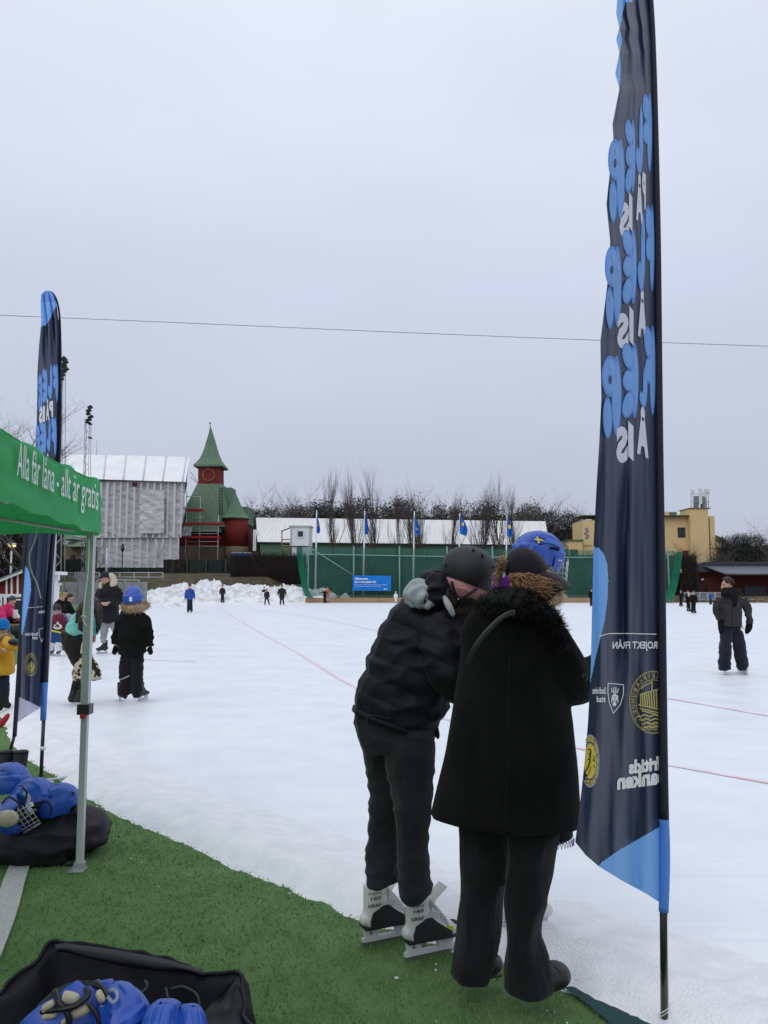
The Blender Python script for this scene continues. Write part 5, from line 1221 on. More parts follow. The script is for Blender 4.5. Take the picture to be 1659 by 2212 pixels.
mb = MB(); mb.tube([at(82, 1130, 3.9), at(76, 1165, 3.9), at(63, 1200, 3.9), at(68, 1235, 3.9), at(80, 1262, 3.9), at(88, 1293, 3.9)], .0035, 5, dense=5); mb.build('strap', M['cord'], base)
mb = MB(); mb.tube([at(192, 1165, 4.42), at(190, 1230, 4.40), at(183, 1290, 4.36), at(179.5, 1330, 4.34), at(180.5, 1343, 4.33), at(186, 1352, 4.33)], .0045, 5, dense=5); mb.tube([at(176, 1331.5, 4.33), at(184, 1332, 4.32)], .007, 5); mb.build('cord', M['cord'], base)
# ================================================================ bags, helmets and small gear
M['bag'] = mat('bag', (0.0060, 0.0062, 0.0085), 0.62, (0.013, 0.0135, 0.017), 7, 0.35, 420, spec=0.35, bdist=0.003)
M['bagin'] = mat('bagin', (0.003, 0.003, 0.004), 0.9)
M['helmet_blue'] = mat('helmet_blue', (0.014, 0.075, 0.42), 0.34, (0.02, 0.09, 0.48), 5, spec=0.5, coat=0.15)
M['pad'] = mat('pad', (0.46, 0.40, 0.29), 0.85, (0.55, 0.49, 0.37), 20)
M['plastic_k'] = mat('plastic_k', (0.012, 0.012, 0.016), 0.4, spec=0.5)
M['cage'] = mat('cage', (0.55, 0.56, 0.58), 0.3, metal=0.7)
M['vent'] = mat('vent', (0.004, 0.006, 0.02), 0.9)
M['clear'] = mat('clear', (0.45, 0.5, 0.55), 0.2, alpha=0.45, spec=0.6)
def helmet_shell(mb, Mx, c, s=1.0, n=72, m=40):
    """hockey helmet about 0.27 long (x forward), open below, with raised ridges"""
    rows = []
    for i in range(m + 1):
        a = lerp(-.42, 1.5, i / m); r = []
        for k in range(n + 1):
            q = 2 * math.pi * k / n; fx, fy = math.cos(q), math.sin(q)
            rx, ry, rz = .142, .108, .135; e = .82
            x = rx * math.copysign(abs(fx) ** e, fx) * math.cos(a); y = ry * math.copysign(abs(fy) ** e, fy) * math.cos(a); z = rz * math.sin(a)
            cut = -.035 + .03 * (fx > .55) - .02 * (fx < -.3)
            if a < 0: z = max(z, cut - .035 * (1 - abs(fx)))
            ridge = .0075 * sstep(.026 - abs(abs(y) - .046), 0, .006) * sstep(z, .015, .03) + .008 * sstep(-fx, .1, .16) * sstep(.05 - z, 0, .008) + .005 * sstep(.02 - abs(y), 0, .006) * sstep(z, .05, .06) - .004 * sstep(.006 - abs(x + .004), 0, .003) * (z > -.01) + .006 * sstep(fx, .55, .62) * sstep(.04 - z, 0, .008)
            L = Vector((x, y, z)).length; p = Vector((x, y, z)) * (1 + ridge / L); r.append(c + Mx @ (p * s))
        rows.append(r)
    mb.grid(rows)
def hockey_helmet(pos, rot, label, group=None, s=1.0, cage=False, sticker=False, name='hockey_helmet', text=None, parent=None, shell_m='helmet_blue'):
    Mx = rot if isinstance(rot, Matrix) else Matrix.Rotation(rot[2], 3, 'Z') @ Matrix.Rotation(rot[1], 3, 'Y') @ Matrix.Rotation(rot[0], 3, 'X')
    c = Vector(pos)
    if parent is None: root = thing(name, c, label, 'helmet', group)
    else: root = None
    mb = MB(); helmet_shell(mb, Mx, c, s); sh = mb.build(name if parent else 'shell', M[shell_m], parent or root); tgt = sh if parent else root
    mb = MB(); mb.ell(c + Mx @ Vector((0, 0, -.005)) * s, (.125*s, .094*s, .112*s), 20, 12, Mx, z0=-.45); mb.build('liner', M['plastic_k'], tgt)
    mb = MB()
    def onsh(x, y, z):
        d = Vector((x, y, z)); k = 1 / math.sqrt((x/.142)**2 + (y/.108)**2 + (z/.135)**2); return d * k
    for sy in (-1, 1):
        for P_ in ([(-.095, .07, .03), (-.06, .09, .036), (-.025, .1, .036)], [(-.08, .06, .075), (-.05, .072, .08), (-.02, .075, .08)], [(.05, .035, .12), (.075, .034, .105), (.095, .032, .085)], [(.045, .085, .045), (.075, .075, .045), (.10, .055, .045)]):
            pts = [onsh(x, y*sy, z) for x, y, z in P_]
            mb.tube([c + Mx @ (p * 1.010) * s for p in pts], [.0030*s, .0050*s, .0030*s], 6, dense=3, roundcap=True)
    mb.build('vents', M['vent'], tgt)
    if sticker:
        mb = MB(); P = [Vector((-.152, y, z)) for y, z in ((-.02, -.02), (.012, -.02), (.012, .03), (-.02, .03))]; mb.prism([c + Mx @ p * s for p in P], Mx @ Vector((-.004*s, 0, 0))); mb.build('sticker', M['letter'], tgt, smooth=False)
    if cage:
        mb = MB()
        for z in (-.02, -.05, -.08, -.11): mb.tube([c + Mx @ Vector((.10 + .07*math.cos(q), .1*math.sin(q)*1.02, z - .02*math.cos(q)))*s for q in np.linspace(-1.4, 1.4, 11)], .0028*s, 5)
        for q in np.linspace(-1.1, 1.1, 7): mb.tube([c + Mx @ Vector((.10 + .07*math.cos(q), .102*math.sin(q), z - .02*math.cos(q)))*s for z in (.01, -.05, -.115)], .0026*s, 5)
        mb.build('cage', M['cage'], tgt)
    if text:
        mb = MB(); write(mb, text, lambda x, y: c + Mx @ (Vector((lerp(.05, .115, x) , -math.sqrt(max(0, 1 - (lerp(.05, .115, x)/.150)**2)) * .118, lerp(-.02, .0, y))) * s), .04); mb.build('lettering', M['letter'], tgt, smooth=False)
    return sh if parent else root
def bag_skin(rim, foot, name, label, inner_z, bulge=.06, wr=.02):
    """open sack: foot outline, bulged wall, irregular rim, inner wall"""
    c = sum(rim, Vector()) / len(rim); root = thing(name, (c.x, c.y, 0), label, 'bag')
    rim2, _ = smooth_path(rim + [rim[0]], [(0, 0)] * (len(rim) + 1), 8); foot2, _ = smooth_path(foot + [foot[0]], [(0, 0)] * (len(foot) + 1), 8)
    rows = []
    for j in range(13):
        t = j / 12; r = []
        for a, b in zip(foot2, rim2):
            p = lerp(a, b, t); o = Vector((p.x - c.x, p.y - c.y, 0)); o = o.normalized() if o.length > 1e-4 else o
            p = p + o * (bulge * math.sin(math.pi * t) ** .8) ; q = p * 7; p = p + o * wr * (noise.noise(q) + .6*noise.noise(q*2.3)) + Vector((0, 0, wr*.5*noise.noise(q*1.7 + Vector((5, 0, 0)))*t))
            p.z = max(p.z, .004 + .0 * t); r.append(p)
        rows.append(r)
    for j in range(1, 9):
        t = j / 8; r = []
        for a, b in zip(foot2, rim2):
            o = Vector((b.x - c.x, b.y - c.y, 0)); k = 1 - .05 - .18 * t; q = Vector((c.x, c.y, 0)) + o * k; q.z = lerp(b.z + (.0 if j > 1 else .004), inner_z, t ** .8)
            q = q + o.normalized() * .012 * noise.noise(q * 9) if o.length > 1e-4 else q; r.append(q)
        rows.append(r)
    mb = MB(); n = len(foot2); mb.grid(rows); k0 = 20 * n
    mb.add([Vector((c.x, c.y, inner_z))] + rows[-1], [(0, i + 1, i + 2) for i in range(n - 1)])
    mb.build('shell', M['bag'], root)
    mb = MB(); mb.tube([p + Vector((0, 0, .002)) for p in rows[12]], .007, 6); mb.build('hem', M['bag'], root)
    return root
# near bag, lower left
rim = [at(u, v, Y) for u, v, Y in ((-60, 2150, 2.75), (10, 2140, 2.83), (60, 2090, 2.93), (104, 2042, 3.02), (140, 2036, 3.04), (215, 2046, 3.03), (300, 2060, 3.00), (370, 2074, 2.97), (430, 2092, 2.93), (446, 2102, 2.90), (497, 2100, 2.86), (520, 2113, 2.80), (535, 2190, 2.66))]
rim += [Vector((rim[-1].x + .0, 2.42, .22)), Vector((rim[-1].x - .35, 2.25, .20)), Vector((rim[0].x + .1, 2.28, .20)), Vector((rim[0].x - .06, 2.5, .22))]
foot = [Vector((p.x * 1.0, p.y, 0)) for p in rim]
near_bag = bag_skin(rim, foot, 'duffel_bag', 'open black duffel bag of helmets in the lower left corner', .05, .035, .026)
# rolled lip flap along the far side
rows = []
for i in range(41):
    s_ = i / 40; u = lerp(118, 440, s_); v = interp(u, (118, 140, 215, 300, 370, 440), (2040, 2037, 2046, 2060, 2074, 2094)); w = 34 * (.5 + .5*math.sin(math.pi*min(1, s_*1.1))) ; r = []
    for j in range(9):
        t = j / 8; r.append(at(u + 6*t, v + w*t*1.0 + (7 if t > .5 else 0)*noise.noise(Vector((s_*5, t*2, 1))), 3.01 - .20*(s_ > .0)*s_*.35 - .035*math.sin(t*3.1) - .05*t))
    rows.append(r)
mb = MB(); mb.grid(rows); mb.build('flap', M['bag'], near_bag)
mb = MB(); mb.tube([at(265, 2160, 2.74), at(292, 2150, 2.73), at(312, 2140, 2.74), at(318, 2128, 2.76), at(313, 2120, 2.78)], .006, 6, dense=4); mb.tube([at(358, 2135, 2.76), at(366, 2170, 2.70)], .005, 6); mb.tube([at(368, 2138, 2.76), at(395, 2132, 2.76), at(425, 2150, 2.73), at(432, 2178, 2.70), at(430, 2195, 2.66)], .006, 6, dense=4)
mb.build('strap', M['plastic_k'], near_bag)
rows = []
for i in range(25):
    t = i / 24; r = []
    for j in range(17):
        q = j / 16; a = (lerp(516, 545, t), lerp(2109, 2240, t)); b = (lerp(508, 392, t), lerp(2112, 2240, t)); u, v = lerp(a[0], b[0], q), lerp(a[1], b[1], q)
        r.append(at(u, v, 2.80 - .22*t - .05*math.sin(q*3.1)*t + .03*noise.noise(Vector((t*4, q*3, 7)))))
    rows.append(r)
mb = MB(); mb.grid(rows); mb.build('flap', M['bag'], near_bag)
# upturned helmet with cream pads
def at_(u, v, Y): return at(u, v, Y)
hu = at(150, 2190, 2.60); root = thing('hockey_helmet', hu, 'upturned helmet with cream pads inside the open near bag', 'helmet', 'blue helmets in the near bag')
Mx = Matrix.Rotation(R(25), 3, 'Z') @ Matrix.Rotation(R(-30), 3, 'Y') @ Matrix.Rotation(R(148), 3, 'X')
mb = MB(); helmet_shell(mb, Mx, hu); mb.build('shell', M['helmet_blue'], root)
mb = MB(); mb.ell(hu + Mx @ Vector((0, 0, -.012)), (.118, .088, .09), 24, 14, Mx, z0=-.2, z1=1); mb.build('liner', M['plastic_k'], root)
def pad(mb, u, v, du, dv, Y, rot=0, th=.012):
    c, s_ = math.cos(rot), math.sin(rot); pts = []
    for k in range(14):
        q = 6.2832*k/14; x, y = math.copysign(abs(math.cos(q))**.6, math.cos(q))*du, math.copysign(abs(math.sin(q))**.6, math.sin(q))*dv; pts.append(at(u + x*c - y*s_, v + x*s_ + y*c, Y))
    ce = at(u, v, Y - th); ring2 = [lerp(p, ce, .14) + Vector((0, -th, 0)) for p in pts]
    mb.add(pts + ring2 + [ce + Vector((0, -.004, 0))], [(i, (i+1) % 14, 14+(i+1) % 14, 14+i) for i in range(14)] + [(14+i, 14+(i+1) % 14, 28) for i in range(14)])
mb = MB()
for u, v, du, dv, rot in ((153, 2154, 19, 13, .25), (105, 2172, 17, 8, -.6), (175, 2184, 24, 10, -.42), (108, 2192, 17, 7, -.2), (218, 2151, 7, 14, -.45), (220, 2176, 4, 4, 0), (140, 2205, 6, 5, 0)):
    mb2 = MB(); pad(mb2, u, v, du, dv, 2.50, rot); mb2.build('pad', M['pad'], root)
def strut(mb, pts, r=.007): mb.tube([at(u, v, Y) for u, v, Y in pts], r, 6, dense=4)
mb = MB(); strut(mb, [(118, 2140, 2.52), (128, 2165, 2.485), (145, 2190, 2.48), (150, 2212, 2.48)], .009); strut(mb, [(90, 2185, 2.50), (130, 2180, 2.48), (165, 2172, 2.48), (190, 2150, 2.50), (185, 2135, 2.53)], .009); strut(mb, [(190, 2165, 2.485), (208, 2190, 2.48), (215, 2212, 2.48)], .008); strut(mb, [(84, 2178, 2.53), (120, 2146, 2.56), (160, 2128, 2.58), (212, 2128, 2.56), (232, 2155, 2.52)], .010)
mb.build('frame', M['plastic_k'], root)
mb = MB(); rows = [[at(lerp(204, 238, i/6), lerp(2178 - 8*(i/6) , 2212, j/4), 2.475 + .02*abs(i-3)/3) for i in range(7)] for j in range(5)]; mb.grid(rows); mb.build('rim', M['helmet_blue'], root)
hockey_helmet(at(262, 2206, 2.60), (R(18), R(-18), R(-55)), 'blue helmet lying next to the upturned one in the near bag', 'blue helmets in the near bag', .80)
mb = MB(); strut(mb, [(226, 2146, 2.55), (246, 2138, 2.54), (254, 2152, 2.52), (244, 2165, 2.5), (232, 2152, 2.5)], .006)
tag(mb.build('ear_loop', M['clear'], None), 'clear plastic ear guard beside the upturned helmet in the near bag', 'ear guard')
hockey_helmet(at(352, 2228, 2.52), (R(5), R(4), R(-95)), 'small blue helmet in the middle of the near bag', 'blue helmets in the near bag', .60)
hockey_helmet(at(407, 2226, 2.54), (R(-10), R(4), R(-60)), 'rightmost blue helmet sunk in the near bag', 'blue helmets in the near bag', .5)
# far bag beside the tent leg: a stuffed sausage with its mouth open upward
mb = MB(); Yb = 4.80
prof = [(-40, 1822, 50), (0, 1822, 53), (40, 1820, 57), (80, 1818, 60), (120, 1812, 62), (150, 1806, 58), (175, 1803, 50), (198, 1806, 38), (212, 1812, 24), (220, 1816, 10)]
fb = thing('duffel_bag', at(90, 1870, Yb), 'stuffed black duffel bag behind the tent leg', 'bag')
mb.tube([at(u, v - 2, Yb + .02*math.sin(u*.05)) for u, v, r in prof], [(r/ppm(Yb), .24 * min(1, r / 48)) for u, v, r in prof], 28, up=(0, 1, 0), roundcap=True, dense=6)
fuse(mb, 'shell', M['bag'], fb, .013, 3, .018, (7, 7, 11), 3, .003)
mb = MB(); rows = [[at(u, v, Yb - .05) for u, v in ((160, 1775), (166, 1757), (174, 1734), (176, 1737))], [at(u, v, Yb - .12) for u, v in ((168, 1800), (173, 1770), (179, 1738), (180, 1740))], [at(u, v, Yb - .02) for u, v in ((178, 1800), (180, 1770), (180, 1740), (179, 1738))]]; mb.grid(rows); mb.build('flap', M['bag'], fb)
mb = MB(); mb.tube([at(u, v, Yb - .20) for u, v in ((20, 1868), (70, 1880), (130, 1872), (170, 1866), (166, 1878))], .006, 5, dense=4); mb.build('strap', M['bag'], fb)
g_ = 'blue helmets on the far bag'
hockey_helmet(at(18, 1695, 4.85), (R(8), R(10), R(150)), 'topmost blue helmet on the heap, at the left edge', g_, .92)
hockey_helmet(at(72, 1727, 4.72), (R(-12), R(-6), R(-20)), 'blue helmet with a pale sticker in the middle of the heap on the far bag', g_, .88)
mb = MB(); rows = [[at(u, v, 4.55) for u, v in ((56, 1738), (70, 1731))], [at(u, v, 4.53) for u, v in ((59, 1747), (74, 1740))]]; mb.grid(rows); o = mb.build('sticker', M['letter'], None); o['label'] = 'pale label stuck on the blue helmet in the middle of the heap'; o['category'] = 'sticker'
hockey_helmet(at(128, 1735, 4.74), (R(6), R(-10), R(15)), 'blue helmet nearest the tent leg on the far bag', g_, .80)
hockey_helmet(at(34, 1757, 4.62), (R(120), R(20), R(-60)), 'blue helmet lying upside down with its cage showing on the far bag', g_, .8, cage=True)
mb = MB(); mb.ell(at(16, 1768, 4.45), (.06, .04, .045), 14, 10); tag(mb.build('elbow_pad', M['pad'], None), 'tan elbow pad poking out of the far bag at the left edge', 'pad')
mb = MB(); mb.tube([at(100, 1716, 4.75), at(124, 1708, 4.75), at(150, 1708, 4.72), at(160, 1714, 4.7)], .006, 5, dense=4); mb.tube([at(100, 1722, 4.75), at(140, 1714, 4.72), at(160, 1715, 4.7)], .005, 5, dense=4); tag(mb.build('chin_strap', M['plastic_k'], None), 'dark chin strap looped above the helmets beside the tent leg', 'strap')
for k, u in enumerate((8, 40)):
    b = gnd(u, 1690); mb = MB(); r = 15 / ppm(b.y); top = at(u, 1625, b.y).z
    mb.tube([(b.x, b.y, 0), (b.x, b.y, top*.5), (b.x+.01, b.y, top)], [r, r*.95, r*1.02], 20); mb.tube([(b.x+.01, b.y, top), (b.x+.01, b.y, top+.012)], [r*1.05, r*.9], 20)
    tag(mb.build('rubber_tub', M['bag'], None), ['black upright tub at the left edge behind the blue helmets', 'black upright tub at the foot of the rear feather flag'][k], 'tub', 'black tubs by the flags')

for pts, lab in (([(4, 1735), (20, 1722), (40, 1735), (46, 1755)], 'black chin strap curling over the lowest blue helmet at the left edge'), ([(48, 1700), (58, 1712), (56, 1728), (64, 1742)], 'black chin strap between the two left blue helmets of the heap'), ([(100, 1728), (112, 1745), (108, 1760)], 'short black chin strap hanging on the blue helmet nearest the tent leg')):
    mb = MB(); mb.tube([at(u, v, 4.50 + .01*i) for i, (u, v) in enumerate(pts)], .006, 5, dense=4); tag(mb.build('chin_strap', M['plastic_k'], None), lab, 'strap')
mb = MB(); mb.tube([at(52, 1712, 4.56), at(62, 1722, 4.54), at(60, 1742, 4.5), at(70, 1756, 4.5)], .012, 6, dense=4); tag(mb.build('visor_guard', M['clear'], None), 'pale clear ear guard lying among the blue helmets on the far bag', 'guard')
# ================================================================ people
def cloth(name, c, c2=None, rough=0.85, bump=0.4, scale=6, bs=350, spec=0.2, sheen=0.15, bd=0.004): return mat(name, c, rough, c2 or tuple(x * 1.7 for x in c), scale, bump, bs, spec=spec, sheen=sheen, bdist=bd)
M['skin'] = mat('skin', (0.50, 0.27, 0.19), 0.55, (0.56, 0.32, 0.23), 12, 0.1, 200)
M['puffer'] = cloth('puffer', (0.0045, 0.0047, 0.0075), rough=0.55, spec=0.2, bs=180, sheen=.05)
M['denim_k'] = cloth('denim_k', (0.0095, 0.0105, 0.0125), (0.022, 0.024, 0.027), bs=600, scale=5)
M['wool_k'] = cloth('wool_k', (0.0048, 0.0050, 0.0048), (0.0105, 0.0105, 0.010), 0.95, .6, 5, 250, .08, .05)
M['trouser_k'] = cloth('trouser_k', (0.0052, 0.0052, 0.0065), (0.010, 0.010, 0.012), .9)
M['fur_k'] = mat('fur_k', (0.003, 0.003, 0.003), 0.6, spec=0.3)
M['fur_t'] = mat('fur_t', (0.30, 0.20, 0.115), 0.85, (0.46, 0.34, 0.22), 18)
M['fur_w'] = mat('fur_w', (0.50, 0.43, 0.30), 0.9, (0.62, 0.55, 0.42), 30)
M['hair_r'] = mat('hair_r', (0.14, 0.058, 0.026), 0.5, (0.46, 0.25, 0.13), 22, spec=.4)
M['hair_d'] = mat('hair_d', (0.014, 0.009, 0.007), 0.5, (0.035, 0.022, 0.015), 20, spec=.4)
M['hair_b'] = mat('hair_b', (0.016, 0.009, 0.006), 0.55, (0.05, 0.029, 0.018), 20, spec=.3)
M['cap_n'] = cloth('cap_n', (0.012, 0.010, 0.017), (0.020, 0.017, 0.026), .9, .4, 8, 700)
M['purple'] = cloth('purple', (0.10, 0.012, 0.18), (0.16, 0.022, 0.26), .9)
M['pinkband'] = cloth('pinkband', (0.70, 0.29, 0.32), (0.80, 0.36, 0.39), .9)
M['greyhood'] = cloth('greyhood', (0.36, 0.38, 0.41), (0.44, 0.46, 0.49), .9)
M['helmet_k'] = mat('helmet_k', (0.019, 0.019, 0.022), 0.55, (0.026, 0.026, 0.029), 60, 0.15, 900, spec=.35)
M['skate_w'] = mat('skate_w', (0.62, 0.62, 0.60), 0.38, (0.70, 0.70, 0.68), 9, spec=.5)
M['skate_k'] = mat('skate_k', (0.012, 0.012, 0.013), 0.45, (0.02, 0.02, 0.021), 9, 0.3, 500, spec=.4)
M['holder'] = mat('holder', (0.50, 0.52, 0.55), 0.4, (0.58, 0.60, 0.63), 9, spec=.5)
M['blade'+'_s'] = mat('blade_steel', (0.5, 0.5, 0.5), 0.25, metal=.9)
M['shoe'] = mat('shoe', (0.010, 0.009, 0.009), 0.4, (0.02, 0.018, 0.017), 12, .3, 200, spec=.45)
M['lime'] = mat('lime', (0.45, 0.62, 0.03), .5)
M['leather'] = cloth('leather', (0.0075, 0.006, 0.005), (0.017, 0.0135, 0.011), .5, .5, 5, 90, .4, .0)
M['jean_navy'] = cloth('jean_navy', (0.0065, 0.0085, 0.017), (0.014, 0.017, 0.029), .9)
M['grey_sweat'] = cloth('grey_sweat', (0.23, 0.235, 0.25), (0.32, 0.325, 0.34), .95)
M['mint'] = cloth('mint', (0.16, 0.52, 0.46), (0.22, 0.62, 0.55), .9)
M['brown_k'] = cloth('brown_k', (0.014, 0.011, 0.010), (0.024, 0.02, 0.018), .8)
M['mustard'] = cloth('mustard', (0.50, 0.26, 0.012), (0.62, 0.34, 0.03), .85)
M['blue_hat'] = cloth('blue_hat', (0.0, 0.14, 0.42), (0.01, 0.19, 0.50), .9)
M['navy_c'] = cloth('navy_c', (0.009, 0.011, 0.026), (0.017, 0.02, 0.04), .9)
M['maroon'] = cloth('maroon', (0.105, 0.010, 0.026), (0.15, 0.018, 0.036), .8)
M['royal'] = cloth('royal', (0.018, 0.062, 0.26), (0.028, 0.085, 0.34), .85)
M['blueshorts'] = cloth('blueshorts', (0.012, 0.05, 0.17), (0.02, 0.07, 0.22), .85)
M['whitecloth'] = cloth('whitecloth', (0.62, 0.63, 0.66), (0.72, 0.73, 0.75), .9)
M['hotpink'] = cloth('hotpink', (0.52, 0.012, 0.10), (0.62, 0.025, 0.14), .8)
M['jeans'] = cloth('jeans', (0.10, 0.15, 0.26), (0.15, 0.21, 0.34), .9)
M['orange'] = cloth('orange', (0.36, 0.10, 0.05), (0.44, 0.14, 0.08), .9)
M['camo'] = mat('camo', (0.04, 0.05, 0.02), .9, (0.42, 0.48, 0.10), 30, lo=.48, hi=.52)
M['tote'] = mat('tote', (0.018, 0.014, 0.012), .85, (0.50, 0.43, 0.30), 16, lo=.49, hi=.52, detail=1)
M['redhat'] = cloth('redhat', (0.35, 0.02, 0.03), (0.42, 0.03, 0.04), .9)
M['grey_hat'] = cloth('grey_hat', (0.06, 0.06, 0.065), (0.10, 0.10, 0.105), .9)
M['bench'] = mat('bench', (0.36, 0.25, 0.15), .8, (0.45, 0.33, 0.21), 3, stretch=(1, 8, 8))

def tp(mb, pts, Y, k=0.8, n=14, dense=4, rc=True, sc=1.0, mi=0, capl=None):
    """limb through picture points (u, v, r[, dy[, k]]) at depth Y; r in picture units"""
    P, rr = [], []
    for q in pts:
        u, v, r = q[:3]; dy = q[3] if len(q) > 3 else 0; kk = q[4] if len(q) > 4 else k
        p = at(u, v, Y + dy); P.append(p); m_ = r / ppm(Y) * sc; rr.append((m_, m_ * kk))
    mb.tube(P, rr, n, up=(0, 1, 0), roundcap=rc, dense=dense, mi=mi, capl=capl if capl is not None else (.22 if max(q[2] for q in pts)/ppm(Y) > .07 else .8))
def el(mb, u, v, ru, rv, Y, k=1.0, rot=0.0, n=18, m=12, z0=-1, dy=0, z1=1):
    s = ppm(Y); mb.ell(at(u, v, Y + dy), (ru/s, ru/s*k, rv/s), n, m, Matrix.Rotation(rot, 3, 'Y'), z0=z0, z1=z1)
def hand(mb, u, v, ang, L, Y, side=1, dy=0, curl=.25, sc=1.0):
    """palm, four unequal bent fingers and a thumb; ang in the picture, 0 = to the right, pi/2 = down"""
    c, s = math.cos(ang), math.sin(ang)
    def q(a, b, d=0): return (u + (a*c - b*s*side) * L, v + (a*s + b*c*side) * L, dy + d)
    def add(pts, r):
        tp(mb, [(q(a, b, d)[0], q(a, b, d)[1], rr * L, q(a, b, d)[2]) for (a, b, d), rr in zip(pts, r)], Y, 1.0, 8, 3)
    add([(0, 0, 0), (.22, 0, 0), (.48, .01, 0)], [.15, .21, .20])
    for b, l in ((-.165, .40), (-.055, .46), (.055, .43), (.16, .33)):
        e = L / ppm(Y) * curl; add([(.42, b, 0), (.42 + l*.5, b*1.15, e*.2), (.42 + l*.92, b*1.15, e*.7)], [.075, .068, .055])
    add([(.12, -.17, 0), (.30, -.30, .0), (.48, -.33, .01)], [.085, .075, .06])
def fur(mb, path, n, length, Y, seed=0, thin=.0016, droop=.3, spread=1.0):
    """hairs standing off a limb path of (u, v, r, dy)"""
    rnd = random.Random(seed)
    for _ in range(n):
        t = rnd.random() * (len(path) - 1); i = int(t); f = t - i; a, b = path[i], path[min(i+1, len(path)-1)]
        u, v, r, dy = [lerp(a[k], b[k], f) for k in range(4)]; c = at(u, v, Y + dy); s = ppm(Y)
        d = Vector((rnd.gauss(0, 1), rnd.gauss(0, 1), rnd.gauss(0, 1))).normalized(); p = c + d * (r / s * rnd.uniform(.8, 1.0))
        tip = p + (d * spread + Vector((rnd.uniform(-.5, .5), rnd.uniform(-.5, .5), rnd.uniform(-.5, .5) - droop))).normalized() * length * rnd.uniform(.5, 1.2)
        w = d.cross(Vector((rnd.gauss(0, 1), rnd.gauss(0, 1), rnd.gauss(0, 1)))).normalized() * thin; mb.add([p - w, p + w, tip], [(0, 1, 2)])
def skate(parent, Hh, Tt, boot, name='skate', shaft=.20, s=1.0, hero=False, blade=True):
    """ice skate from heel to toe contact points"""
    Hh, Tt = Vector(Hh), Vector(Tt); ax = Tt - Hh; ax.z = 0; L = ax.length; ax.normalize(); ly = Vector((-ax.y, ax.x, 0)); z = Vector((0, 0, 1))
    def w(x, y, zz): return Hh + ax * (x * L) + ly * (y * s) + z * (zz * s)
    mb = MB()
    mb.tube([w(.02, 0, .115), w(.16, 0, .110), w(.45, 0, .112), w(.75, 0, .105), w(.98, 0, .100)], [(.030*s, .030*s), (.040*s, .042*s), (.041*s, .044*s), (.046*s, .036*s), (.036*s, .028*s)], 14, up=(0, 0, 1), roundcap=True, dense=3)
    mb.tube([w(.20, 0, .11), w(.20, 0, .17), w(.22, 0, .08 + shaft)], [(.052*s, .040*s), (.050*s, .042*s), (.056*s, .046*s)], 14, up=ly, roundcap=False, dense=3)
    mb.tube([w(.30, 0, .19), w(.52, 0, .14), w(.72, 0, .115)], [.042*s, .040*s, .034*s], 12, up=ly, roundcap=True, dense=3)
    bt_ = fuse(mb, name, M[boot], parent, .006*s if hero else .009*s, 3)
    if blade:
        mb = MB()
        for x0, x1, t0, t1 in ((.0, .26, -.02, .30), (.66, .92, .62, 1.0)):
            mb.prism([w(x0, -.011, .030), w(x1, -.011, .030), w(t1, -.011, .076), w(t0, -.011, .076)], ly * .022 * s)
        mb.prism([w(-.06, -.009, .020), w(1.05, -.009, .020), w(1.05, -.009, .037), w(-.06, -.009, .037)], ly * .018 * s)
        mb.build('blade_holder', M['holder'], bt_, smooth=False)
        mb = MB(); mb.prism([w(-.06, -.0016, .0), w(.98, -.0016, .0), w(1.07, -.0016, .012), w(1.05, -.0016, .0215), w(-.06, -.0016, .0215)], ly * .0032 * s); mb.build('blade', M['blade_s'], bt_, smooth=False)
    return bt_, w, ly
class Person:
    def __init__(s, label, Y, u, v=None, group=None, z=0.0):
        s.Y = Y; p = at(u, 1268, Y); s.root = thing('person', (p.x, Y, z), label, 'person', group); s.body = MB(); s.v = 0.013
    def limb(s, mb, pts, k=.8, sc=1.0, core=.62, dense=4, Y=None):
        tp(mb, pts, Y or s.Y, k, dense=dense, sc=sc)
        if core: tp(s.body, pts, Y or s.Y, k, sc=core, dense=dense)
    def part(s, name, limbs, m, k=.8, voxel=None, wr=0.0, ws=(8, 8, 14), sm=3, core=.62, extra=None, seed=0, fine=0.0):
        mb = MB()
        for L in limbs: s.limb(mb, L, k, core=core)
        if extra: extra(mb)
        return fuse(mb, name, M[m], s.root, voxel or s.v, sm, wr, ws, seed, fine)
    def finish(s, m='skin', voxel=None): return fuse(s.body, 'body', M[m], s.root, voxel or s.v, 2)

# ---------------------------------------------------------------- skater bending over, black jacket, white skates
A = Person('person bending forward in black padded jacket, black helmet and pink headband, in white skates', 3.38, 880)
A.v = .009
jk = [[(853, 1556, 92), (866, 1517, 99), (884, 1468, 101), (904, 1416, 99), (921, 1370, 93), (937, 1326, 78), (950, 1297, 55), (962, 1278, 34)],
      [(948, 1342, 48, -.10), (962, 1400, 50, -.16), (975, 1462, 44, -.17), (1040, 1500, 36, -.12), (1100, 1496, 30, -.04)],
      [(962, 1332, 46, .14), (1020, 1392, 44, .22), (1085, 1430, 34, .26)],
      [(905, 1450, 66, -.03), (908, 1520, 60, -.03), (914, 1560, 48, -.03), (922, 1582, 34, -.03)]]
mb = MB()
for L in jk: A.limb(mb, L, .74, core=.6)
fuse(mb, 'padded_jacket', M['puffer'], A.root, .0075, 2, .010, (6, 6, 13), 2, .0016, quilt=(Vector((.367, 0, .93)), .078, .007))
mb = MB(); tp(mb, [(853, 1554, 94), (849, 1566, 93)], A.Y, .74, rc=False); mb.build('jacket_hem', M['puffer'], A.root)
mb = MB(); tp(mb, [(942, 1572, 5, -.02), (945, 1588, 5, -.02), (946, 1594, 3, -.02)], A.Y, 1); mb.build('drawcord', M['puffer'], A.root)
tr = [[(842, 1522, 77), (846, 1560, 80), (858, 1610, 72)]]
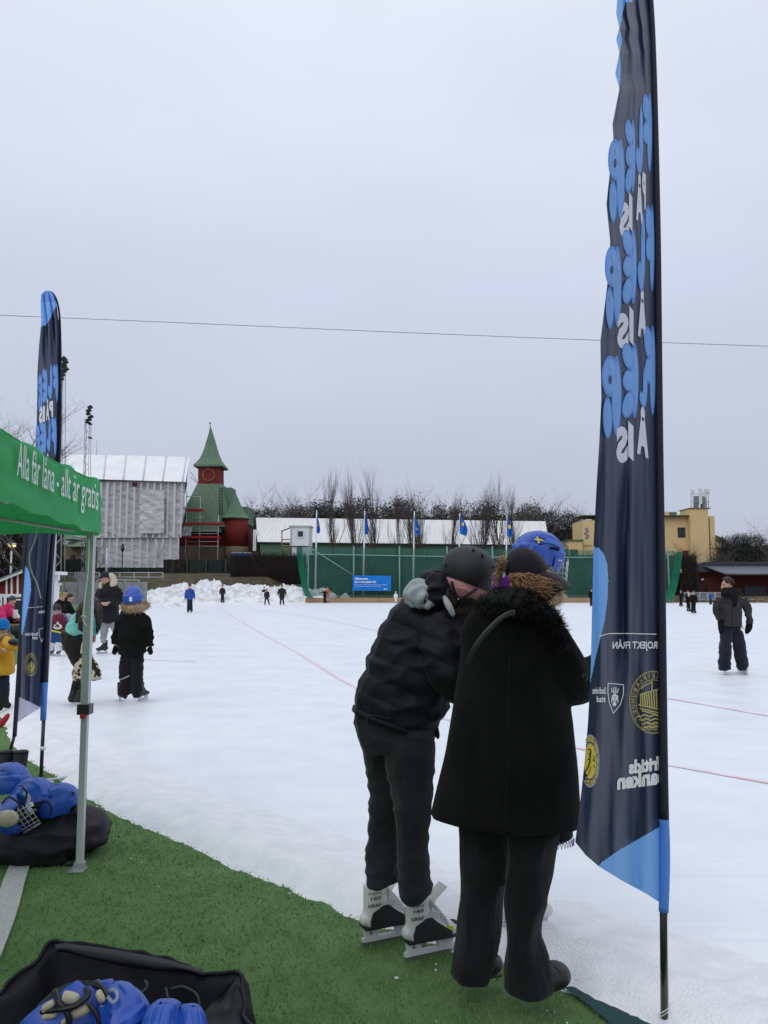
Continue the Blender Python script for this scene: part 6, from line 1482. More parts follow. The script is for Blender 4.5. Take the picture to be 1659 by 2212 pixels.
near = [(884, 1575, 52), (886, 1646, 53), (889, 1700, 46), (891, 1745, 41), (892, 1798, 34), (893, 1850, 34), (894, 1893, 34), (899, 1922, 36), (905, 1940, 33)]
far = [(838, 1560, 62), (838, 1646, 49), (838, 1700, 43), (836, 1745, 39), (829, 1798, 36), (826, 1850, 36), (827, 1885, 37), (832, 1903, 40)]
mb = MB(); A.limb(mb, tr[0], .72)
A.limb(mb, near, .9, Y=3.345); A.limb(mb, far, .9, Y=3.46)
fuse(mb, 'jeans', M['denim_k'], A.root, .0075, 2, .0075, (8, 8, 17), 9, .0012)
mb = MB()
for a, b in (((790, 1542), (795, 1588)), ((795, 1588), (840, 1600)), ((790, 1542), (842, 1552))): mb.tube([at(a[0], a[1], 3.21), at(b[0], b[1], 3.20)], .0016, 4)
mb.build('pocket_seam', M['denim_k'], A.root)
# skates
def hero_skate(Hp, Tp, lab, dark=True):
    bt_, w, ly = skate(A.root, Hp, Tp, 'skate_w', 'skate', .175, 1.0, True); bt_['label'] = lab; sgn = -1
    def side(x, zz, y=-.049): return w(x, y, zz)
    def onto(mb, poly, th=.004, y0=None):
        mb.prism([side(x, zz, y0 if y0 else -.040) for x, zz in poly], ly * -.009)
    mb = MB(); onto(mb, [(.06, .088), (.04, .115), (.10, .150), (.30, .172), (.42, .176), (.56, .150), (.86, .105), (.86, .082)], y0=-.0375); mb.build('side_panel', M['skate_k'], bt_, smooth=False)
    mb = MB(); mb.ell(w(.98, 0, .102), (.032, .030, .030), 16, 10, Matrix.Rotation(math.atan2((Tp-Hp).y, (Tp-Hp).x), 3, 'Z')); mb.build('toe_cap', M['skate_k'], bt_)
    mb = MB(); mb.prism([w(-.05, -.038, .079), w(1.02, -.036, .074), w(1.04, -.036, .082), (w(-.05, -.038, .088))], ly * .074); mb.build('sole', M['skate_k'], bt_, smooth=False)
    mb = MB()
    for k in range(8):
        t = k / 7; x, zz = lerp(.46, .80, t), lerp(.222, .138, t); mb.tube([w(x, -.034, zz - .008), w(x + .02, 0, zz + .014), w(x + .01, .034, zz - .006)], .0032, 5)
    mb.build('laces', M['whitecloth'], bt_)
    mb = MB()
    for k in range(8):
        t = k / 7; mb.ell(w(lerp(.45, .78, t), -.037, lerp(.214, .130, t)), (.0045, .003, .0045), 8, 5)
    mb.build('eyelets', M['steel'], bt_)
    mb = MB(); P_ = [[w(.44 + .34*t*(.4 + .6*t), y*(1 + .25*t), .20 + .085*t + .0*abs(y)) for y in (-.030, -.012, .012, .030)] for t in np.linspace(0, 1, 7)]; mb.grid(P_); Q_ = [[p + Vector((0, 0, -.006)) - (Tp-Hp).normalized()*.006 for p in r] for r in P_]; mb.grid(Q_); mb.build('tongue', M['skate_w'], bt_)
    mb = MB()
    for txt, x0, x1, z0, z1, wt in (('Supra', -.02, .25, .226, .240, .01), ('160', .03, .24, .206, .220, .02), ('GRAF', -.03, .24, .176, .190, .03)):
        write(mb, txt, lambda x, y: side(lerp(x0, x1, x), lerp(z0, z1, y), -.0500 + .012*abs(lerp(x0, x1, x) - .2)), wt)
    mb.build('lettering', M['skate_k'], bt_, smooth=False)
    mb = MB(); onto(mb, [(.36, .178), (.57, .166), (.60, .190), (.40, .200)], y0=-.036); mb.build('silver_patch', M['holder'], bt_, smooth=False)
    mb = MB(); onto(mb, [(.74, .122), (.90, .104), (.88, .122), (.80, .130)], y0=-.036); mb.build('lime_patch', M['lime'], bt_, smooth=False)
    mb = MB(); write(mb, 'G', lambda x, y: w(lerp(.08, .14, x), -.0125, lerp(.050, .068, y)), .03); mb.build('holder_mark', M['skate_k'], bt_, smooth=False)
hero_skate(gnd(880, 2077), gnd(980, 2055), 'nearer white skate with black side panel and lime patch')
hero_skate(gnd(788, 2045), gnd(888, 2024), 'further white skate behind the nearer one')
# head, headband, helmet
hy = 3.30
el(A.body, 1010, 1258, 44, 52, hy, 1.0, .3); tp(A.body, [(1004, 1290, 30, .0), (985, 1320, 34, .05), (960, 1345, 40, .08)], hy, 1)
el(A.body, 1055, 1268, 9, 7, hy, .8, .3, dy=.02); el(A.body, 1040, 1290, 24, 14, hy, 1, .5)
hand(A.body, 1108, 1494, .2, 52, A.Y, 1, -.02)
mb = MB(); rows = []
s_ = ppm(hy)
mb.ell(at(1013, 1233, hy), (61/s_, .125, 54/s_), 40, 24, Matrix.Rotation(R(20), 3, 'Y'), z0=-.50); hm = mb.build('helmet', M['helmet_k'], A.root)
mb = MB(); mb.ell(at(1013, 1233, hy), (60.5/s_, .1262, 54.5/s_), 40, 3, Matrix.Rotation(R(20), 3, 'Y'), z0=-.53, z1=-.48); mb.build('rim', M['plastic_k'], hm)
mb = MB()
def on_helm(u, v):
    c = at(1013, 1233, hy); d = ray(u, v).normalized(); Mr = Matrix.Rotation(R(12), 3, 'Y').inverted(); o = Mr @ (Vector((0, 0, CAM_H)) - c); dd = Mr @ d; sc_ = Vector((1/(60/s_), 1/.125, 1/(54/s_)))
    o = Vector([o[i]*sc_[i] for i in range(3)]); dd = Vector([dd[i]*sc_[i] for i in range(3)]); a, b, cc = dd.dot(dd), 2*o.dot(dd), o.dot(o) - 1; q = b*b - 4*a*cc
    return Vector((0, 0, CAM_H)) + d * ((-b - math.sqrt(max(0, q))) / (2*a))
for u, v, a, b, rt in ((1023, 1190, 2.6, 5.2, .25), (1042, 1202, 2.6, 6.5, .12), (964, 1223, 2.0, 5, .55), (1066, 1225, 3.5, 3, 0)):
    c = on_helm(u, v); mb.ell(c, (a/s_, .008, b/s_), 10, 6, Matrix.Rotation(-rt, 3, 'Y'))
mb.build('vents', M['vent'], hm)
mb = MB(); el(mb, 1004, 1250, 50, 52, hy, 1.06, R(18), 36, 12, z0=-.80, z1=.1); hb = mb.build('headband', M['pinkband'], A.root)
mb = MB(); mb.tube([at(988, 1268, hy-.104), at(1006, 1272, hy-.106), at(1026, 1282, hy-.098)], .0022, 5, dense=4); mb.build('band_fold', M['pinkband'], hb)
mb = MB(); tp(mb, [(958, 1258, 9, -.06), (964, 1276, 11, -.07), (974, 1294, 12, -.07), (984, 1306, 12, -.06)], hy, .6); fuse(mb, 'nape_hair', M['hair_d'], A.root, .007, 2, .006, (40, 40, 20))
mb = MB(); mb.tube([at(976, 1256, hy-.118), at(979, 1270, hy-.112), at(986, 1288, hy-.095), at(992, 1296, hy-.085)], [.0065]*4, 6, dense=4); mb.tube([at(992, 1296, hy-.085), at(1012, 1284, hy-.105), at(1030, 1271, hy-.112)], [.0065]*3, 6, dense=4); mb.tube([at(992, 1295, hy-.085), at(1003, 1318, hy-.05), at(1020, 1322, hy+.02)], .006, 6, dense=3); mb.build('chin_strap', M['plastic_k'], hm)
mb = MB(); mb.ell(at(990, 1294, hy-.098), .004, 8, 6); mb.build('strap_rivet', M['steel'], hm)
mb = MB(); tp(mb, [(1018, 1300, 34), (1000, 1318, 40), (975, 1345, 46, .04)], hy, 1); fuse(mb, 'neck_warmer', M['brown_k'], A.root, .009, 3, .006, (14, 14, 20), 4)
mb = MB()
for pts in ([(881, 1300, 8, -.10), (878, 1282, 9, -.12), (887, 1265, 9, -.12), (904, 1257, 9, -.11), (922, 1262, 8, -.11)], [(892, 1307, 8, -.12), (891, 1287, 9, -.145), (900, 1273, 9, -.15), (915, 1270, 8, -.14), (927, 1280, 7, -.13)], [(908, 1312, 7, -.13), (906, 1298, 8, -.16), (912, 1287, 8, -.165), (921, 1287, 7, -.15), (931, 1300, 6, -.13)], [(922, 1314, 6, -.14), (927, 1305, 7, -.15), (936, 1306, 5, -.13)], [(960, 1290, 5, -.17), (968, 1306, 7, -.19), (976, 1322, 7, -.19), (979, 1330, 4, -.19)]): tp(mb, pts, A.Y, .9)
tp(mb, [(896, 1298, 15, -.08), (914, 1288, 15, -.10)], A.Y, .8)
fuse(mb, 'grey_hood', M['greyhood'], A.root, .0065, 7, .005, (16, 16, 22), 5, .001)
mb = MB(); el(mb, 945, 1274, 28, 36, A.Y, 1.1, 0, dy=-.12); el(mb, 930, 1250, 26, 16, A.Y, 1.2, .1, dy=-.02); el(mb, 952, 1262, 24, 26, A.Y, 1.2, .1, dy=.0); tp(mb, [(905, 1262, 8, .0), (925, 1243, 10, .0), (950, 1242, 10, -.02), (968, 1252, 8, -.04)], A.Y, 1.2)
fuse(mb, 'jacket_hood', M['puffer'], A.root, .008, 3, .012, (14, 14, 18), 6, .001)
A.finish(voxel=.01)

# ---------------------------------------------------------------- woman in the long black coat
B = Person('person in long black wool coat with fur collar, dark cap and purple scarf', 3.08, 1100)
B.v = .009
def bump_(mb): el(mb, 1220, 1424, 18, 27, B.Y, 1.4, 0, dy=-.02)
coat = [[(1120, 1284, 44), (1117, 1306, 70), (1113, 1330, 95), (1111, 1362, 109), (1113, 1405, 113), (1112, 1450, 116), (1104, 1517, 123), (1100, 1594, 136), (1098, 1663, 147), (1095, 1728, 155), (1093, 1772, 159)]]
sl_ = [(1180, 1385, 52, -.02), (1212, 1440, 54, -.01), (1228, 1470, 50, .0), (1262, 1466, 46, .06), (1300, 1450, 42, .12), (1345, 1432, 36, .2)]
mb = MB(); tp(mb, coat[0], B.Y, .60, n=40, dense=5, rc=False); tp(B.body, coat[0][:9], B.Y, .6, sc=.55)
B.limb(mb, sl_, .95); B.limb(mb, [(1030, 1372, 36, .04), (1034, 1440, 36, .12), (1062, 1490, 30, .2)], .9); bump_(mb)
fuse(mb, 'wool_coat', M['wool_k'], B.root, .008, 3, .015, (5.5, 5.5, 1.3), 3, .0012)
mb = MB(); mb.tube([at(u, v, Y) for u, v, Y in ((1100, 1420, 2.80), (1098, 1520, 2.79), (1096, 1620, 2.785), (1094, 1700, 2.78), (1092, 1795, 2.79))], .0025, 5, dense=4); mb.build('back_seam', M['wool_k'], B.root)
mb = MB(); c = at(1274, 1469, B.Y - .085); 
mb.ell(at(1263, 1463, B.Y - .085), (.013, .005, .013), 16, 8); mb.build('cuff_button', M['plastic_k'], B.root)
mb = MB(); mb.tube([at(u, v, Y) for u, v, Y in ((1112, 1323, 2.76), (1098, 1326, 2.745), (1078, 1338, 2.735), (1055, 1360, 2.73), (1036, 1383, 2.735), (1022, 1405, 2.75), (1008, 1440, 2.80))], [(.0085, .003)]*7, 8, up=(0, 1, 0), dense=4); mb.build('bag_strap', mat('strap_leather', (0.03, 0.032, 0.034), .5, spec=.4), B.root)
mb = MB(); tp(mb, [(1152, 1768, 86), (1156, 1800, 80), (1160, 1820, 77)], B.Y, .62, n=30, rc=False); mb.build('lace_hem', M['trouser_k'], B.root)
mb = MB()
for k in range(13):
    q0 = lerp(-1.9, -.35, k/13); q1 = lerp(-1.9, -.35, (k+.5)/13); q2 = lerp(-1.9, -.35, (k+1)/13); c = at(1160, 1812, B.Y); r1 = 78.5/ppm(B.Y)
    P_ = [c + Vector((math.cos(q)*r1, math.sin(q)*r1*.63, dz)) for q, dz in ((q0, .012), (q1, -.014), (q2, .012))]; mb.tube(P_, .0022, 4)
mb.build('lace_trim', M['lav'], B.root)
mb = MB()
B.limb(mb, [(1052, 1760, 60), (1048, 1830, 52), (1043, 1919, 45), (1036, 2010, 46), (1027, 2060, 43), (1017, 2098, 39), (1014, 2112, 38)], .95, Y=3.13)
B.limb(mb, [(1150, 1760, 58), (1148, 1828, 52), (1135, 1937, 44), (1131, 2010, 39), (1134, 2046, 41), (1140, 2090, 46), (1143, 2134, 50)], .95, Y=3.04)
fuse(mb, 'wide_trousers', M['trouser_k'], B.root, .0085, 2, .013, (9, 9, 5), 8, .0014)
for pts, Y in (([(1130, 2118, 26, .0), (1170, 2114, 27, .02), (1200, 2106, 28, .05), (1208, 2104, 25, .06)], 3.06), ([(1010, 2098, 22, 0), (1040, 2086, 22, .03), (1060, 2080, 22, .06), (1068, 2078, 18, .08)], 3.17)):
    mb = MB(); tp(mb, pts, Y, 1.15); sh = fuse(mb, 'shoe', M['shoe'], B.root, .007, 3)
    u, v = pts[-1][0], pts[-1][1]; mb = MB(); tp(mb, [(pts[1][0], pts[1][1] + 21, 5, pts[1][3]), (u + 4, v + 21, 5, pts[-1][3])], Y, 3.4, n=10); mb.build('shoe_sole', M['plastic_k'], sh)
    mb = MB()
    for k in range(3): mb.tube([at(u - 14 + 5*k, v - 20 + 5*k, Y - .02), at(u - 4 + 5*k, v - 12 + 6*k, Y - .05)], .0025, 4)
    mb.build('laces', M['plastic_k'], sh)
# head, hair, cap
hy = 3.06; s_ = ppm(hy)
el(B.body, 1140, 1250, 43, 56, hy, 1.1, -.05); tp(B.body, [(1130, 1280, 30), (1122, 1310, 34)], hy, 1); el(B.body, 1186, 1266, 8, 8, hy, .8, dy=.05); el(B.body, 1172, 1288, 16, 12, hy, 1, dy=.03)
hand(B.body, 1352, 1428, -.3, 56, B.Y, 1, .2)
mb = MB(); el(mb, 1136, 1240, 49, 58, hy, 1.08, R(-17), 36, 18, z0=-.06); cp = mb.build('cap', M['cap_n'], B.root)
mb = MB(); rows = []
for i in range(13):
    q = lerp(-1.45, 1.45, i/12); r = []
    for j in range(7):
        t = j/6; L = .078 * t; yaw = R(12); d = Vector((math.cos(q*.75 + yaw), math.sin(q*.75 + yaw), 0)); c = at(1140, 1236, hy) + Vector((.088*math.cos(q + yaw), .088*math.sin(q + yaw), -.004)); p = c + d*L*(math.cos(q*.72)) + Vector((0, 0, .004 - .030*t*t - .016*t - .030*(math.sin(q)**2)*t)); r.append(p)
    rows.append(r)
mb.grid(rows); mb.grid([[p + Vector((0, 0, -.004)) for p in r] for r in rows]); mb.build('cap_brim', M['cap_n'], cp)
mb = MB()
for k in range(4):
    q = k * 1.57 + .5; c = at(1136, 1240, hy); Mr = Matrix.Rotation(R(-17), 3, 'Y'); mb.tube([c + Mr @ Vector((49.3/s_*math.cos(a)*math.cos(q), 1.08*49.3/s_*math.cos(a)*math.sin(q), 58.4/s_*math.sin(a))) for a in np.linspace(.0, 1.57, 9)], .0016, 4)
mb.build('cap_seams', M['cap_n'], cp)
mb = MB(); mb.box(*[tuple(at(1086, 1248, hy-.08)), tuple(at(1091, 1237, hy-.075))]) ; mb.build('cap_buckle', M['steel'], cp, smooth=False)
mb = MB(); el(mb, 1142, 1258, 48, 46, hy, 1.08, -.1, 30, 20); el(mb, 1166, 1272, 28, 30, hy, 1.2, 0, dy=-.03); hr = fuse(mb, 'hair', M['hair_r'], B.root, .008, 2, .012, (26, 26, 14), 3, .002)
rnd = random.Random(3); mb = MB()
def lock(mb, u, v, L, ang, Y, r=.0016, wav=4, seg_=7):
    pts = []; x, y, ph = u, v, rnd.random()*6
    for k in range(seg_): pts.append(at(x, y, Y + .006*math.sin(ph + k))); a = ang + .55*math.sin(ph + k*1.1); x += L/seg_*math.cos(a); y += L/seg_*math.sin(a)
    mb.tube(pts, [r]*(seg_-2) + [r*.7, r*.25], 4, cap=False)
for _ in range(560):
    u = rnd.uniform(1100, 1192); v = rnd.uniform(1238, 1262) + max(0, u-1140)*.25; lock(mb, u, v, rnd.uniform(22, 46), rnd.uniform(.3, 1.5), hy - .108*math.sqrt(max(.05, 1 - ((u-1142)/58)**2)) - rnd.uniform(.004, .03), rnd.uniform(.0012, .0030))
mb.build('curls', M['hair_r'], hr)
mb = MB()
for _ in range(260): 
    q = rnd.random(); u = rnd.gauss(1084, 3); v = rnd.gauss(1220, 7); lock(mb, u, v, rnd.uniform(8, 20), rnd.uniform(-2.6, -.6) if q < .6 else rnd.uniform(1.2, 3.0), hy - rnd.uniform(.02, .09), rnd.uniform(.0008, .0016))
for _ in range(150):
    u = rnd.gauss(1078, 4); v = rnd.gauss(1248, 7); lock(mb, u, v, rnd.uniform(8, 15), rnd.uniform(1.2, 3.4), hy - rnd.uniform(.02, .08), rnd.uniform(.0008, .0016))
el(mb, 1082, 1232, 10, 14, hy, 1.2, 0, dy=-.04); mb.build('ponytail', mat('hair_f', (.17, .095, .045), .55, (.52, .36, .21), 22, spec=.3), hr)
mb = MB()
for k, (v, r) in enumerate(((1251, 7), (1259, 7.5), (1267, 8))):
    c = at(1103, v, hy); mb.tube([c + Vector((.060*math.cos(q), .085*math.sin(q), .004*math.sin(q*3 + k))) for q in np.linspace(0, 6.283, 25)], r/s_, 8, up=(0, 0, 1))
mb.build('purple_scarf', M['purple'], B.root)
mb = MB(); mb.tube([at(1184, 1243, hy-.06), at(1185, 1252, hy-.06), at(1183, 1260, hy-.055)], .003, 5); mb.tube([at(1150, 1246, hy-.11), at(1184, 1245, hy-.06)], .002, 5); mb.build('glasses', M['holder'], B.root)
col = [(1217, 1396, 12, -.12), (1208, 1374, 18, -.12), (1192, 1346, 25, -.12), (1168, 1322, 28, -.13), (1140, 1306, 30, -.15), (1108, 1299, 30, -.17), (1076, 1299, 27, -.14), (1052, 1306, 22, -.06), (1038, 1320, 16, .02)]
mb = MB(); tp(mb, [(a, b, c*.86, d) for a, b, c, d in col], B.Y, .8); fc = fuse(mb, 'fur_collar', M['fur_k'], B.root, .009, 2, .012, (30, 30, 30), 4, .003)
mb = MB(); fur(mb, col, 7000, .026, B.Y, 3, .0011, .25); mb.build('hairs', M['fur_k'], fc)
B.finish(voxel=.01)

# ---------------------------------------------------------------- skater behind the two, blue helmet and fur hood
C = Person('person in blue helmet with a yellow cross, behind the long black coat', 3.78, 1150)
C.v = .011
C.part('jacket', [[(1150, 1640, 66), (1150, 1560, 68), (1150, 1450, 66), (1150, 1350, 62), (1152, 1305, 44), (1156, 1285, 28)], [(1150, 1350, 30, -.2), (1155, 1440, 28, -.22), (1165, 1510, 24, -.2)], [(1150, 1350, 30, .2), (1155, 1440, 28, .22), (1165, 1510, 24, .22)]], 'navy_c', 1.25, .012, .012)
C.part('snow_trousers', [[(1150, 1620, 58), (1140, 1700, 50)], [(1130, 1650, 40, .1), (1112, 1800, 33, .1), (1100, 1915, 30, .1)], [(1160, 1650, 40, -.08), (1150, 1800, 33, -.1), (1140, 1915, 30, -.1)]], 'trouser_k', 1, .012, .008)
el(C.body, 1152, 1222, 38, 46, C.Y, .95, 0); tp(C.body, [(1156, 1265, 25), (1152, 1300, 26)], C.Y, 1); el(C.body, 1188, 1236, 6, 6, C.Y, .8, dy=.10); el(C.body, 1174, 1252, 16, 11, C.Y, 1, dy=.05)
hand(C.body, 1168, 1518, 1.3, 44, C.Y, 1, -.2); hand(C.body, 1168, 1518, 1.3, 44, C.Y, -1, .22)
C.finish()
for dy in (.12, -.10): skate(C.root, Vector((at(1090, 1982, 3.74).x - .02, 3.74 + dy, .012)), Vector((at(1090, 1982, 3.74).x + .19, 3.82 + dy, .012)), 'skate_w')
Mh = Matrix.Rotation(R(24), 3, 'Z') @ Matrix.Rotation(R(8), 3, 'Y'); ch_ = at(1163, 1201, C.Y)
hh_ = hockey_helmet(ch_, Mh, '', s=.86, cage=True, parent=C.root, name='hockey_helmet', text='CCM')
mb = MB()
def on_shell(x, z, off=.004): return ch_ + Mh @ (Vector((x, -math.sqrt(max(0, 1 - (x/.146)**2 - (z/.139)**2)) * .113 - off, z)) * .86)
mb.grid([[on_shell(lerp(-.085, -.045, i/6), lerp(.055, .098, j/6), .0035) for i in range(7)] for j in range(7)]); mb.build('flag_sticker', M['royal'], hh_)
mb = MB(); mb.grid([[on_shell(lerp(-.074, -.066, i/2), lerp(.055, .098, j/6), .006) for i in range(3)] for j in range(7)]); mb.grid([[on_shell(lerp(-.085, -.045, i/6), lerp(.071, .080, j/2), .0065) for i in range(7)] for j in range(3)]); mb.build('yellow_cross', M['yel'], hh_)
mb = MB(); mb.tube([on_shell(x, z, .004) for x, z in ((.0, .040), (.025, .042), (.055, .040))], .0055, 6, dense=3, roundcap=True); mb.tube([on_shell(x, z, .005) for x, z in ((-.10, .035), (-.06, .050), (-.02, .060), (.03, .058), (.07, .050))], .0022, 5, dense=3); mb.build('vent_slot', M['vent'], hh_)
mb = MB(); mb.grid([[on_shell(lerp(.03, .11, i/8), lerp(-.075, .0, j/6) , .006) if abs(lerp(-.075, .0, j/6)) < .12 else None for i in range(9)] for j in range(7)]); mb.build('ear_guard', M['helmet_blue'], hh_)
mb = MB(); fh = [(1118, 1300, 16, .12), (1140, 1318, 18, -.05), (1172, 1308, 18, -.16), (1194, 1288, 15, -.14), (1200, 1268, 10, -.06)]
tp(mb, fh, C.Y, 1); fh_ = fuse(mb, 'fur_hood_trim', M['fur_t'], C.root, .01, 2, .01, (30, 30, 30), 2); mb = MB(); fur(mb, fh, 2600, .04, C.Y, 5, .0016, .1); mb.build('hairs', M['fur_t'], fh_)

# ---------------------------------------------------------------- child seen from behind, blue helmet, fur collar
K5 = Person('child seen from behind in black snowsuit, blue helmet and fur collar', 10.7, 287)
K5.v = .015
K5.part('jacket', [[(286, 1411, 29), (286, 1400, 30), (286, 1380, 30), (286, 1355, 31), (286.5, 1335, 33), (287, 1322, 26), (288, 1312, 14)], [(264, 1332, 12), (256, 1352, 11.5), (251, 1375, 10.5), (248.5, 1392, 9.5)], [(310, 1332, 12), (318, 1352, 11.5), (322, 1376, 10.5), (323.5, 1395, 9.5)]], 'wool_k', .7, .014, .018, (5, 5, 9), 3, .6, None, 4, .004)
K5.part('snow_trousers', [[(286, 1402, 24, .02, .55), (286, 1418, 24, .02, .6)], [(275, 1414, 13, .0, .7), (273, 1430, 14), (271, 1450, 13.5), (271, 1470, 13.5), (269, 1492, 14), (263, 1505, 10)], [(298, 1414, 13, .0, .7), (297, 1430, 13.5), (296.5, 1450, 12.5), (296, 1470, 12.5), (296, 1492, 12), (298, 1506, 8)]], 'trouser_k', .9, .014, .014, (9, 9, 12), 3, .6, None, 5, .003)
for u, a, sd_ in ((249, 1.75, 1), (324, 1.45, -1)):
    mb = MB(); hand(mb, u, 1396, a, 22, K5.Y, sd_); hand(K5.body, u, 1396, a, 19, K5.Y, sd_); fuse(mb, 'glove', M['wool_k'], K5.root, .010, 1)
el(K5.body, 288, 1292, 15, 19, K5.Y, 1.05); tp(K5.body, [(288, 1305, 9), (287, 1325, 12)], K5.Y, 1); K5.finish()
hh_ = hockey_helmet(at(288, 1291, K5.Y), (0, R(-8), R(95)), '', s=1.12, parent=K5.root, name='hockey_helmet', sticker=True)
fh = [(266, 1311, 6, -.04), (275, 1314, 7.5, -.12), (288, 1315.5, 8, -.15), (302, 1313, 8, -.12), (314, 1309, 6.5, -.03), (316, 1306, 5, .05)]
mb = MB(); tp(mb, fh, K5.Y, .9); fh_ = fuse(mb, 'fur_collar', M['fur_t'], K5.root, .014, 2, .012, (25, 25, 25), 2); mb = MB(); fur(mb, fh, 1500, .05, K5.Y, 7, .004, .05); mb.build('hairs', M['fur_t'], fh_)
mb = MB(); mb.tube([at(260, 1468.5, 10.6), at(270, 1464, 10.56), at(280, 1459.5, 10.6)], .006, 5, dense=3); mb.build('reflective_strip', M['steel'], K5.root)
for (u0, v0), (u1, v1) in (((258, 1517), (254, 1509.5)), ((299.5, 1517), (304, 1509.5))):
    h_ = gnd(u0, v0); t_ = h_ + Vector((-.05 if u0 < 280 else .055, .22, 0)); skate(K5.root, h_ + Vector((0, 0, .012)), t_ + Vector((0, 0, .012)), 'skate_k', s=.9)

# ---------------------------------------------------------------- man with cap and sheepskin collar
K6 = Person('man in dark cap and black coat with sheepskin collar, grey sweatpants and dark skates', 18.4, 232)
K6.v = .020
K6.part('coat', [[(232, 1343, 23), (233, 1325, 24), (234, 1300, 24), (236, 1280, 24), (237, 1268, 19), (235, 1258, 10)], [(254, 1275, 9), (260, 1288, 8), (258, 1299, 7.5), (246, 1302, 7, -.15), (232, 1303, 6, -.22)], [(217, 1275, 8), (212, 1290, 8), (214, 1300, 7, -.1), (222, 1303, 6, -.22)]], 'puffer', .7, .018, .018, (5, 5, 8), 3, .6, None, 6, .005)
K6.part('sweatpants', [[(232, 1340, 19, .03, .5), (233, 1350, 18, .03, .6)], [(226, 1345, 11), (225, 1360, 9), (224, 1376, 7.5), (224, 1388, 5.5)], [(245, 1345, 11), (251, 1362, 8.5), (255, 1378, 7), (257, 1390, 5.5)]], 'grey_sweat', .9, .018, .012, (9, 9, 12), 3, .62, None, 7)
el(K6.body, 228, 1253, 9, 12.5, K6.Y, 1.05); tp(K6.body, [(230, 1260, 6), (233, 1272, 8)], K6.Y, 1); el(K6.body, 219.5, 1255.5, 1.8, 2, K6.Y, .8); el(K6.body, 224, 1262, 5, 4, K6.Y, 1); el(K6.body, 235, 1254, 1.8, 3, K6.Y, .8, dy=-.07)
hand(K6.body, 234, 1303, 3.0, 15, K6.Y, 1, -.25); hand(K6.body, 219, 1303, .1, 13, K6.Y, -1, -.25); K6.finish(voxel=.014)
mb = MB(); el(mb, 228, 1246, 11, 11.5, K6.Y, 1.1, 0, z0=-.05); cp = mb.build('cap', M['navy_c'], K6.root)
mb = MB(); mb.ell(at(219, 1247, K6.Y - .03), (.075, .085, .014), 14, 8, Matrix.Rotation(R(-14), 3, 'Y')); mb.build('cap_brim', M['navy_c'], cp)
fh = [(218, 1259, 3, -.10), (216.5, 1266, 3.5, -.10), (219, 1271, 3, -.1)]; f2_ = [(237, 1242, 5, .0), (243, 1246, 6.5, -.02), (246, 1256, 7, -.04), (242, 1266, 6.5, -.06), (237, 1271, 4, -.08)]
mb = MB(); tp(mb, fh, K6.Y, 1); tp(mb, f2_, K6.Y, 1); fc = fuse(mb, 'sheepskin_collar', M['fur_w'], K6.root, .016, 2, .012, (30, 30, 30), 2)
mb = MB(); el(mb, 222.5, 1253, .9, .7, K6.Y, .7, dy=-.13); el(mb, 227, 1253, .9, .7, K6.Y, .7, dy=-.15); mb.build('eyes', M['vent'], K6.root)
h_ = gnd(231, 1413); skate(K6.root, h_ + Vector((0, 0, .012)), gnd(209, 1414) + Vector((0, 0, .012)), 'skate_k', s=1.1); skate(K6.root, gnd(262, 1410) + Vector((0, 0, .012)), gnd(246, 1413) + Vector((0, 0, .012)), 'skate_k', s=1.05)
mb = MB(); mb.ell(at(258, 1327, K6.Y - .3), (.012, .01, .012), 8, 6); mb.build('button', M['letter'], K6.root)

# ---------------------------------------------------------------- curly haired skater at the right
K4 = Person('young man with curly hair, dark leather jacket, black scarf, wide dark jeans and white skates', 14.25, 1582)
K4.v = .016
K4.part('leather_jacket', [[(1581, 1352, 20.5), (1581, 1338, 21), (1580, 1322, 22), (1579, 1305, 24), (1579, 1293, 25), (1578, 1284, 18), (1576, 1277, 10)], [(1556, 1294, 10), (1549.5, 1308, 9.5), (1548.5, 1320, 8.5), (1555, 1338, 7)], [(1603, 1294, 10.5), (1612, 1308, 9.5), (1617.5, 1326, 9), (1619, 1347, 7.5)]], 'leather', .68, .0145, .016, (7, 7, 10), 3, .6, None, 8, .004)
K4.part('wide_jeans', [[(1581, 1349, 19, .03, .5), (1581, 1364, 19.5, .03, .55)], [(1570, 1364, 11.5, .02, .7), (1568, 1380, 13), (1566, 1410, 13), (1565, 1435, 13.5), (1565.5, 1446, 13)], [(1592, 1364, 11.5, .02, .7), (1595, 1380, 12.5), (1599, 1410, 13.5), (1603, 1435, 13), (1605, 1446, 10.5)]], 'jean_navy', .95, .0145, .012, (8, 8, 10), 3, .6, None, 9)
for pts, sd_, an_ in (([(1556, 1335, 6.5), (1557.5, 1350, 7), (1558, 1362, 6), (1558, 1371, 3.5)], 1, 1.5), ([(1619, 1346, 7), (1618, 1354, 7.5), (1615, 1362, 6.5), (1612, 1368, 3.5)], -1, 1.9)):
    mb = MB(); tp(mb, pts, K4.Y, .7); tp(mb, [(pts[1][0] + 3*sd_, pts[1][1] - 2, 3), (pts[1][0] + 8*sd_*(.7), pts[1][1] + 7, 2.6)], K4.Y, .8); fuse(mb, 'mitten', M['wool_k'], K4.root, .012, 2); hand(K4.body, pts[0][0], pts[0][1] + 3, an_, 17, K4.Y, sd_)
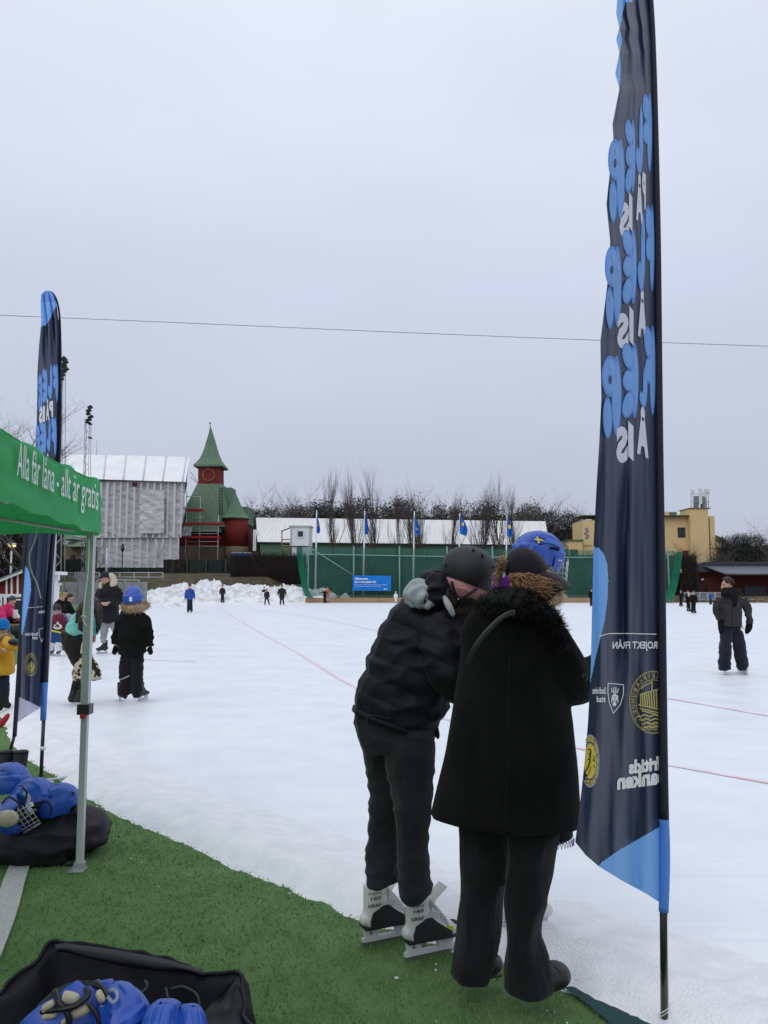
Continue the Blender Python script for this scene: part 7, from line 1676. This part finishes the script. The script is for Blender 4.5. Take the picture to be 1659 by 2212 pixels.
el(K4.body, 1569, 1264, 9, 12.5, K4.Y, 1.0, .0); el(K4.body, 1565, 1269, 7, 7, K4.Y, .9); tp(K4.body, [(1572, 1270, 6.5), (1576, 1284, 8)], K4.Y, 1); el(K4.body, 1559.5, 1267.5, 2.2, 2.2, K4.Y, .8, -.4); el(K4.body, 1561.5, 1274, 3.0, 2.2, K4.Y, .9); el(K4.body, 1561, 1262, 2.5, 1.5, K4.Y, 1.3); el(K4.body, 1579, 1267, 1.6, 3, K4.Y, .8, dy=-.09)
K4.finish(voxel=.0085)
mb = MB(); el(mb, 1563, 1264.2, 1.3, .8, K4.Y, .8, dy=-.063); mb.build('eye', M['vent'], K4.root)
mb = MB(); el(mb, 1563, 1262, 2.2, .6, K4.Y, .8, dy=-.066); mb.build('eyebrow', M['hair_d'], K4.root)
mb = MB(); rnd = random.Random(9)
for _ in range(130):
    a = rnd.uniform(0, 6.283); b = rnd.uniform(.05, 1.5); x, y, z = math.cos(a)*math.cos(b), math.sin(a)*math.cos(b), math.sin(b)
    if x < -.55 and b < .75: continue
    mb.ell(at(1571, 1260, K4.Y) + Vector((x*.105, y*.10, z*.10)), rnd.uniform(.014, .026), 8, 6)
for _ in range(30):
    mb.ell(at(1578 + rnd.uniform(-2, 4), 1266 + rnd.uniform(-6, 6), K4.Y + rnd.uniform(-.03, .09)), rnd.uniform(.016, .026), 8, 6)
fuse(mb, 'hair', M['hair_b'], K4.root, .009, 1, .006, (30, 30, 30), 1)
mb = MB(); tp(mb, [(1560, 1281, 6, -.12), (1568, 1284, 8, -.18), (1580, 1284, 9, -.16), (1592, 1280, 9, -.06), (1598, 1284, 8, .04)], K4.Y, .9); tp(mb, [(1562, 1276, 6, -.06), (1574, 1277, 9, -.02), (1586, 1276, 8, .02)], K4.Y, 1.3); tp(mb, [(1586, 1288, 7, -.16), (1588, 1300, 6, -.19), (1587, 1310, 3, -.2)], K4.Y, .6)
fuse(mb, 'scarf', M['wool_k'], K4.root, .012, 2, .014, (14, 14, 18), 3)
mb = MB(); mb.tube([at(1583, 1300, 13.95), at(1582, 1328, 13.93), at(1581, 1350, 13.98)], .008, 5); mb.build('zip', M['vent'], K4.root)
mb = MB(); tp(mb, [(1601, 1352, 3, .0), (1605, 1358, 3, .0)], K4.Y, .5); mb.build('tag', M['whitecloth'], K4.root)
for u in (1566, 1605):
    h_ = gnd(u + (5 if u < 1580 else -5), 1454); t_ = gnd(u + (-4 if u < 1580 else 5), 1458.5); skate(K4.root, h_ + Vector((0, .1, .012)), t_ + Vector((0, -.08, .012)), 'skate_w', s=1.15)

# ---------------------------------------------------------------- woman bending with a patterned tote
K7 = Person('woman with long black hair bending over in mint hoodie behind the tent leg', 10.75, 165)
K7.v = .016
K7.part('mint_hoodie', [[(160, 1372, 22), (168, 1355, 23), (178, 1338, 21), (190, 1324, 16), (198, 1314, 9)], [(192, 1335, 9, -.16), (190, 1360, 8.5, -.24), (186, 1385, 7.5, -.26), (182, 1398, 6, -.26)], [(200, 1326, 9, .14), (208, 1345, 8.5, .2), (206, 1368, 7, .2)]], 'mint', .8, .015, .014, (8, 8, 10), 3, .62, None, 3)
K7.part('jacket_round_waist', [[(158, 1370, 26), (154, 1388, 22), (152, 1404, 16)], [(166, 1372, 20), (172, 1388, 18), (170, 1402, 13)]], 'brown_k', .8, .015, .016, (8, 8, 9), 3, .6, None, 4)
K7.part('trousers', [[(156, 1398, 17), (166, 1425, 14), (174, 1448, 11), (164, 1478, 9), (160, 1500, 8)], [(168, 1398, 16, .1), (178, 1425, 13, .1), (186, 1450, 11, .1), (176, 1480, 9, .1), (172, 1500, 8, .1)]], 'brown_k', .9, .015, .008, (8, 8, 10), 3, .62, None, 5)
el(K7.body, 199, 1302, 11, 14, K7.Y, 1.05, .4); tp(K7.body, [(197, 1308, 8), (190, 1322, 9)], K7.Y, 1); el(K7.body, 209, 1308, 2.6, 2.6, K7.Y, .8); el(K7.body, 206, 1313, 6, 5, K7.Y, .9)
hand(K7.body, 181, 1400, 1.6, 20, K7.Y, 1, -.26); hand(K7.body, 205, 1372, 1.8, 20, K7.Y, -1, .2); K7.finish(voxel=.013)
mb = MB(); el(mb, 196, 1299, 13.5, 15, K7.Y, 1.15, .4); tp(mb, [(186, 1303, 9, -.1), (176, 1316, 9, -.14), (170, 1332, 7, -.16), (166, 1345, 4, -.16)], K7.Y, .7); tp(mb, [(205, 1300, 9, -.08), (211, 1318, 9.5, -.12), (214, 1340, 8, -.1), (212, 1358, 5, -.08), (209, 1368, 2.5, -.08)], K7.Y, .7); fuse(mb, 'long_hair', M['hair_d'], K7.root, .012, 2, .012, (30, 30, 8), 4)
mb = MB(); tp(mb, [(180, 1334, 10, -.22), (180, 1348, 11, -.25), (176, 1358, 9, -.22)], K7.Y, .8); fuse(mb, 'backpack', M['brown_k'], K7.root, .014, 2, .006)
for u0, v0, dy in ((146, 1513, 0), (160, 1514, -.06)):
    mb = MB(); tp(mb, [(u0 + 14, 1494, 8.5, dy), (u0 + 11, 1505, 8.5, dy), (u0 + 6, 1511, 6.5, dy), (u0 + 20, 1511, 6.5, dy), (u0 + 28, 1512, 5, dy)], K7.Y, .95); fuse(mb, 'boot', M['shoe'], K7.root, .013, 2)
tb = thing('tote_bag', at(186, 1470, 10.45), 'black and cream patterned tote bag hanging behind the tent leg', 'bag')
mb = MB(); tp(mb, [(186, 1404, 7), (186, 1420, 16), (186, 1440, 27), (187, 1460, 32), (187, 1468, 30)], 10.45, .4, n=20); fuse(mb, 'bag_body', M['tote'], tb, .014, 3, .016, (8, 8, 9), 2)
mb = MB(); mb.tube([at(176, 1412, 10.4), at(178, 1395, 10.4), at(184, 1384, 10.42), at(190, 1398, 10.42), at(192, 1412, 10.42)], .016, 6, dense=4); mb.build('handle', M['pad'], tb)

# ---------------------------------------------------------------- small hockey player
K8 = Person('small child in maroon hockey jersey, dark helmet with cage, blue shorts and white socks', 17.8, 122)
K8.v = .018
K8.part('jersey', [[(124, 1366, 17), (124, 1350, 17), (125, 1336, 16), (124, 1328, 10)], [(136, 1336, 6), (141, 1350, 6), (141, 1362, 5)], [(113, 1336, 6), (108, 1350, 6), (108, 1362, 5)]], 'maroon', .75, .016, .010, (8, 8, 10), 3, .6)
K8.part('hockey_shorts', [[(122, 1362, 14), (122, 1378, 13)], [(115, 1376, 8), (114, 1388, 7)], [(127, 1376, 8), (127, 1387, 7)]], 'blueshorts', .9, .016)
K8.part('socks', [[(126, 1384, 6), (126, 1394, 5.5), (127, 1403, 4.5)], [(114, 1384, 6), (112, 1394, 5.5), (111, 1402, 4.5)]], 'whitecloth', 1, .014)
el(K8.body, 122, 1320, 7, 9, K8.Y, 1); tp(K8.body, [(122, 1325, 5), (123, 1334, 7)], K8.Y, 1); el(K8.body, 121, 1323, 1.5, 1.5, K8.Y, 1, dy=-.08)
hand(K8.body, 141, 1364, 1.9, 11, K8.Y); hand(K8.body, 109, 1364, 1.2, 11, K8.Y, -1); K8.finish(voxel=.014)
hockey_helmet(at(122, 1314.5, K8.Y), (0, R(6), R(-92)), '', s=.80, cage=True, parent=K8.root, name='hockey_helmet', shell_m='helmet_k')
for u in (141, 109):
    mb = MB(); tp(mb, [(u, 1360, 5), (u - 1, 1367, 5.5)], K8.Y, .9); mb.build('glove', M['plastic_k'], K8.root)
mb = MB(); pts = [at(124 + x*9, 1351 + y*9, 17.47) for x, y in ((-1, .55), (-.75, -.2), (-.35, -.2), (0, -1), (.4, -.35), (.95, .0), (1, .6), (.3, .95), (-.5, .9))]; mb.prism(pts, (0, .02, 0)); mb.build('jersey_crest', M['whitecloth'], K8.root, smooth=False)
mb = MB(); pts = [at(123 + x*5, 1352 + y*4.5, 17.45) for x, y in ((-1, .7), (-.4, -.6), (.4, -.7), (1, .2), (.5, .8), (-.1, .2))]; mb.prism(pts, (0, .015, 0)); mb.build('crest_mark', M['maroon'], K8.root, smooth=False)
for u in (127, 112): skate(K8.root, gnd(u + 1, 1416) + Vector((0, .05, .012)), gnd(u - .5, 1419) + Vector((0, -.08, .012)), 'skate_k', s=.8)
mb = MB(); mb.tube([at(104, 1361, 17.3), at(124, 1365, 17.3), at(142, 1370, 17.3)], .016, 6); tag(mb.build('hockey_stick', M['lime'], None), 'yellow green hockey stick held across by the small child in the maroon jersey', 'stick')

# ---------------------------------------------------------------- child in mustard jacket at the left edge
K12 = Person('child in mustard yellow jacket and bright blue beanie at the left edge on the turf', 10.0, 2)
K12.v = .016
K12.part('jacket', [[(3, 1454, 30), (3, 1435, 29), (2, 1410, 25), (1, 1388, 23), (2, 1374, 16), (4, 1366, 9)], [(14, 1384, 11, -.15), (24, 1396, 11, -.25), (36, 1399, 9, -.28)], [(-14, 1386, 10), (-16, 1405, 9, -.2), (0, 1404, 8, -.35)]], 'mustard', .8, .015, .016, (8, 8, 8), 3, .6, None, 2)
K12.part('trousers', [[(2, 1450, 18, .03, .5), (2, 1462, 18, .03, .6)], [(8, 1460, 12), (9, 1490, 11), (9, 1516, 9.5)], [(-8, 1460, 12), (-8, 1490, 11), (-8, 1520, 9.5)]], 'navy_c', .9, .015, .008)
el(K12.body, 5, 1357, 11, 14, K12.Y, 1); tp(K12.body, [(5, 1364, 8), (4, 1380, 9)], K12.Y, 1); el(K12.body, 16, 1360, 2.4, 2.4, K12.Y, .8); hand(K12.body, 38, 1399, .1, 18, K12.Y, 1, -.28); hand(K12.body, 2, 1404, .2, 18, K12.Y, 1, -.35); K12.finish()
mb = MB(); el(mb, 5, 1351, 14.5, 16, K12.Y, 1.1, .1, z0=-.5); el(mb, 6, 1357, 14.5, 4, K12.Y, 1.1, .1); fuse(mb, 'beanie', M['blue_hat'], K12.root, .012, 2, .004, (30, 30, 30))
fh = [(-8, 1372, 5, -.05), (4, 1375, 6, -.14), (15, 1372, 5.5, -.06)]; mb = MB(); tp(mb, fh, K12.Y, 1); fc = fuse(mb, 'fur_collar', M['fur_t'], K12.root, .014, 2); mb = MB(); fur(mb, fh, 500, .04, K12.Y, 9, .004, .1); mb.build('hairs', M['fur_t'], fc)
mb = MB(); el(mb, 29, 1386, 11, 7, K12.Y, 1, 0, dy=-.3); el(mb, 36, 1389, 8, 6, K12.Y, 1, 0, dy=-.3); fuse(mb, 'glove', M['plastic_k'], K12.root, .012, 2, .004)
for u, v in ((10, 1524), (-8, 1530)):
    mb = MB(); tp(mb, [(u, v - 12, 9), (u + 1, v - 3, 8), (u + 9, v, 6.5)], K12.Y, 1); fuse(mb, 'boot', M['bench'] if False else M['brown_k'], K12.root, .013, 2)
mb = MB(); mb.tube([at(-12, 1572, 9.0), at(4, 1562, 9.0), at(16, 1547, 9.0), at(18, 1541, 9.0)], [(.035, .02), (.035, .02), (.028, .016), (.01, .008)], 8, up=(0, 1, 0), dense=4)
tag(mb.build('sled_runner', M['redhat'], None), 'red curved plastic piece on the turf at the left edge', 'sled')

# ---------------------------------------------------------------- people sitting on the bench by the hut
def seated(label, Y, head, torso, arm, legs, mj, ml, hat=None, hm_='hair_d', hr=7, extra=None):
    P = Person(label, Y, head[0], group='people sitting by the red hut'); P.v = .022
    P.part('jacket', [torso, arm], mj, .8, .022, .014, (7, 7, 9), 2, .62); P.part('trousers', legs, ml, .9, .022, .01, (7, 7, 9), 2, .62)
    u, v = head; el(P.body, u, v, hr*.85, hr*1.15, Y, 1); tp(P.body, [(u, v + hr*.7, hr*.6), (torso[-1][0], torso[-1][1], hr*.7)], Y, 1); el(P.body, u + hr*.8, v + hr*.35, hr*.2, hr*.2, Y, .8); hand(P.body, arm[-1][0], arm[-1][1], .6, hr*1.5, Y, 1, arm[-1][3] if len(arm[-1]) > 3 else 0); P.finish(voxel=.016)
    mb = MB(); el(mb, u - .5, v - hr*.35, hr*1.0, hr*.95, Y, 1.1, 0, z0=-.35); fuse(mb, 'hat' if hat else 'hair', M[hat or hm_], P.root, .014, 1, .006, (30, 30, 30))
    lg = legs[-1][-1]
    mb = MB(); tp(mb, [(lg[0] - 1, lg[1] + 2, hr*.55, lg[3] if len(lg) > 3 else 0), (lg[0] + hr, lg[1] + 4, hr*.5, lg[3] if len(lg) > 3 else 0)], Y, .9); fuse(mb, 'boot', M['shoe'], P.root, .018, 1)
    return P
seated('person sitting in black jacket with yellow green patterned cap near the hut', 22, (136, 1286), [(128, 1342, 13), (128, 1325, 13), (129, 1308, 13), (133, 1297, 8)], [(135, 1308, 6, -.2), (140, 1322, 5.5, -.3), (150, 1330, 5, -.3)], [[(130, 1340, 10), (145, 1334, 9, -.35), (158, 1342, 8, -.5), (158, 1372, 7, -.5), (158, 1386, 6, -.5)]], 'wool_k', 'grey_sweat', 'camo')
seated('dark haired person in black leaning forward over jeans near the hut', 22.6, (152, 1290), [(142, 1340, 11), (143, 1322, 12), (145, 1306, 11), (149, 1299, 7)], [(148, 1306, 5.5, -.2), (156, 1318, 5, -.3), (164, 1326, 4.5, -.4)], [[(146, 1340, 9), (160, 1334, 8, -.4), (166, 1345, 7, -.5), (164, 1384, 6, -.5)]], 'wool_k', 'jeans', None, 'hair_d', 6.5)
seated('person with dark hair bun mostly hidden behind the yellow green cap', 23.6, (141, 1280), [(138, 1335, 10), (138, 1318, 10), (139, 1300, 9), (140, 1290, 6)], [(144, 1302, 5, -.1), (150, 1315, 4.5, -.2), (154, 1325, 4, -.2)], [[(140, 1335, 8), (150, 1332, 7, -.3), (152, 1380, 6, -.3)]], 'wool_k', 'trouser_k', None, 'hair_d', 5)
seated('person in royal blue jacket sitting behind the small hockey player', 20.0, (127, 1318), [(134, 1372, 12), (136, 1352, 13), (134, 1338, 12), (129, 1328, 8)], [(138, 1340, 6, -.2), (142, 1352, 5.5, -.2), (140, 1364, 5, -.3)], [[(138, 1368, 9), (148, 1364, 8, -.4), (150, 1398, 6, -.4)]], 'royal', 'navy_c', 'grey_hat', 'hair_d', 6)
P_ = seated('person in hot pink jacket and grey beanie bending to tie a white and red skate', 20.5, (27, 1297), [(12, 1352, 14), (14, 1335, 15), (17, 1318, 14), (23, 1306, 9)], [(24, 1318, 7, -.2), (30, 1328, 6.5, -.3), (36, 1334, 5, -.35)], [[(14, 1348, 11), (28, 1342, 10, -.3), (40, 1350, 7, -.4), (38, 1378, 6, -.4)]], 'hotpink', 'wool_k', 'grey_hat', 'hair_d', 8)
skate(P_.root, at(29, 1344, 20.1), at(46, 1338, 20.1), 'skate_w', s=1.1)
mb = MB(); mb.prism([at(30, 1341, 19.98), at(46, 1336, 19.98), at(46, 1339, 19.98), at(30, 1344, 19.98)], (0, -.02, 0)); mb.build('red_stripe', M['redhat'], P_.root, smooth=False)
seated('person in pink coat half out of frame at the left edge beside the hut', 20.0, (-6, 1302), [(-4, 1352, 15), (-3, 1338, 15), (-4, 1322, 13), (-5, 1310, 8)], [(5, 1322, 6, -.2), (8, 1334, 6, -.3), (10, 1344, 5, -.35)], [[(-2, 1350, 11), (8, 1346, 9, -.4), (12, 1384, 6, -.4)]], 'hotpink', 'wool_k', 'grey_hat', 'hair_d', 7)
for (u0, u1, v, Y, lab) in ((10, 62, 1347, 20.2, 'pale wooden bench under the person in hot pink'), (116, 170, 1348, 22.2, 'wooden bench under the people in black beside the hut')):
    bn = thing('bench', at((u0+u1)/2, 1390, Y), lab, 'bench'); a_, b_ = at(u0, v, Y), at(u1, v, Y)
    mb = MB(); mb.box((a_.x, Y-.2, a_.z-.05), (b_.x, Y+.15, a_.z)); mb.build('seat', M['bench'], bn, smooth=False)
    for x in (a_.x + .1, b_.x - .1): mb = MB(); mb.box((x-.03, Y-.15, 0), (x+.03, Y+.1, a_.z-.05)); mb.build('leg', M['bench'], bn, smooth=False)
mb = MB(); el(mb, 38, 1362, 14, 12, 17.2, 1.2); el(mb, 30, 1356, 8, 7, 17.2, 1.2); el(mb, 47, 1367, 9, 9, 17.2, 1.1)
tag(fuse(mb, 'backpack', M['bag'], None, .025, 2, .02, (6, 6, 6)), 'black backpack lying between the yellow jacket and the left flag pole', 'bag')

# ---------------------------------------------------------------- far skaters
def far(label, u, vt, vf, top, bot, hat, stance=.06, arms='down', lean=0, coat=.55, lw=.052, wide=1.0, turn=0, hatm=None, z=0, group='skaters far out on the ice'):
    g = gnd(u, vf); Y = g.y; h = vf - vt; P = Person(label, Y, u, group=group); P.v = max(.018, .00028 * Y)
    def q(a, b, r, dy=0): return (u + a*h + lean*h*(1 - b), vf - b*h, r*h, dy)
    w = .105 * wide
    A_ = {'down': [[q(.095*wide, .785, .042), q(.135*wide, .64, .038), q(.145*wide, .50, .032)], [q(-.095*wide, .785, .042), q(-.135*wide, .64, .038), q(-.145*wide, .50, .032)]],
          'out': [[q(.10, .79, .04), q(.19, .66, .036), q(.24, .56, .03)], [q(-.10, .79, .04), q(-.24, .70, .036), q(-.36, .68, .03)]],
          'front': [[q(.10, .79, .042), q(.14, .66, .038), q(.04, .60, .032, -.15)], [q(-.10, .79, .042), q(-.14, .66, .038), q(-.04, .60, .032, -.15)]]}[arms]
    P.part('jacket', [[q(0, coat - .10, w), q(0, coat + .05, w), q(0, .72, w*.98), q(0, .79, w*.82), q(0, .835, .05)]] + A_, top, .62, P.v, .006, (6, 6, 8), 1)
    P.part('trousers', [[q(-stance*.3, .50, .07), q(-stance*.7, .30, lw), q(-stance, .09, lw*.8)], [q(stance*.3, .50, .07), q(stance*.7 + .02*turn, .30, lw), q(stance + .04*turn, .09, lw*.8)]], bot, .9, P.v, 0, sm=1)
    hd = q(0, .925, .055); el(P.body, hd[0], hd[1], .05*h, .068*h, Y, 1); tp(P.body, [q(0, .88, .035), q(0, .82, .045)], Y, 1); el(P.body, hd[0], hd[1] + .01*h, .012*h, .015*h, Y, .9, dy=-.05*h/ppm(Y))
    for a, sd_ in zip(A_, (1, -1)): hand(P.body, a[-1][0], a[-1][1], 1.5, .09*h, Y, sd_, a[-1][3])
    P.finish(voxel=P.v * .75)
    mb = MB(); el(mb, hd[0], hd[1] - .018*h, .058*h, .062*h, Y, 1.1, z0=-.25); mb.build('hat' if hat != 'hair_d' else 'hair', M[hat], P.root)
    for sx, tx in ((-1, -stance), (1, stance + .04*turn)):
        x = at(u + tx*h, vf, Y).x; mb = MB(); hh2 = h / ppm(Y)
        mb.tube([(x, Y + .08, .10*hh2*.6 + .03), (x + .02*turn, Y - .13, .05*hh2 + .03)], [.05*hh2*.9, .035*hh2], 8, roundcap=True); mb.box((x - .008, Y - .17, .012), (x + .008, Y + .12, .05)); mb.build('skate', M['skate_k'], P.root)
    return P
far('man in bright blue jacket and black trousers skating in front of the snow ridge', 410, 1260.5, 1323.5, 'royal', 'navy_c', 'hair_d', .055, 'down', 0, .55, .058, 1.08)
far('person in dark jacket standing with arms out a little before the snow ridge', 480.5, 1263, 1302, 'brown_k', 'navy_c', 'hair_d', .06, 'down', 0, .52, .05, 1.0)
far('child in dark clothes and red hat behind another child before the snow ridge', 570.5, 1268, 1301, 'wool_k', 'trouser_k', 'redhat', .06, 'down')
far('child in dark jacket and grey trousers mid stride beside the one in the red hat', 576.5, 1271.5, 1307.5, 'navy_c', 'jean_navy', 'grey_hat', .11, 'down', -.02, .55, .05, 1, 1)
far('person in long dark coat seen from behind at the right end of the snow ridge', 609, 1262.5, 1307.5, 'brown_k', 'jean_navy', 'hair_d', .075, 'down', 0, .46, .05, 1.3)
far('skater in dark clothes and white helmet stretching an arm in front of the wooden board', 701, 1271, 1304, 'wool_k', 'trouser_k', 'whitecloth', .06, 'out', .03)
far('person in orange brown coat standing behind the skater with the white helmet', 707.5, 1266.5, 1303, 'orange', 'grey_sweat', 'hair_d', .045, 'front', 0, .42)
far('small child in pale snowsuit beside the wooden board left of the bending skater', 855, 1277.5, 1303.5, 'whitecloth', 'whitecloth', 'whitecloth', .05, 'down')
far('person in dark clothes half hidden behind the tall feather flag', 1277.5, 1271, 1310, 'wool_k', 'trouser_k', 'hair_b', .04, 'down')
far('person in black with blue hat left of the pair near the board end', 1471, 1275, 1310, 'wool_k', 'trouser_k', 'blue_hat', .06, 'out')
far('child in black with white helmet in the pair near the right end of the board', 1488, 1282, 1321, 'wool_k', 'trouser_k', 'whitecloth', .06, 'down', 0, .5)
far('taller person in black beside the child with the white helmet', 1498.5, 1276, 1325, 'wool_k', 'trouser_k', 'grey_hat', .06, 'down', -.02, .42, .06)
far('child with red hat just behind the child with the white helmet', 1486, 1275.5, 1313, 'navy_c', 'trouser_k', 'redhat', .04, 'down')
far('person in blue and red jacket by the crowd barriers', 1535, 1278, 1306, 'royal', 'navy_c', 'hair_d', .05, 'down')
far('dark figure bending by the pointed snow heap behind the blue helmet', 1209, 1279, 1303.5, 'navy_c', 'trouser_k', 'hair_d', .06, 'out')
